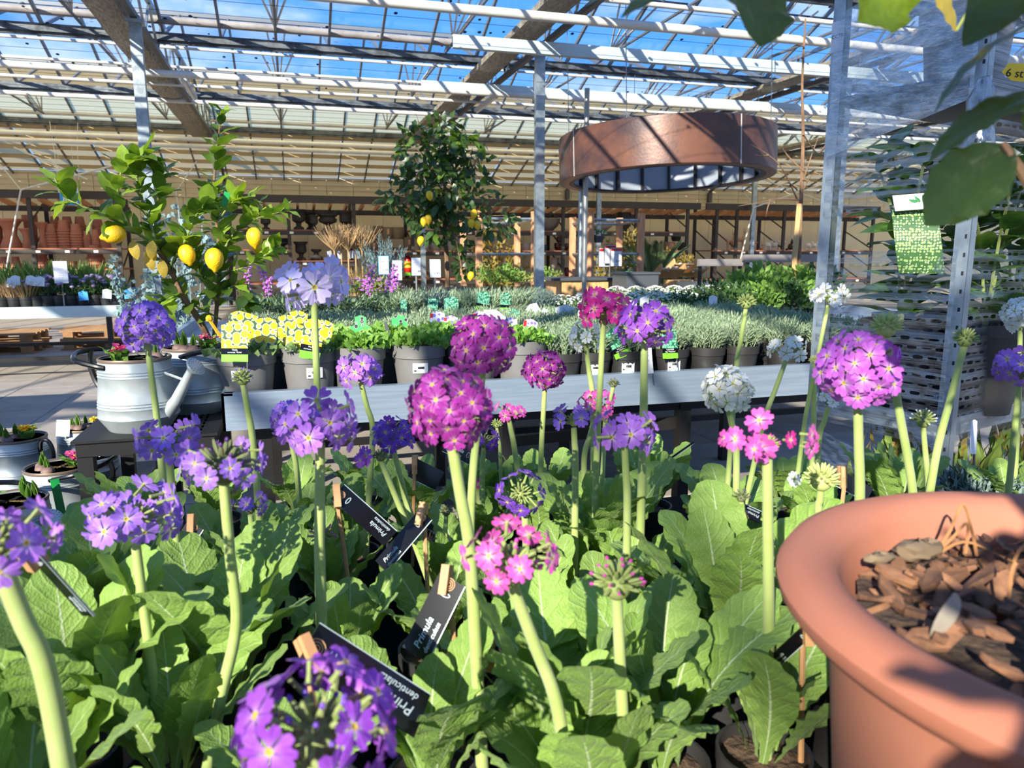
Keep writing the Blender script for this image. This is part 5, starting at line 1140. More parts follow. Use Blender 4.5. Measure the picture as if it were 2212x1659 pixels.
# ---------------------------------------------------------------- plant trolley wrapped in film
P1, P2 = V((1.39, 1.73, 0)), V((1.49, 1.385, 0)); wd = V((.96, .28, 0)).normalized(); P3, P4 = P2+wd*1.15, P1+wd*1.15
tr = thing('plant_trolley', 'galvanised plant trolley wrapped in stretch film at the right', 'trolley', P1)
pm_ = MB(); rzp = math.atan2((P2-P1).y, (P2-P1).x); Rz = Matrix.Rotation(rzp, 3, 'Z')
pm_.box((0, 0, 0), (.034, .004, 2), 0, Rz); pm_.box(Rz @ V((-.015, .012, 0)), (.004, .026, 2), 0, Rz); pm_.box(Rz @ V((.015, .012, 0)), (.004, .026, 2), 0, Rz)
pme = pm_.mesh('post', galv, False); ztop = PD(1812, 45, 2.1).z
for q in (P1, P2, P3, P4): put('post', pme, tr, q-P1+V((0, 0, ztop-1.0)))
g = MB()
for k in range(30): g.box(Rz @ V((.009, -.003, 0))+V((0, 0, .75+k*.042)), (.004, .002, .009), 0, Rz)
tag(g.build('post_slots', ink, tr, False, P2-P1), kind='stuff')
for z in (.885, 1.69):
    g = MB(); c = (P1+P2+P3+P4)/4-P1; g.box(c+V((0, 0, z)), (1.15, .36, .018), 0, Matrix.Rotation(math.atan2(wd.y, wd.x), 3, 'Z')); g.build('deck', black_metal, tr, False)
    if z > 1: continue
    g = MB(); g.bar(V((0, 0, z)), P2-P1+V((0, 0, z)), .012, .045); g.bar(P2-P1+V((0, 0, z)), P3-P1+V((0, 0, z)), .012, .045); g.build('deck_rail', galv, tr, False)
g = MB(); c = (P1+P2+P3+P4)/4-P1; g.box(c+V((0, 0, .16)), (1.2, .42, .04), 0, Matrix.Rotation(math.atan2(wd.y, wd.x), 3, 'Z'))
for q in (P1, P2, P3, P4): g.ell((q-P1)*.96+V((.02, .01, .07)), (.06, .02, .07), 10, 6)
g.build('base_frame', galv, tr, False)
def sheet(a, c, z0, z1, off, net, mt, name, nu=0, nv=0, sag=.004):
    """film between the uprights a and c from z0 to z1 (pairs: left, right)"""
    g = MB(); a = V(a)-P1; c = V(c)-P1; nrm = (c-a).cross(UPV).normalized(); l = (c-a).length; nu = nu or max(6, int(l/.034)); nv = nv or max(4, int((z1[0]-z0[0])/.021))
    def P_(u, v): return a.lerp(c, u)+V((0, 0, (z0[0]+(z0[1]-z0[0])*u)*(1-v)+(z1[0]+(z1[1]-z1[0])*u)*v))+nrm*(off-sag*math.sin(math.pi*u)+.0016*math.sin(u*37+v*23)+.001*math.sin(v*61))
    idx = {}
    def vi(u, v):
        k_ = (round(u, 4), round(v, 4))
        if k_ not in idx: idx[k_] = len(g.v); g.v.append(tuple(P_(u, v)))
        return idx[k_]
    for i in range(nu):
        for j in range(nv):
            u0_, u1_, v0_, v1_ = i/nu, (i+1)/nu, j/nv, (j+1)/nv; sh_ = (j % 2)*.5/nu
            if not net: g.face((vi(u0_, v0_), vi(u1_, v0_), vi(u1_, v1_), vi(u0_, v1_))); continue
            u0_ += sh_; u1_ = min(1, u1_+sh_); um, vm = (u0_+u1_)/2, (v0_+v1_)/2; hw, hh = (u1_-u0_)*.36, (v1_-v0_)*.15*(1+.5*math.sin(i*2.1+j*1.3))
            O = [(u0_, v0_), (um, v0_), (u1_, v0_), (u1_, vm), (u1_, v1_), (um, v1_), (u0_, v1_), (u0_, vm)]
            I = [(um+hw*x, vm+hh*y) for x, y in ((-.8, -.8), (0, -1), (.8, -.8), (1, 0), (.8, .8), (0, 1), (-.8, .8), (-1, 0))]
            for k in range(8): k2 = (k+1) % 8; g.face((vi(*O[k]), vi(*O[k2]), vi(*I[k2]), vi(*I[k])))
    o = g.build(name, mt, tr); return o
sheet(P1, P2, (.845, .835), (1.30, 1.31), .012, True, film_net, 'netted_film'); sheet(P2, P3, (.835, .84), (1.31, 1.30), .012, True, film_net, 'netted_film')
sheet(P1, P2, (1.395, 1.40), (1.57, 1.60), .013, True, film_net, 'netted_film'); sheet(P2, P3, (1.40, 1.40), (1.60, 1.62), .013, True, film_net, 'netted_film')
film_diag = film_mat('diagonal film', .8, (14, 14, 30), .28); film_diag.node_tree.nodes['Mapping'].inputs['Rotation'].default_value = (0, R(-38), 0)
sheet(P1, P2, (1.55, 1.64), (1.90, 1.98), .016, False, film_diag, 'stretch_film', 8, 8); sheet(P2, P3, (1.62, 1.66), (1.84, 1.92), .016, False, film, 'stretch_film', 10, 6)
sheet(P1, P2, (.72, .60), (.83, .73), .02, True, film_net, 'slack_film', 10, 6)
g = MB(); pp = [P2-P1+V((-.01+.012*math.sin(k*1.7), -.02, 1.68-k*.028)) for k in range(10)]
g.tube(pp, [.012+.012*abs(math.sin(k*.9))+.003*k*.5 for k in range(10)], 9)
for k, v_ in enumerate(g.v): g.v[k] = (v_[0]+rnd(-.005, .005), v_[1]+rnd(-.005, .005), v_[2])
g.build('film_knot', film_mat('bunched film', .85, (40, 40, 9)), tr)
M_ = Matrix.Rotation(rzp, 4, 'Z'); M_.translation = V((.0, 0, 0))+Rz @ V((0, -.0035, 0))+V((0, 0, PD(1812, 118, 2.1).z))
g = MB(); g.box((0, 0, 0), (.036, .001, .075)); ol = put('sticker', g.mesh('sticker', white_paper, False), tr, M=M_); text('CCTS', .013, ol, Matrix.Translation((-.016, -.001, -.004)) @ Matrix.Rotation(R(90), 4, 'X'), ink)
# what stands on the trolley
laur = leafgrid(1, .42, 8, 4, .5, -.1, cit_out, .2, .06); laur_me = [leafgrid(1, .40+.04*k, 8, 4, (.3, .7, .9)[k], -.1, cit_out, .2, .06).mesh('leaf', laurel_leaf) for k in range(3)]
def laurel(lab, p, n, h, cpx):
    t = thing('potted_laurel', lab, 'plant', p); g = MB(); g.lathe([(.001, 0), (.075, 0), (.095, .2), (.1, .2), (.1, .23), (.09, .23), (.085, .2), (.001, .2)], 22); g.build('pot', pot_black, t); put('soil', soil_mesh(.085, .202), t)
    for s_ in range(3):
        a = s_*2.1; top = V((.09*math.cos(a), .09*math.sin(a), h*rnd(.85, 1))); pts = bez([(0, 0, .2), (.03*math.cos(a), .03*math.sin(a), .2+(h-.2)*.5), top], 6)
        g = MB(); g.tube(pts, [.005, .005]+[.004]*(len(pts)-4)+[.003, .002], 6); g.build('stem', twig, t)
        for i in range(n):
            u = .08+.92*(i+.5)/n; k = min(len(pts)-2, int(u*(len(pts)-1))); q = pts[k].lerp(pts[k+1], u*(len(pts)-1)-k); ang = i*2.4+a; dd = V((math.cos(ang), math.sin(ang), .45+rnd(-.3, .4))).normalized()
            M2 = frame(dd, UPV+rdir()*.3, rnd(-.3, .3)); M2.translation = q; put('leaf', laur_me[i % 3], t, M=M2 @ Matrix.Scale(rnd(.11, .155), 4))
    return t
mid = P1.lerp(P2, .5); laurel('laurel with hedge picture tag behind the film, between the trolley posts', P1.lerp(P2, .42)+wd*.14+V((0, 0, .895)), 16, .72, 0); laurel('laurel behind the near trolley post, wrapped in film', P2+wd*.22+V((-.0, .04, .895)), 16, .66, 0)
laurel('laurel at the photo right edge on the trolley', P2+wd*.46+V((0, .05, .895)), 16, .70, 0); laurel('laurel at the back of the trolley deck', P1+wd*.36+V((0, -.06, .895)), 16, .74, 0)
for k_, q_ in enumerate((P1+wd*.62+V((0, -.06, .895)), P2+wd*.72+V((0, .06, .895)), P1+wd*.9+V((0, -.1, .895)))): laurel('laurel in the dim rear of the trolley, %s from the posts' % ORD[k_], q_, 15, .72, 0)
q = P1.lerp(P2, .62)+wd*.20; t = thing('potted_shrub', 'dark pot standing on the upper trolley deck behind the film', 'plant', q+V((0, 0, 1.70)))
g = MB(); g.lathe([(.001, 0), (.085, 0), (.1, .15), (.11, .15), (.112, .19), (.1, .19), (.095, .16), (.001, .16)], 24); g.build('pot', pot_grey, t); tag(cloud(60, dome(.13, .25, .17), .09, .04, 0).build('foliage', herb_dark, t), kind='stuff')
p = PD(1972, 522, 1.78); t = thing('hedge_tag', 'curved laurel hedge picture tag hanging between the trolley posts', 'tag', p); t.rotation_euler = (-.1, 0, -.55)
g = MB(); n = 8
for i in range(n):
    z0, z1 = .075-.15*i/n, .075-.15*(i+1)/n; f_ = lambda z: -.02*math.sin((z+.075)/.15*math.pi); s_ = lambda z: .012*((.075-z)/.15)**2*2
    g.quad((-.05+s_(z0), f_(z0), z0), (.05+s_(z0), f_(z0), z0), (.05+s_(z1), f_(z1), z1), (-.05+s_(z1), f_(z1), z1))
g.build('picture', pic_hedge, t); g = MB(); g.box((.0, -.012, .092), (.10, .002, .045), 0, Matrix.Rotation(-.5, 3, 'X') @ Matrix.Rotation(-.08, 3, 'Y')); o = g.build('white_header', white_card, t, False)
g = MB()
for k in range(5): leafgrid(.022, .011, 4, 2, .1, 0, None, 0, g=g, M=Matrix.Translation((.0+.006*k, -.018-.004, .09)) @ Matrix.Rotation(-.5, 4, 'X') @ Matrix.Rotation(-1.3+.6*k, 4, 'Y'))
g.build('leaf_emblem', green_foil, o)
p = PD(2203, 158, 1.5); t = thing('yellow_tag', 'yellow six sided tag reading 6 st at the photo right edge', 'tag', p); t.rotation_euler = (0, .12, -.5)
g = MB(); pts = [(-.033, .0), (-.024, .017), (.03, .02), (.036, .0), (.03, -.017), (-.012, -.015)]; n = len(g.v)
for y in (0, .002): g.v += [(x, y, z) for x, z in pts]
g.face((5, 4, 3, 2, 1, 0)); g.face(tuple(range(6, 12)))
for k in range(6): g.face((k, (k+1) % 6, 6+(k+1) % 6, 6+k))
g.build('card', ext_yellow, t, False); text('6 st', .022, t, Matrix.Translation((-.026, -.001, -.008)) @ Matrix.Rotation(R(90), 4, 'X'), ink)
# ---------------------------------------------------------------- the primula bench, the terracotta pot with its citrus tree
bt = thing('display_bench', 'black lined bench carrying the drumstick primulas in the foreground', 'table', (-.95, -.35, 0))
g = MB(); g.box((1.20, .93, .72), (2.4, 1.86, .03)); g.build('black_liner', plastic_dark, bt, False)
g = MB(); g.box((1.20, .93, .69), (2.4, 1.86, .03)); g.build('frame', black_metal, bt, False)
lm = MB(); lm.box((0, 0, .34), (.05, .05, .675)); lme = lm.mesh('leg', black_metal, False)
for x in (.08, 2.32):
    for y in (.08, 1.78): put('leg', lme, bt, (x, y, 0))
BT = .7355
PC = V((.477, .293, BT)); ctz = 1.10-BT
tp = thing('potted_citrus_tree', 'big terracotta pot with bark mulch and an overhanging citrus tree', 'tree', PC)
g = MB(); g.lathe([(.001, 0), (.142, 0), (.168, ctz-.06), (.1755, ctz-.036), (.184, ctz-.031), (.196, ctz-.028), (.2035, ctz-.019), (.205, ctz-.011), (.2, ctz-.003), (.191, ctz+.001), (.179, ctz), (.1695, ctz-.004), (.164, ctz-.014), (.157, ctz-.05), (.15, ctz-.16), (.001, ctz-.16)], 72)
g.build('terracotta_pot', terra, tp)
sz_ = ctz-.018; put('soil', soil_mesh(.155, sz_-.015), tp)
chips = []
for k in range(5):
    g = MB(); a_, c_ = rnd(.016, .026), rnd(.008, .013); n = 6; t_ = .003
    top = [(a_*math.cos(6.283*j/n)*rnd(.75, 1.1), c_*math.sin(6.283*j/n)*rnd(.75, 1.1)) for j in range(n)]
    for z in (-t_, t_):
        for (x, y) in top: g.v.append((x, y, z+rnd(-.002, .002)+.06*x*x/.02))
    g.face(tuple(reversed(range(n)))); g.face(tuple(range(n, 2*n)))
    for j in range(n): g.face((j, (j+1) % n, n+(j+1) % n, n+j))
    chips.append(g.mesh('bark_chip', bark_chip, False))
for k in range(295):
    a = rnd(0, 6.283); rr = .152*math.sqrt(rnd(0, 1)); put('bark_chip', chips[k % 5], tp, (rr*math.cos(a), rr*math.sin(a), sz_-.010+rnd(0, .014)+.006*math.cos(a*2)), (rnd(-.6, .6), rnd(-.6, .6), rnd(0, 6)), rnd(.3, .75))
for px, py, w_ in ((1985, 1185, .02), (1900, 1205, .012)):
    g = MB(); g.ell((0, 0, 0), (w_, w_*.5, w_*.35), 12, 8); g.v = [(x+rnd(-.2, .2)*w_*.5, y+rnd(-.2, .2)*w_*.5, z+rnd(-.25, .25)*w_*.5) for x, y, z in g.v]; g.build('grey_debris', taupe_pot, tp, True, PZ(px, py, PC.z+sz_+.006)-PC)
M_ = frame(V((.1, .2, -1)), V((0, -1, .2))); M_.translation = PZ(2062, 1280, PC.z+sz_+.035)-PC; put('fallen_leaf', leafgrid(.042, .018, 7, 4, .3, 0, cit_out, .15).mesh('fallen_leaf', stone_pot), tp, M=M_)
for pts in ([(2010, 1205), (2050, 1150), (2080, 1088), (2100, 1150), (2110, 1200)], [(2010, 1205), (2055, 1165), (2090, 1130), (2085, 1195)], [(2015, 1205), (2080, 1170), (2150, 1195), (2190, 1215)], [(2190, 1215), (2205, 1185), (2235, 1170)], [(2175, 1320), (2185, 1240), (2195, 1215)]):
    g = MB(); y0 = PZ(pts[0][0], pts[0][1], PC.z+sz_).y; g.tube([p_-PC for p_ in bez([PY(a, b_, y0) for a, b_ in pts], 4)], .0011, 4); g.build('rootlet', rootlet, tp)
g = MB(); tk = [V((0, 0, sz_-.02)), V((.01, .01, sz_+.2)), V((0, -.01, sz_+.45)), V((.02, 0, sz_+.62))]; g.tube(bez(tk, 4), .014, 9); g.build('trunk', bark, tp)
TOP = PC+tk[2]
def near(bx, by, tx, ty, D1, D2, w_, mt, facing=(0, -.6, .6), bend=.5, fold=.25, serr=.03, wav=.1, roll=0, out=cit_out, nu=16):
    a, c = PD(bx, by, D1), PD(tx, ty, D2); l = (c-a).length; ch = math.sin(bend/2)/(bend/2) if abs(bend) > 1e-3 else 1
    M_ = frame(c-a, V(facing), roll); M_.translation = a-PC
    me = leafgrid(l/ch, w_*(D1+D2)/2/F, nu, 6, bend, -bend/2, out, fold, wav, serr).mesh('leaf', mt); put('leaf', me, tp, M=M_); return a
def twig_to(a, r_=.0022, via=None, mt=twig):
    mid_ = via or (TOP.lerp(a, .5)+V((0, 0, .05))); g = MB(); g.tube([p_-PC for p_ in bez([TOP, mid_, a], 6)], [.005]+[r_*1.4]*11+[r_], 6); g.build('branch', mt, tp)
fat = lambda t: max(.04, math.sin(math.pi*min(1, .03+.97*t**1.35))**.95) if t < 1 else .03
blunt = lambda t: max(.3, math.sin(math.pi*min(1, .03+.97*t**1.6))**.5) if t < 1 else .25
A = [near(1600, -150, 1643, 100, .47, .44, 215, near_leaf, (.2, -1, .1), .2, .1, .035, .12, 0, fat), near(1860, -150, 1912, 62, .50, .47, 185, near_leaf_bright, (0, -1, .2), .3, .05, .06, .3, 0, blunt), near(2066, 66, 1985, -70, .55, .50, 52, yellow_leaf, (-.4, -1, .3), .3, .15, .02),
     near(2250, -110, 2082, 98, .46, .44, 130, near_leaf, (-.3, -.8, .5), .3, .2, .02), near(2262, 40, 2012, 245, .46, .48, 75, near_leaf, (-.5, .1, .9), .9, .3, .02), near(2262, 205, 2004, 345, .45, .47, 95, near_leaf, (-.45, -.35, .8), 1.1, .25, .02),
     near(2186, 318, 1996, 486, .44, .47, 170, near_leaf, (-.5, -.6, .6), .5, .2, .02), near(2250, 190, 2216, 290, .42, .43, 60, near_leaf, (-.2, -1, .1), .3, .2), near(1520, -60, 1340, 36, .5, .47, 60, near_leaf, (0, -.5, .9), .4, .2, .03), near(1420, -50, 1262, 12, .52, .5, 50, near_leaf, (0, -.3, 1), .3, .2, .03)]
K1 = PD(2300, -160, .5); twig_to(K1, .003)
for a in A[:5]+A[8:]:
    g = MB(); g.tube([K1-PC, (K1.lerp(a, .55)+V((0, 0, .025)))-PC, a-PC], [.0026, .002, .0013], 6); g.build('branch', twig, tp)
K2_ = PD(2260, 470, .44); twig_to(K2_, .003)
g = MB(); g.tube(bez([K2_-PC, PD(2215, 385, .44)-PC, PD(2166, 308, .44)-PC], 4), [.003]*6+[.0025, .002, .0016], 7); g.build('branch', bark, tp)
for a in (A[5], A[7]):
    g = MB(); g.tube([K2_-PC, a-PC], [.002, .0012], 5); g.build('branch', twig, tp)
# unseen crown behind the camera, added for shade; lowest branch shades the pot
for br_ in ([TOP, TOP+V((-.1, -.2, .25)), TOP+V((-.35, -.5, .4))], [TOP, TOP+V((.15, -.1, .3)), TOP+V((.2, -.25, .5))], [TOP, TOP+V((-.25, -.35, .04)), TOP+V((-.64, -.64, -.10))]):
    pts = bez(br_, 6); g = MB(); g.tube([p_-PC for p_ in pts], [.007]*4+[.005]*5+[.003]*(len(pts)-9), 6); g.build('branch', bark, tp); leafy(tp, pts, .10, 40, (6, 2, 3), .3, base=PC)
# ---------------------------------------------------------------- drumstick primulas
SOIL = BT+.105
def sm(a, b, t): t = max(0, min(1, (t-a)/(b-a))); return t*t*(3-2*t)
pout = lambda t: (.16+.84*sm(.04, .62, t))*(1 if t < .70 else max(.16, math.sqrt(max(0, 1-((t-.70)/.305)**2))))
PL_IN = [leafgrid(1, .31+.03*k, 26, 6, (.25, .55, .8)[k], (.12, .05, .2)[k], pout, (.30, .22, .12)[k], .10, .035, tw=(.25, -.3, .1)[k]).mesh('leaf', primula_leaf) for k in range(3)]
PL_OUT = [leafgrid(1, .30+.03*k, 26, 6, (.32, .55, .95, .2)[k], (.28, .34, .16, .50)[k], pout, (.22, .1, .25, .3)[k], .12, .035, tw=(-.3, .35, .1, -.2)[k]).mesh('leaf', primula_leaf) for k in range(4)]
pp_me = pot_mesh('pot', .044, .105, pot_black); ps_me = soil_mesh(.041, .094)
def blossom_me(mt, seed):
    random.seed(seed); g = MB(); prof = ((-34, .68), (-25, .95), (-11, 1.0), (0, .78), (11, 1.0), (25, .95), (34, .68))
    for k in range(5):
        a0 = 72*k+rnd(-4, 4); cup = rnd(-.02, .22); rows = []; tw = rnd(-.08, .08)
        for fr in (.16, .45, .75, 1.0):
            row = []
            for j, (da, rr) in enumerate(prof):
                w_ = (.62, .92, 1.02, 1.06)[(.16, .45, .75, 1.0).index(fr)]; r_ = fr*(rr if fr == 1 else (1+rr)/2 if fr > .7 else 1); a = R(a0+da*w_)
                z = cup*fr*fr+.07*math.cos(R(da)*4)*fr-.10*fr**4*(1 if k % 2 else .3)+(.02 if k % 2 else 0)+tw*da/34*fr
                g.v.append((r_*math.cos(a), r_*math.sin(a), z)); row.append((len(g.v)-1, (fr, (a0+da)/360+1)))
            rows.append(row)
        for i in range(3):
            for j in range(6):
                q = (rows[i][j], rows[i+1][j], rows[i+1][j+1], rows[i][j+1]); g.face(tuple(x[0] for x in q), 0, tuple(x[1] for x in q))
    b = len(g.v); n = 10
    for r_, z, u in ((.17, .03, .14), (.09, .02, .08), (.07, -.10, .05), (.001, -.12, 0)):
        for j in range(n): a = 6.283*j/n; g.v.append((r_*math.cos(a), r_*math.sin(a), z))
    us = (.16, .08, .05, 0)
    for i in range(3):
        for j in range(n): j2 = (j+1) % n; g.face((b+i*n+j, b+i*n+j2, b+(i+1)*n+j2, b+(i+1)*n+j), 0, ((us[i], .1), (us[i], .1), (us[i+1], .1), (us[i+1], .1)))
    g.tube([(0, 0, -.02), (0, 0, -.55), (0, 0, -1.0)], [.12, .10, .14], 6, 1); return g.mesh('blossom', [mt, bud_green])
BLO = {k: [blossom_me(m_, 11*i+s_) for s_ in range(3)] for i, (k, m_) in enumerate(PETAL.items())}
random.seed(21)
def buds_me(kind, n, tipc=None):
    """a cluster of closed buds over a dome of unit radius"""
    g = MB(); g.ell((0, 0, -.1), (.55, .55, .5), 10, 7)
    for i in range(n):
        u = (i+.5)/n; ph = math.acos(1-u*1.15); a = i*2.39996; d = V((math.sin(ph)*math.cos(a), math.sin(ph)*math.sin(a), math.cos(ph)))
        M_ = V((0, 0, 1)).rotation_difference(d).to_matrix(); l_ = rnd(.26, .36); g.ell(d*.68, (.085, .085, l_), 6, 5, 0, M_)
        if tipc and i % 2 == 0: g.ell(d*(.72+l_*.85), (.07, .07, .10), 6, 4, 1, M_)
    return g.mesh('bud_cluster', [kind]+([tipc] if tipc else []))
BUD = {'green': buds_me(bud_green, 34), 'pale': buds_me(bud_pale, 40), 'dark': buds_me(bud_dark, 30, TIP['deep']), 'pinktip': buds_me(bud_green, 36, TIP['pink']), 'violettip': buds_me(bud_green, 34, TIP['violet']), 'whitetip': buds_me(bud_green, 30, TIP['white'])}
CROWNS = []
def crown(p, Lf, n, lab):
    t = thing('potted_primula', lab, 'plant', (p.x, p.y, BT+.0005), 0); CROWNS.append([V((p.x, p.y, SOIL)), t, Lf])
    put('pot', pp_me, t); put('soil', ps_me, t); az = rnd(0, 6.28)
    for k in range(n):
        inner = k < n*.4; a = az+k*2.39996+rnd(-.25, .25); me = random.choice(PL_IN if inner else PL_OUT); s_ = Lf*(rnd(.72, .95) if inner else rnd(.85, 1.1))
        d = .008 if inner else .014; put('leaf', me, t, (d*math.cos(a), d*math.sin(a), .10), (rnd(-.12, .12), rnd(-.15, .15), a), (s_, s_*rnd(.9, 1.15), s_))
    return t
DESC = {'violet': 'violet', 'pale': 'pale lavender', 'lilac': 'lilac', 'royal': 'purple', 'purple': 'magenta', 'hot': 'hot pink', 'white': 'white', 'deep': 'deep violet', 'pink': 'pink', 'orchid': 'orchid pink', '': 'green bud'}
def head(px, py, w_, size, colr, mode, bot, n=None, fr=.43, bud='green', ax=(0, 0, 1), rng=None, bs=.55, D=None, ck=None, thick=1.0, extra=None, where=None):
    desc = '%s head, %s' % (DESC[colr], where) if where else '%s head' % DESC[colr]
    D = D or size*F/w_; H_ = PD(px, py, D); Rt = w_/2*D/F
    Bp = PY(bot[0], bot[1], H_.y+(bot[2] if len(bot) > 2 else 0)); k = (H_.z-SOIL)/max(.02, H_.z-Bp.z); base = H_+(Bp-H_)*min(k, 1.6)
    best = min(CROWNS, key=lambda c: (c[0].xy-base.xy).length)
    if (best[0].xy-base.xy).length > .075 and abs(base.x) < 1.3 and .2 < base.y < 1.42 and (base.xy-PC.xy).length > .22:
        crown(V((base.x, base.y, SOIL)), .12, 7, 'primula carrying the '+desc); best = CROWNS[-1]
    t = best[1]; c0 = best[0]; o = V((c0.x, c0.y, BT+.0005)); A_ = V(ax).normalized()
    neck = H_-A_*Rt*(.45 if mode != 'bud' else .5)
    side = base-c0; foot = V((base.x, base.y, SOIL)) if V((side.x, side.y, 0)).length < .05 else c0+V((side.x, side.y, 0))*.45
    pts = [foot-V((0, 0, .008)), foot.lerp(Bp, .5)+(Bp-neck).cross(V((0, 0, 0)))*0, Bp, Bp.lerp(neck, .5), neck] if Bp.z > SOIL+.05 else [foot-V((0, 0, .008)), foot.lerp(neck, .33), foot.lerp(neck, .67), neck]
    r_ = .0043*thick; cv = bez(pts, 6); m_ = len(cv); g = MB(); g.tube([p-o for p in cv], [r_*(1.15-.3*i/m_) for i in range(m_)], 9); st = g.build('flower_stalk', stalk_mat, t)
    Q = V((0, 0, 1)).rotation_difference(A_)
    dflt = {'ball': (0, 2.45), 'half': (.75, 2.15), 'ring': (.95, 1.75), 'umbel': (.9, 1.9), 'few': (.9, 1.7), 'bud': None}[mode]; rng = rng or dflt
    if mode != 'ball':
        M_ = Q.to_matrix().to_4x4(); M_.translation = H_-o-A_*Rt*.12; put('bud_cluster', BUD[bud], st, M=M_ @ Matrix.Scale(Rt*(bs if mode != 'bud' else .98), 4))
    if mode != 'bud':
        rb = fr*Rt; re_ = math.sqrt(max(.1, 1-fr*fr))*Rt; c_0, c_1 = math.cos(rng[0]), math.cos(rng[1]); n = n or int(1.6*2*math.pi*(c_0-c_1)/(math.pi*fr*fr)*.8)
        for i in range(n):
            ct_ = c_0+(c_1-c_0)*(i+.5)/n; a = i*2.39996+w_; s_ = math.sqrt(1-ct_*ct_); d = Q @ V((s_*math.cos(a), s_*math.sin(a), ct_)); d = (d+rdir()*.10).normalized(); d2 = (d+rdir()*.38).normalized()
            M_ = d2.to_track_quat('Z', 'Y').to_matrix().to_4x4() @ Matrix.Rotation(rnd(0, 6.28), 4, 'Z'); M_.translation = H_-o+d*re_*rnd(.9, 1.03)
            put('blossom', random.choice(BLO[colr]), st, M=M_ @ Matrix.Scale(rb*rnd(.88, 1.12), 4))
    for (ex, ey, er, ecol) in extra or []:
        p = PD(ex, ey, D-.005); d = ((p-H_).normalized()+(CAM-p).normalized()*.9).normalized(); M_ = d.to_track_quat('Z', 'Y').to_matrix().to_4x4() @ Matrix.Rotation(rnd(0, 6), 4, 'Z'); M_.translation = p-o
        put('blossom', random.choice(BLO[ecol]), st, M=M_ @ Matrix.Scale(er*D/F, 4))
# crowns: pixel of the crown on the soil level, leaf length, number of leaves, label
for px, py, Lf, n, lab in (
 (300, 1150, .13, 11, 'primula with violet heads, back left corner of the bench by the black stand'),
 (470, 1120, .115, 10, 'primula with a lone green bud stalk, back row before the grey pots'),
 (640, 1095, .115, 11, 'primula with the lilac and violet heads before the tray left half'),
 (790, 1085, .115, 10, 'primula with the small lilac head, back row near the black labels'),
 (885, 1160, .13, 10, 'primula with deep violet head beside the crossed black labels'),
 (1040, 1095, .115, 11, 'primula with thin pink flowered stalk, back row centre'),
 (1165, 1085, .115, 11, 'primula with round magenta ball against the zinc panel'),
 (1290, 1245, .19, 12, 'large leaved primula in the middle of the bench, lilac few flowered head'),
 (1400, 1090, .13, 11, 'primula with purple head over the tilted lavender tag'),
 (1570, 1175, .14, 11, 'primula with white ball head, right of the tray table leg'),
 (1690, 1085, .12, 10, 'primula with loose white heads leaning right at the back'),
 (1765, 1190, .14, 11, 'primula with the pale bud cluster next to the terracotta rim'),
 (1940, 1120, .15, 13, 'primula with tall green bud stalks behind the terracotta pot'),
 (2190, 1120, .12, 9, 'primula at the photo right edge behind the terracotta pot'),
 (555, 1270, .15, 11, 'primula in the middle left, under the pale lavender umbel'),
 (715, 1300, .14, 11, 'primula with rounded leaves and a low pinkish bud cluster'),
 (235, 1345, .165, 11, 'primula with big violet head beside the nearest watering can'),
 (500, 1490, .19, 12, 'primula with purple half opened head and wide serrated leaves, front left'),
 (985, 1270, .12, 9, 'primula with the big magenta ball on a thick stalk'),
 (940, 1400, .13, 9, 'primula half hiding the narrow upright black label'),
 (1110, 1480, .14, 10, 'primula just left of the pink green faded head stalk'),
 (1235, 1640, .18, 12, 'primula with the faded pink head in the front centre'),
 (1560, 1400, .2, 13, 'largest primula, directly left of the terracotta pot'),
 (1430, 1640, .17, 11, 'primula with the spent grey green head in the front row'),
 (150, 1620, .2, 13, 'primula with tall drooping leaves in the front left corner'),
 (10, 1440, .16, 10, 'primula cut by the photo left edge, thick pale stalk'),
 (370, 1660, .16, 10, 'flowerless primula left of the closest purple head'),
 (745, 1460, .12, 8, 'small leaved primula behind the front black label'),
 (1650, 1620, .14, 9, 'dark shaded primula under the terracotta pot'),
 (935, 1680, .15, 10, 'flowerless primula right of the closest purple head'),
 (60, 1800, .16, 10, 'primula at the bottom left corner of the photo'),
 (600, 1800, .12, 8, 'primula bearing the closest purple head, bottom edge'),
 (1260, 1800, .15, 10, 'primula at the bottom edge right of centre'),
 (760, 1190, .12, 9, 'small primula between the crossed black labels and the tall lilac head')):
    crown(PZ(px, py, SOIL), Lf, n, lab)
head(315, 708, 112, .066, 'violet', 'ball', (340, 915), fr=.36, where='the front watering can')
head(677, 612, 145, .085, 'pale', 'umbel', (690, 1000), n=10, fr=.47, rng=(1.0, 2.0), bs=.34, thick=1.15, extra=[(642, 645, 26, 'pale'), (640, 612, 25, 'pale'), (695, 632, 27, 'pale'), (712, 612, 26, 'pale'), (690, 585, 22, 'pale')], where='eye level, large open petals')
head(778, 803, 88, .06, 'lilac', 'half', (805, 930), n=14, fr=.5, bs=.4, where='the third grey pot')
head(360, 948, 132, .07, 'violet', 'half', (366, 1000), n=12, fr=.42, rng=(1.1, 2.1), bs=.55, where='the stand corner')
head(524, 815, 50, .032, '', 'bud', (545, 945), bud='violettip', thick=1.1)
head(480, 1000, 180, .07, 'violet', 'half', (510, 1350), n=13, fr=.27, rng=(1.2, 2.0), bs=.72, bud='dark', thick=1.15, where='the half opened ring')
head(290, 1115, 190, .08, 'violet', 'half', (296, 1200), n=17, fr=.36, rng=(.95, 2.1), bs=.5, bud='violettip', where='the nearest can')
head(690, 920, 165, .075, 'lilac', 'half', (690, 1180), n=17, fr=.40, rng=(.9, 2.1), bs=.45, bud='violettip', thick=1.25, extra=[(700, 922, 28, 'lilac'), (672, 905, 26, 'lilac')], where='mid height before the tray')
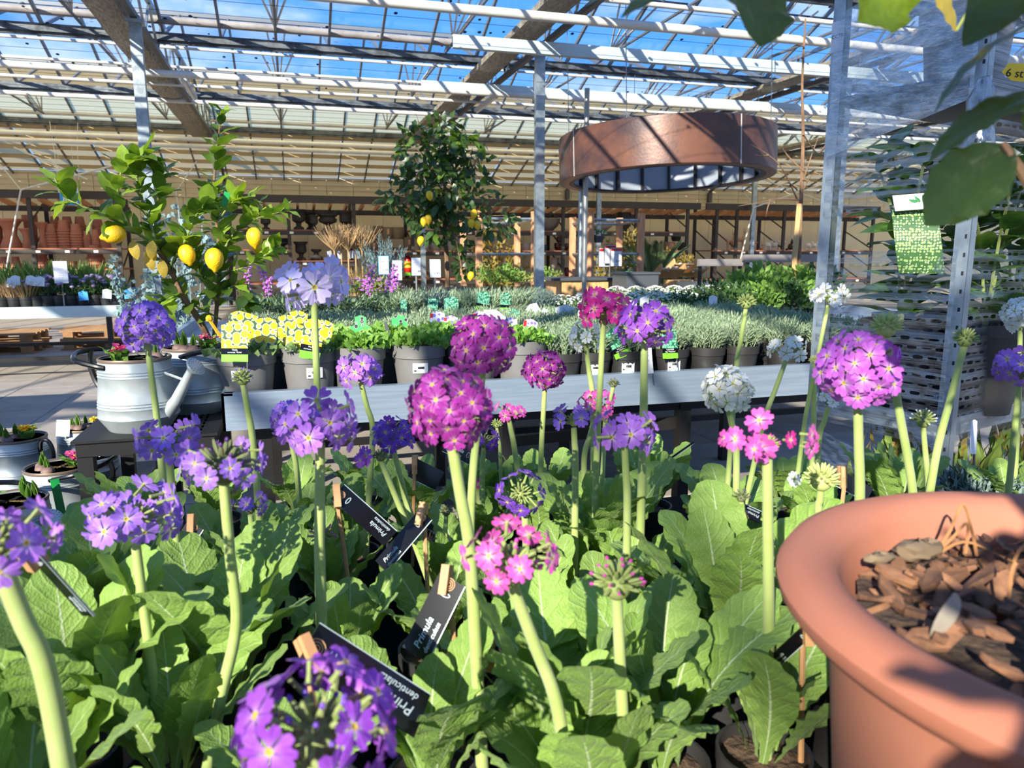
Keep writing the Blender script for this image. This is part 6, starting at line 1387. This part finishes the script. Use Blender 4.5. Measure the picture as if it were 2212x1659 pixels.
head(622, 905, 78, .055, 'violet', 'ball', (640, 1010), fr=.42, where='the rear of the lilac one')
head(848, 945, 95, .06, 'deep', 'half', (880, 1090), n=13, fr=.38, rng=(.5, 1.9), bs=.5, where='the tray underside')
head(822, 985, 36, .022, '', 'bud', (870, 1240), bud='dark', extra=[(790, 985, 24, 'royal'), (778, 994, 18, 'royal')], where='two side petals')
head(1044, 748, 142, .072, 'purple', 'ball', (1020, 1050), fr=.36, thick=1.1, where='the viola pots, upper ball')
head(970, 885, 178, .068, 'purple', 'ball', (1015, 1190), fr=.31, thick=1.25, where='the front, largest ball')
head(1178, 801, 90, .065, 'purple', 'ball', (1170, 960), fr=.38, where='the zinc panel')
head(1304, 668, 108, .066, 'hot', 'half', (1290, 960), n=16, fr=.42, rng=(.5, 2.1), bs=.5, extra=[(1298, 655, 17, 'hot'), (1316, 658, 17, 'hot')], where='the top beside a white ball')
head(1393, 708, 122, .07, 'royal', 'half', (1390, 900), n=16, fr=.42, rng=(.6, 2.1), bs=.5, thick=1.2, where='the tilted lavender tag')
head(1266, 728, 78, .055, 'white', 'half', (1280, 860), n=14, fr=.36, rng=(.7, 2.4), bs=.62, bud='whitetip', where='the hot pink stalk')
head(1571, 842, 106, .068, 'white', 'ball', (1590, 960), fr=.38, thick=1.1, where='the tray right part')
head(1350, 935, 138, .07, 'lilac', 'few', (1355, 1080), n=7, fr=.42, rng=(1.1, 1.9), bs=.36, extra=[(1322, 945, 31, 'lilac'), (1396, 950, 29, 'lilac'), (1357, 916, 30, 'lilac')], where='five open blossoms')
head(1240, 905, 88, .052, 'violet', 'few', (1243, 990), n=5, fr=.44, rng=(1.0, 1.6), bs=.45, where='a flat green cup')
head(1100, 893, 72, .05, 'pink', 'few', (1110, 960), n=3, fr=.40, bs=.25, extra=[(1091, 898, 15, 'pink'), (1114, 891, 15, 'pink')], where='three thin blossoms')
head(1288, 872, 80, .055, 'pink', 'half', (1262, 990), n=11, fr=.4, bs=.4, where='the thick pale stalks')
head(1660, 950, 200, .08, 'pink', 'few', (1660, 1330), n=5, fr=.22, rng=(1.3, 1.8), bs=.25, bud='pinktip', thick=1.2, extra=[(1644, 967, 36, 'pink'), (1588, 948, 28, 'pink'), (1640, 908, 32, 'pink'), (1752, 968, 26, 'pink'), (1708, 950, 20, 'hot')], where='widely spread blossoms')
head(1855, 800, 165, .078, 'orchid', 'ball', (1857, 1075), fr=.34, thick=1.2, where='the trolley foot')
head(1790, 642, 78, .055, 'white', 'umbel', (1740, 900), n=8, fr=.42, bs=.3, thick=.8, where='the trolley post')
head(1700, 757, 80, .055, 'white', 'umbel', (1650, 910), n=9, fr=.4, bs=.4, thick=.9, where='the last lavender pots')
head(1790, 868, 60, .045, 'white', 'few', (1770, 945), n=5, fr=.45, bs=.3, where='the trolley film bottom')
head(1612, 652, 46, .032, '', 'bud', (1590, 800), bud='green', thick=.9, where='the herb mounds')
head(1915, 703, 76, .04, '', 'bud', (1970, 1050), bud='pale', thick=1.15, where='the trolley film')
head(2085, 730, 58, .036, '', 'bud', (2025, 970), bud='green', thick=1.2, where='the near trolley post')
head(1760, 778, 28, .02, '', 'bud', (1757, 940), bud='pale', thick=.9, where='the slim stalk tip')
head(1995, 905, 54, .034, '', 'bud', (2005, 1050), bud='whitetip', thick=.9, where='white tips')
head(2205, 795, 105, .065, 'lilac', 'half', (2180, 1050), n=14, fr=.42, where='the photo edge, lower')
head(2206, 682, 76, .06, 'white', 'ball', (2200, 900), fr=.42, where='the photo edge, upper')
head(1105, 1215, 215, .072, 'pink', 'ring', (1200, 1510), n=11, fr=.30, rng=(1.0, 1.6), bs=.6, bud='pinktip', thick=1.2, where='the faded centre')
head(1333, 1255, 118, .042, '', 'bud', (1350, 1640), bud='pinktip', thick=1.15, where='pinkish spent tips')
head(680, 1580, 340, .08, 'royal', 'half', (650, 1720), n=22, fr=.34, rng=(.75, 1.9), bs=.6, bud='violettip', ax=(0, -.35, 1), thick=1.2, where='the bottom edge')
head(-10, 1160, 230, .062, 'lilac', 'half', (100, 1460), n=13, fr=.36, bs=.45, thick=1.5, where='the left edge')
head(1125, 1065, 108, .06, 'deep', 'ring', (1135, 1130), n=9, fr=.38, rng=(.8, 1.5), bs=.5, bud='green', ax=(-.1, -.8, .55), where='the side facing ring')
head(540, 1095, 80, .05, 'violet', 'few', (545, 1150), n=4, fr=.42, bs=.45, bud='dark', where='four loose blossoms')
head(1045, 950, 70, .05, 'deep', 'half', (1042, 1010), n=10, fr=.42, where='the rear of the largest ball')
head(1325, 828, 28, .019, '', 'bud', (1308, 905), bud='dark', thick=.8, where='a tiny dark tip')
head(695, 1155, 60, .035, '', 'bud', (692, 1200), bud='pinktip', where='low pinkish tips')
head(964, 1103, 34, .022, '', 'bud', (962, 1150), bud='dark', thick=.8, where='a low dark tip')
head(1602, 1072, 38, .022, '', 'bud', (1604, 1130), bud='dark', thick=.8, where='a low grey tip')
head(1775, 1032, 84, .044, '', 'bud', (1768, 1110), bud='pale', extra=[(1716, 1035, 18, 'white')], where='the pale cluster by the rim')
head(1073, 915, 28, .022, '', 'bud', (1080, 970), bud='green', thick=.7, where='a tiny pale cup')
head(1032, 1045, 40, .03, 'hot', 'few', (1035, 1090), n=3, fr=.5, bs=.4, where='low pink petals')
# black clipped labels reading Primula denticulata
def blabel(p00, p10, p01, D, lab, peg=True, flip=False, lines=True, stick=True):
    D0, D1, D2 = D if hasattr(D, '__len__') else (D, D, D)
    a, b_, c = PD(*p00, D0), PD(*p10, D1), PD(*p01, D2); u = (b_-a); W_ = u.length; u.normalize(); v_ = c-a; v_ = v_-u*v_.dot(u); H_ = v_.length; v_.normalize(); n_ = u.cross(v_)
    M_ = Matrix((u, v_, n_)).transposed().to_4x4(); M_.translation = a; t = thing('plant_label', lab, 'label'); t.matrix_world = M_
    g = MB(); g.box((W_/2, H_/2, 0), (W_, H_, .0015)); g.build('card', black_card, t, False)
    g = MB(); g.box((W_/2, .0004, 0), (W_, .0008, .0017)); g.build('card_edge', rail_blue, t, False)
    if lines:
        text('Primula', H_*.34, t, Matrix.Translation((W_*.08, H_*.46, .0012)), rail_blue, .22); text('denticulata', H_*.23, t, Matrix.Translation((W_*.08, H_*.18, .0012)), rail_blue, .22)
        g = MB(); cx, cy_ = W_*.80, H_*.5
        for s_ in (-1, 1): g.tube([(cx+s_*.1*H_*math.cos(q)-s_*.03*H_, cy_+.2*H_*math.sin(q), .0012) for q in [R(-70+14*k) for k in range(11)]], .0005, 4)
        g.build('leaf_emblem', rail_blue, t)
        g = MB()
        for k in (1, 2, 3): n = 20; rr = H_*.065*k; g.tube([(W_*.93+rr*math.cos(6.283*j/n), H_*.52+rr*math.sin(6.283*j/n), .0012) for j in range(n+1)], .0006, 4)
        g.build('round_emblem', wood_peg, t)
    if peg:
        g = MB(); ua = math.atan2(v_.z, u.z); g.box((W_*.96, H_*.70, .004), (.028, .008, .006), 0, Matrix.Rotation(ua, 3, 'Z')); g.box((W_*.96, H_*.70, -.004), (.028, .008, .006), 0, Matrix.Rotation(ua, 3, 'Z')); g.build('peg', wood_peg, t)
    if stick:
        q = M_.inverted() @ V((a.x+u.x*W_*.9, a.y+u.y*W_*.9, SOIL-.03)); g = MB(); g.tube([(W_*.95, H_*.7, -.008), tuple(q)], .0028, 6); g.build('stick', wood_peg, t)
    return t
blabel((930, 1500), (690, 1345), (870, 1578), (.60, .58, .57), 'large black label reading Primula denticulata behind the closest purple head')
blabel((858, 1147), (744, 1046), (832, 1182), (.93, .93, .92), 'black label upside down above the crossing one, tall lilac stalk to its left')
blabel((837, 1238), (934, 1124), (810, 1213), (.88, .89, .89), 'black label with peg crossing below the upside down one')
blabel((925, 1432), (1006, 1268), (868, 1400), (.70, .71, .71), 'upright narrow black label left of the faded pink head')
blabel((940, 1060), (880, 1030), (960, 1020), 1.16, 'small black label with peg behind the magenta ball stalks', lines=False)
blabel((955, 975), (1015, 1005), (975, 945), (1.28, 1.28, 1.28), 'black label with white lettering behind the magenta ball, back row')
blabel((395, 1215), (440, 1145), (360, 1195), (.95, .96, .95), 'black label with wooden peg right of the big violet head')
blabel((1645, 1105), (1600, 1085), (1640, 1130), (.98, .98, .97), 'black label among white primula stalks left of the terracotta rim')
blabel((1672, 1450), (1760, 1370), (1655, 1425), (.68, .68, .68), 'black label under the terracotta pot rim')
blabel((1870, 1085), (1805, 1050), (1860, 1040), 1.0, 'black label with peg just behind the terracotta rim', lines=False)
blabel((1095, 1440), (1070, 1405), (1075, 1450), .74, 'dark label back between leaves left of the faded head stalk', lines=False, stick=False)
blabel((205, 1330), (75, 1185), (190, 1340), (.55, .52, .56), 'black label seen edge on at the photo left side', peg=True, stick=False)
blabel((1435, 1003), (1500, 958), (1445, 990), 1.32, 'black label seen edge on at the bench rear below the tray legs', lines=False, stick=False, peg=False)
# ---------------------------------------------------------------- plants further off
def tuft(n, r_, h, z0, w_, lean=.5, g=None, mi=0):
    g = g or MB()
    for _ in range(n):
        a = rnd(0, 6.28); rr = r_*math.sqrt(rnd(0, 1)); p = V((rr*math.cos(a), rr*math.sin(a), z0)); d = V((math.cos(a)*lean*rnd(.3, 1), math.sin(a)*lean*rnd(.3, 1), 1)).normalized(); hh = h*rnd(.6, 1.1); s_ = V((-math.sin(a), math.cos(a), 0))*w_/2
        q = p+d*hh*.6; e = p+d*hh+V((d.x, d.y, -.2))*hh*.3; b = len(g.v); g.v += [tuple(p-s_), tuple(p+s_), tuple(q+s_), tuple(q-s_), tuple(e)]; g.face((b, b+1, b+2, b+3), mi); g.face((b+3, b+2, b+4), mi)
    return g
scab = []
for _ in range(2):
    g = cloud(160, dome(.14, .13, .12), .05, .014); f = dome(.15, .2, .13, .9)
    for _ in range(16): p, d = f(); g.ell(p+V((0, 0, .02)), (.022, .022, .014), 7, 4, 1); g.bar(p+V((0, 0, .02)), p-V((0, 0, .1)), .003, .003, 0)
    scab.append(g.mesh('foliage', [herb_dark, lilac_small]))
sedge = tuft(160, .09, .24, .12, .006, 1.2).mesh('foliage', dry_stem); reed = tuft(90, .12, .34, .12, .016, .5).mesh('foliage', olive_grass); soft = tuft(260, .14, .24, .12, .005, .9).mesh('foliage', olive_grass)
for i, px in enumerate((80, 105, 130, 155, 180, 205, 232, 252)): potted('potted_scabious', 'lilac flowering scabious in black pot, %s from the sedge on the left bench' % ORD[i], 'plant', PY(px, 640, 9.1).x, 9.1, .735, black12, soil12, scab[i % 2], 'scabious row')
for i, px in enumerate((5, 32, 58)): potted('potted_sedge', 'straw coloured sedge in pot, %s from the photo left edge' % ORD[i], 'plant', PY(px, 640, 9.08).x, 9.08, .735, black12, soil12, sedge, 'sedges')
for i, px in enumerate((8, 38, 70, 100, 160, 185, 205)): potted('potted_grass', 'broad bladed green grass in pot, %s in the second row of the left bench' % ORD[i], 'plant', PY(px, 610, 9.6).x, 9.6, .735, black12, soil12, reed, 'grasses', sca=1.15)
for i, px in enumerate((190, 215, 240)): potted('potted_grass', 'fine soft yellow green grass in pot, %s right of the white text sign' % ORD[i], 'plant', PY(px, 620, 9.38).x, 9.38, .735, black12, soil12, soft, 'soft grasses', sca=1.05)
for px, py, lab in ((24, 612, 'pale card at the left end of the grasses'), (33, 607, 'pale printed card left of the sedge row end'), (66, 607, 'second pale printed card among the grasses'), (86, 609, 'tilted patterned card among the grasses'), (180, 640, 'pale blue tag in the scabious row'), (231, 636, 'pink and lime tag in the scabious row'), (278, 636, 'sky blue tag at the right end of the scabious')):
    ptag(px, py, .09, .09, 8.98, pic_white if 'blue' not in lab else sky_sign, lab, rnd(-.1, .3), None, False, False)
# eucalyptus and silver shrubs right of the left bench
def euc(n, r_, h):
    g = MB()
    for k in range(n):
        a = k*2.4; top = V((r_*math.cos(a)*rnd(.5, 1), r_*math.sin(a)*rnd(.5, 1), h*rnd(.65, 1))); pts = bez([(0, 0, .2), top*.5+V((0, 0, .15)), top], 5); g.tube(pts, .005, 4)
        for i in range(70):
            q = pts[2+int(rnd(0, len(pts)-2.01))]+rdir()*.03; g.blade(q, rdir(), rdir(), .045, .04, 0, .1, .05)
    return g.mesh('foliage', euc_leaf)
big_pot = pot_mesh('pot', .16, .28, stone_pot); bsoil = soil_mesh(.145, .245)
for i, (px, Y, h_, lab) in enumerate(((290, 6.6, 1.25, 'blue leaved eucalyptus in stone pot left of the lemon tree'), (412, 6.2, 1.78, 'tall eucalyptus in stone pot behind the lemon tree'), (318, 5.6, 1.0, 'low eucalyptus in stone pot by the galvanised column'), (372, 6.9, 1.6, 'slender eucalyptus in stone pot between column and lemon stems'))):
    potted('potted_eucalyptus', lab, 'plant', PY(px, 640, Y).x, Y, .001, big_pot, bsoil, euc(7, .22, h_), 'eucalyptus')
# bulb bench with tall shrubs, standards of bare twigs
for i, px in enumerate((722, 737, 752, 768, 782)):
    Y = 8.05+.06*(i % 2); p = PY(px, 540, Y); zc = p.z-BZ; t = thing('twig_standard', 'bare twig standard with white tag on thin stem, %s from left above the wallflowers' % ORD[i], 'plant', (p.x, Y, BZ+.001), rnd(0, 6), 'bare twig standards')
    g = MB(); g.lathe([(.001, 0), (.04, 0), (.05, .12), (.001, .11)], 14); g.build('pot', pot_black, t); g = MB(); g.tube([(0, 0, .1), (0, 0, zc)], .008, 6); g.build('stem', dry_stem, t); g = MB()
    for k in range(46):
        a = rnd(0, 6.28); s_ = rnd(.3, 1); g.tube([(0, 0, zc-.01), (.11*s_*math.cos(a), .11*s_*math.sin(a), zc+.08), (.22*s_*math.cos(a), .22*s_*math.sin(a), zc+.17+.10*rnd(0, 1))], [.004, .003, .002], 4)
    tag(g.build('twigs', dry_stem, t), kind='stuff'); g = MB(); g.box((.02, -.05, zc-.05), (.05, .004, .08), 0, Matrix.Rotation(.2, 3, 'Y')); g.build('white_tag', white_card, t, False)
straw = tuft(120, .12, .4, .12, .006, .5); cloud(120, dome(.16, .34, .14, .3), .04, .015, 1, .3, straw); straw_me = straw.mesh('foliage', [dry_stem, autumn_leaf])
for i, (px, Y) in enumerate(((715, 7.6), (742, 7.65), (770, 7.6), (795, 7.7), (690, 7.75))): potted('potted_heath', 'dry brown heath shrub in pot, %s below the twig standards' % ORD[i], 'plant', PY(px, 600, Y).x, Y, BZ+.002, black12, soil12, straw_me, 'dry heath shrubs', sca=.8)
g = sprigs(60, .2, .62, .12, .06, .014, 18, .35); olive_me = g.mesh('foliage', euc_leaf); potted('potted_olive', 'silver grey olive like shrub behind the 3.99 sign', 'plant', PY(826, 580, 7.9).x, 7.9, BZ+.002, black12, soil12, olive_me, sca=.95)
bulbs = MB()
for k in range(26): leafgrid(.1*rnd(.7, 1.1), .02, 4, 2, .1, rnd(-.1, .3), None, .5, g=bulbs, M=Matrix.Translation((rnd(-.06, .06), rnd(-.06, .06), .115)) @ Matrix.Rotation(rnd(0, 6), 4, 'Z'))
bulb_fol = bulbs.mesh('foliage', bulb_leaf); wfl = flecked(200, 60, .12, .16, olive_grass, purple_small, .05, .016)
for i, px in enumerate((860, 880, 900, 920, 1000)): potted('potted_bulbs', 'green bulb shoots in pot, %s below the price signs' % ORD[i], 'plant', PY(px, 625, 6.85).x, 6.85, BZ+.002, black12, soil12, bulb_fol, 'potted bulbs', sca=.8)
for i, px in enumerate((770, 798, 822, 846)): potted('potted_stock', 'pink purple stock flowers in pot, %s behind the wallflowers' % ORD[i], 'plant', PY(px, 620, 7.0).x, 7.0, BZ+.002, black12, soil12, wfl, 'pink stocks')
for i, (px, py) in enumerate(((870, 625), (905, 628))): pass
# hanging and climbing plants at the timber racks
def ivy(lab, px, py, Y, ht, s_, top, flower=None):
    p = PY(px, py, Y); t = thing('hanging_basket', lab, 'plant', p); g = MB(); g.lathe([(.001, -.1), (.07, -.1), (.11, 0), (.115, .02), (.1, .02), (.09, 0), (.001, -.02)], 18); g.build('pot', slate_box, t)
    g = MB(); zt = PY(px, top, Y).z-p.z
    for a in (0, 2.1, 4.2): g.tube([(.11*math.cos(a), .11*math.sin(a), .02), (0, 0, zt-.05)], .003, 4)
    g.tube([(0, 0, zt-.05), (.02, 0, zt), (0, .02, zt+.02)], .004, 5); g.build('hanger', rod_steel, t)
    f = dome(.15*s_, .1*s_, .02); g = cloud(90, f, .05, .035, 0)
    for _ in range(int(120*ht)): a = rnd(0, 6.28); g.blade(V((.13*math.cos(a), .13*math.sin(a), -rnd(0, ht))), (math.cos(a), math.sin(a), -.6), rdir(), .05, .04, 0)
    if flower:
        for _ in range(60): p_, d = f(); g.ell(p_+d*.03, (.018, .018, .01), 5, 3, 1)
    tag(g.build('foliage', [herb_green, flower or white_small], t), kind='stuff'); t.scale = (s_,)*3; return t
ivy('hanging basket of white flowers under the rail of the right timber rack', 1293, 512, 12.62, .05, 1.0, 474, white_small); ivy('hanging ivy basket under the lower rail of the left timber rack', 1090, 590, 12.62, .35, 1.0, 556); ivy('hanging basket of small white bells beside the ivy one', 1120, 594, 12.6, .12, .9, 556, white_small)
br_ = [cloud(260, dome(.35, h_, .2, .2), .11, .045, 0, .5).mesh('foliage', autumn_leaf) for h_ in (.9, .55)]
mid_pot = pot_mesh('pot', .16, .2, pot_black); msoil = soil_mesh(.145, .17)
for i, (px, Y, z, k, s_) in enumerate(((1075, 14.9, .001, 0, 1.8), (1365, 15.0, .622, 0, 1.1), (1440, 15.0, .622, 1, 1.0), (1400, 15.4, .622, 1, 1.0), (1480, 15.2, .622, 1, .9), (1340, 15.5, .622, 0, 1.1), (1300, 15.0, .001, 0, 1.3))):
    potted('potted_shrub', 'bronze leaved shrub in pot, %s of those around the palm and timber racks' % ORD[i], 'plant', PY(px, 560, Y).x, Y, z, mid_pot, msoil, br_[k], 'bronze shrubs', sca=s_)
cl_ = [cloud(200, dome(.22, .35, .15, .3), .06, .035, 0).mesh('foliage', herb_green), cloud(160, dome(.2, .25, .15, .3), .06, .03, 0).mesh('foliage', olive_grass)]
for i, px in enumerate((1050, 1075, 1098, 1122, 1170, 1195)): potted('potted_climber', 'leafy green climber in pot, %s along the bench below the timber racks' % ORD[i], 'plant', PY(px, 600, 12.2).x, 12.2, .622, black12, soil12, cl_[i % 2], 'climbers')
pm2 = MB()
for k in range(26):
    a = k*2.4; el_ = rnd(.25, 1.35); d = V((math.cos(a)*math.cos(el_), math.sin(a)*math.cos(el_), math.sin(el_))); pts = bez([(0, 0, .3), V((0, 0, .3))+d*.55, V((0, 0, .3))+d*1.05+V((0, 0, -.3*math.cos(el_)-.08))], 8); pm2.tube(pts, .006, 4)
    for i in range(4, len(pts)-1):
        t_ = (pts[i+1]-pts[i]).normalized(); s_ = t_.cross(UPV).normalized()
        for q in (0, .33, .66):
            for sg in (-1, 1): pm2.blade(pts[i].lerp(pts[i+1], q), s_*sg+t_*.9+V((0, 0, .2)), UPV, .22*math.sin(math.pi*(.15+.8*i/len(pts))), .022, 0, .1, .05)
potted('potted_palm', 'feathery palm in pot behind the right timber rack', 'plant', PY(1415, 560, 14.1).x, 14.15, .001, mid_pot, msoil, pm2.mesh('fronds', palm_leaf), sca=1.4)
o = potted('potted_pansy', 'violet pansies in pot on the counter behind the ACTIE cards', 'plant', PY(1357, 592, 11.55).x, 11.5, .927, black12, soil12, flecked(120, 60, .16, .12, herb_green, lilac_small)); 
g = MB(); g.ell((0, 0, .04), (.12, .09, .05), 12, 7)
for k in range(len(g.v)): v_ = g.v[k]; g.v[k] = (v_[0]+rnd(-.012, .012), v_[1]+rnd(-.012, .012), max(0, v_[2]+rnd(-.01, .01)))
o = g.build('green_cloth', green_foil, None, True, (PY(1357, 600, 11.15).x, 11.13, .927)); tag(o, 'crumpled green cloth lying on the slate counter top', 'cloth')
wpl = flecked(120, 150, .16, .14, herb_green, white_small)
for i in range(10): potted('potted_bedding', 'white bedding plant on the bench before the counter, %s from the left' % ORD[i], 'plant', 3.8+i*.26, 8.4, .632, black12, soil12, wpl, 'white bedding before the counter')
# the bare tree, the lavender and shrubs at the right
BTx = PY(1722, 590, 5.0); bt_ = thing('bare_tree', 'leafless young tree with stake standing left of the trolley', 'tree', (BTx.x, 5.0, .807)); o0 = V((BTx.x, 5.0, .807))
g = MB(); g.lathe([(.001, 0), (.1, 0), (.12, .16), (.001, .15)], 20); g.build('pot', pot_black, bt_)
g = MB(); g.tube([V((0, 0, .1)), PY(1716, 560, 5)-o0, PY(1727, 440, 5)-o0], .021, 8); g.build('stake', timber_pale, bt_)
def bb(pts, a, c, nm='branch'):
    q = bez([PY(x, y, 5.0+dy)-o0 for x, y, dy in pts], 5); k = len(q); g = MB(); g.tube(q, [a+(c-a)*i/(k-1) for i in range(k)], 6); g.build(nm, bark, bt_)
bb([(1724, 600, .02), (1730, 440, .02), (1735, 300, .02), (1733, 180, .02), (1740, 40, .02)], .02, .006, 'trunk')
for pts in ([(1722, 430, 0), (1690, 365, -.1), (1660, 335, -.1), (1622, 312, -.1)], [(1660, 335, -.1), (1645, 337, -.1), (1632, 334, -.1)], [(1726, 432, 0), (1680, 430, -.1), (1640, 438, -.15), (1595, 445, -.2)], [(1722, 410, 0), (1700, 395, -.1), (1660, 415, -.2)], [(1735, 390, 0), (1755, 330, .1), (1770, 290, .15)], [(1735, 410, 0), (1752, 380, .1), (1775, 375, .1)], [(1735, 290, 0), (1765, 330, .1), (1785, 310, .1)], [(1736, 370, .0), (1705, 340, .1), (1690, 320, .1)], [(1665, 430, -.2), (1658, 450, -.2), (1655, 468, -.2)], [(1737, 100, 0), (1720, 98, 0), (1705, 105, 0)]): bb(pts, .007, .002)
potted('potted_lavender', 'silvery needle plant in black pot on the bench behind the terracotta rim', 'plant', 1.19, .99, BT, pot_mesh('pot', .085, .11, pot_black), soil_mesh(.078, .095), sprigs(80, .085, .10, .09, .03, .006, 12).mesh('foliage', lav_blue), sca=1.0)
ptag(2103, 945, .018, .075, 1.28, white_card, 'white stick label with print beside the silvery needle plant', .12, None, False, False)
us = cloud(140, dome(.16, .16, .10, .3), .06, .02, 0, .5); cloud(60, dome(.18, .2, .10, .3), .05, .016, 1, .5, us); us_me = us.mesh('foliage', [olive_grass, autumn_leaf])
pb = P1-V((0, 0, 0))
for i, q in enumerate((P2+wd*.18+V((0, .06, .19)), P2+wd*.42+V((0, .06, .19)), P1.lerp(P2, .5)+wd*.1+V((0, 0, .19)), P2+wd*.62+V((0, .06, .19)))):
    potted('potted_shrub', 'yellow green shrub on the low trolley deck below the film, %s from the bench' % ORD[i], 'plant', q.x, q.y, q.z, mid_pot, msoil, us_me, 'shrubs on the low trolley deck', sca=1.0).scale = (.95, .95, 2.2)
# turn lettering into real meshes
dg = bpy.context.evaluated_depsgraph_get(); dg.update()
for o in [o for o in bpy.data.objects if o.type == 'FONT']:
    me = bpy.data.meshes.new_from_object(o.evaluated_get(dg)); n_ = o.name; p_ = o.parent; M_ = o.matrix_basis.copy(); cu = o.data; bpy.data.objects.remove(o); bpy.data.curves.remove(cu)
    put(n_, me, p_, M=M_)
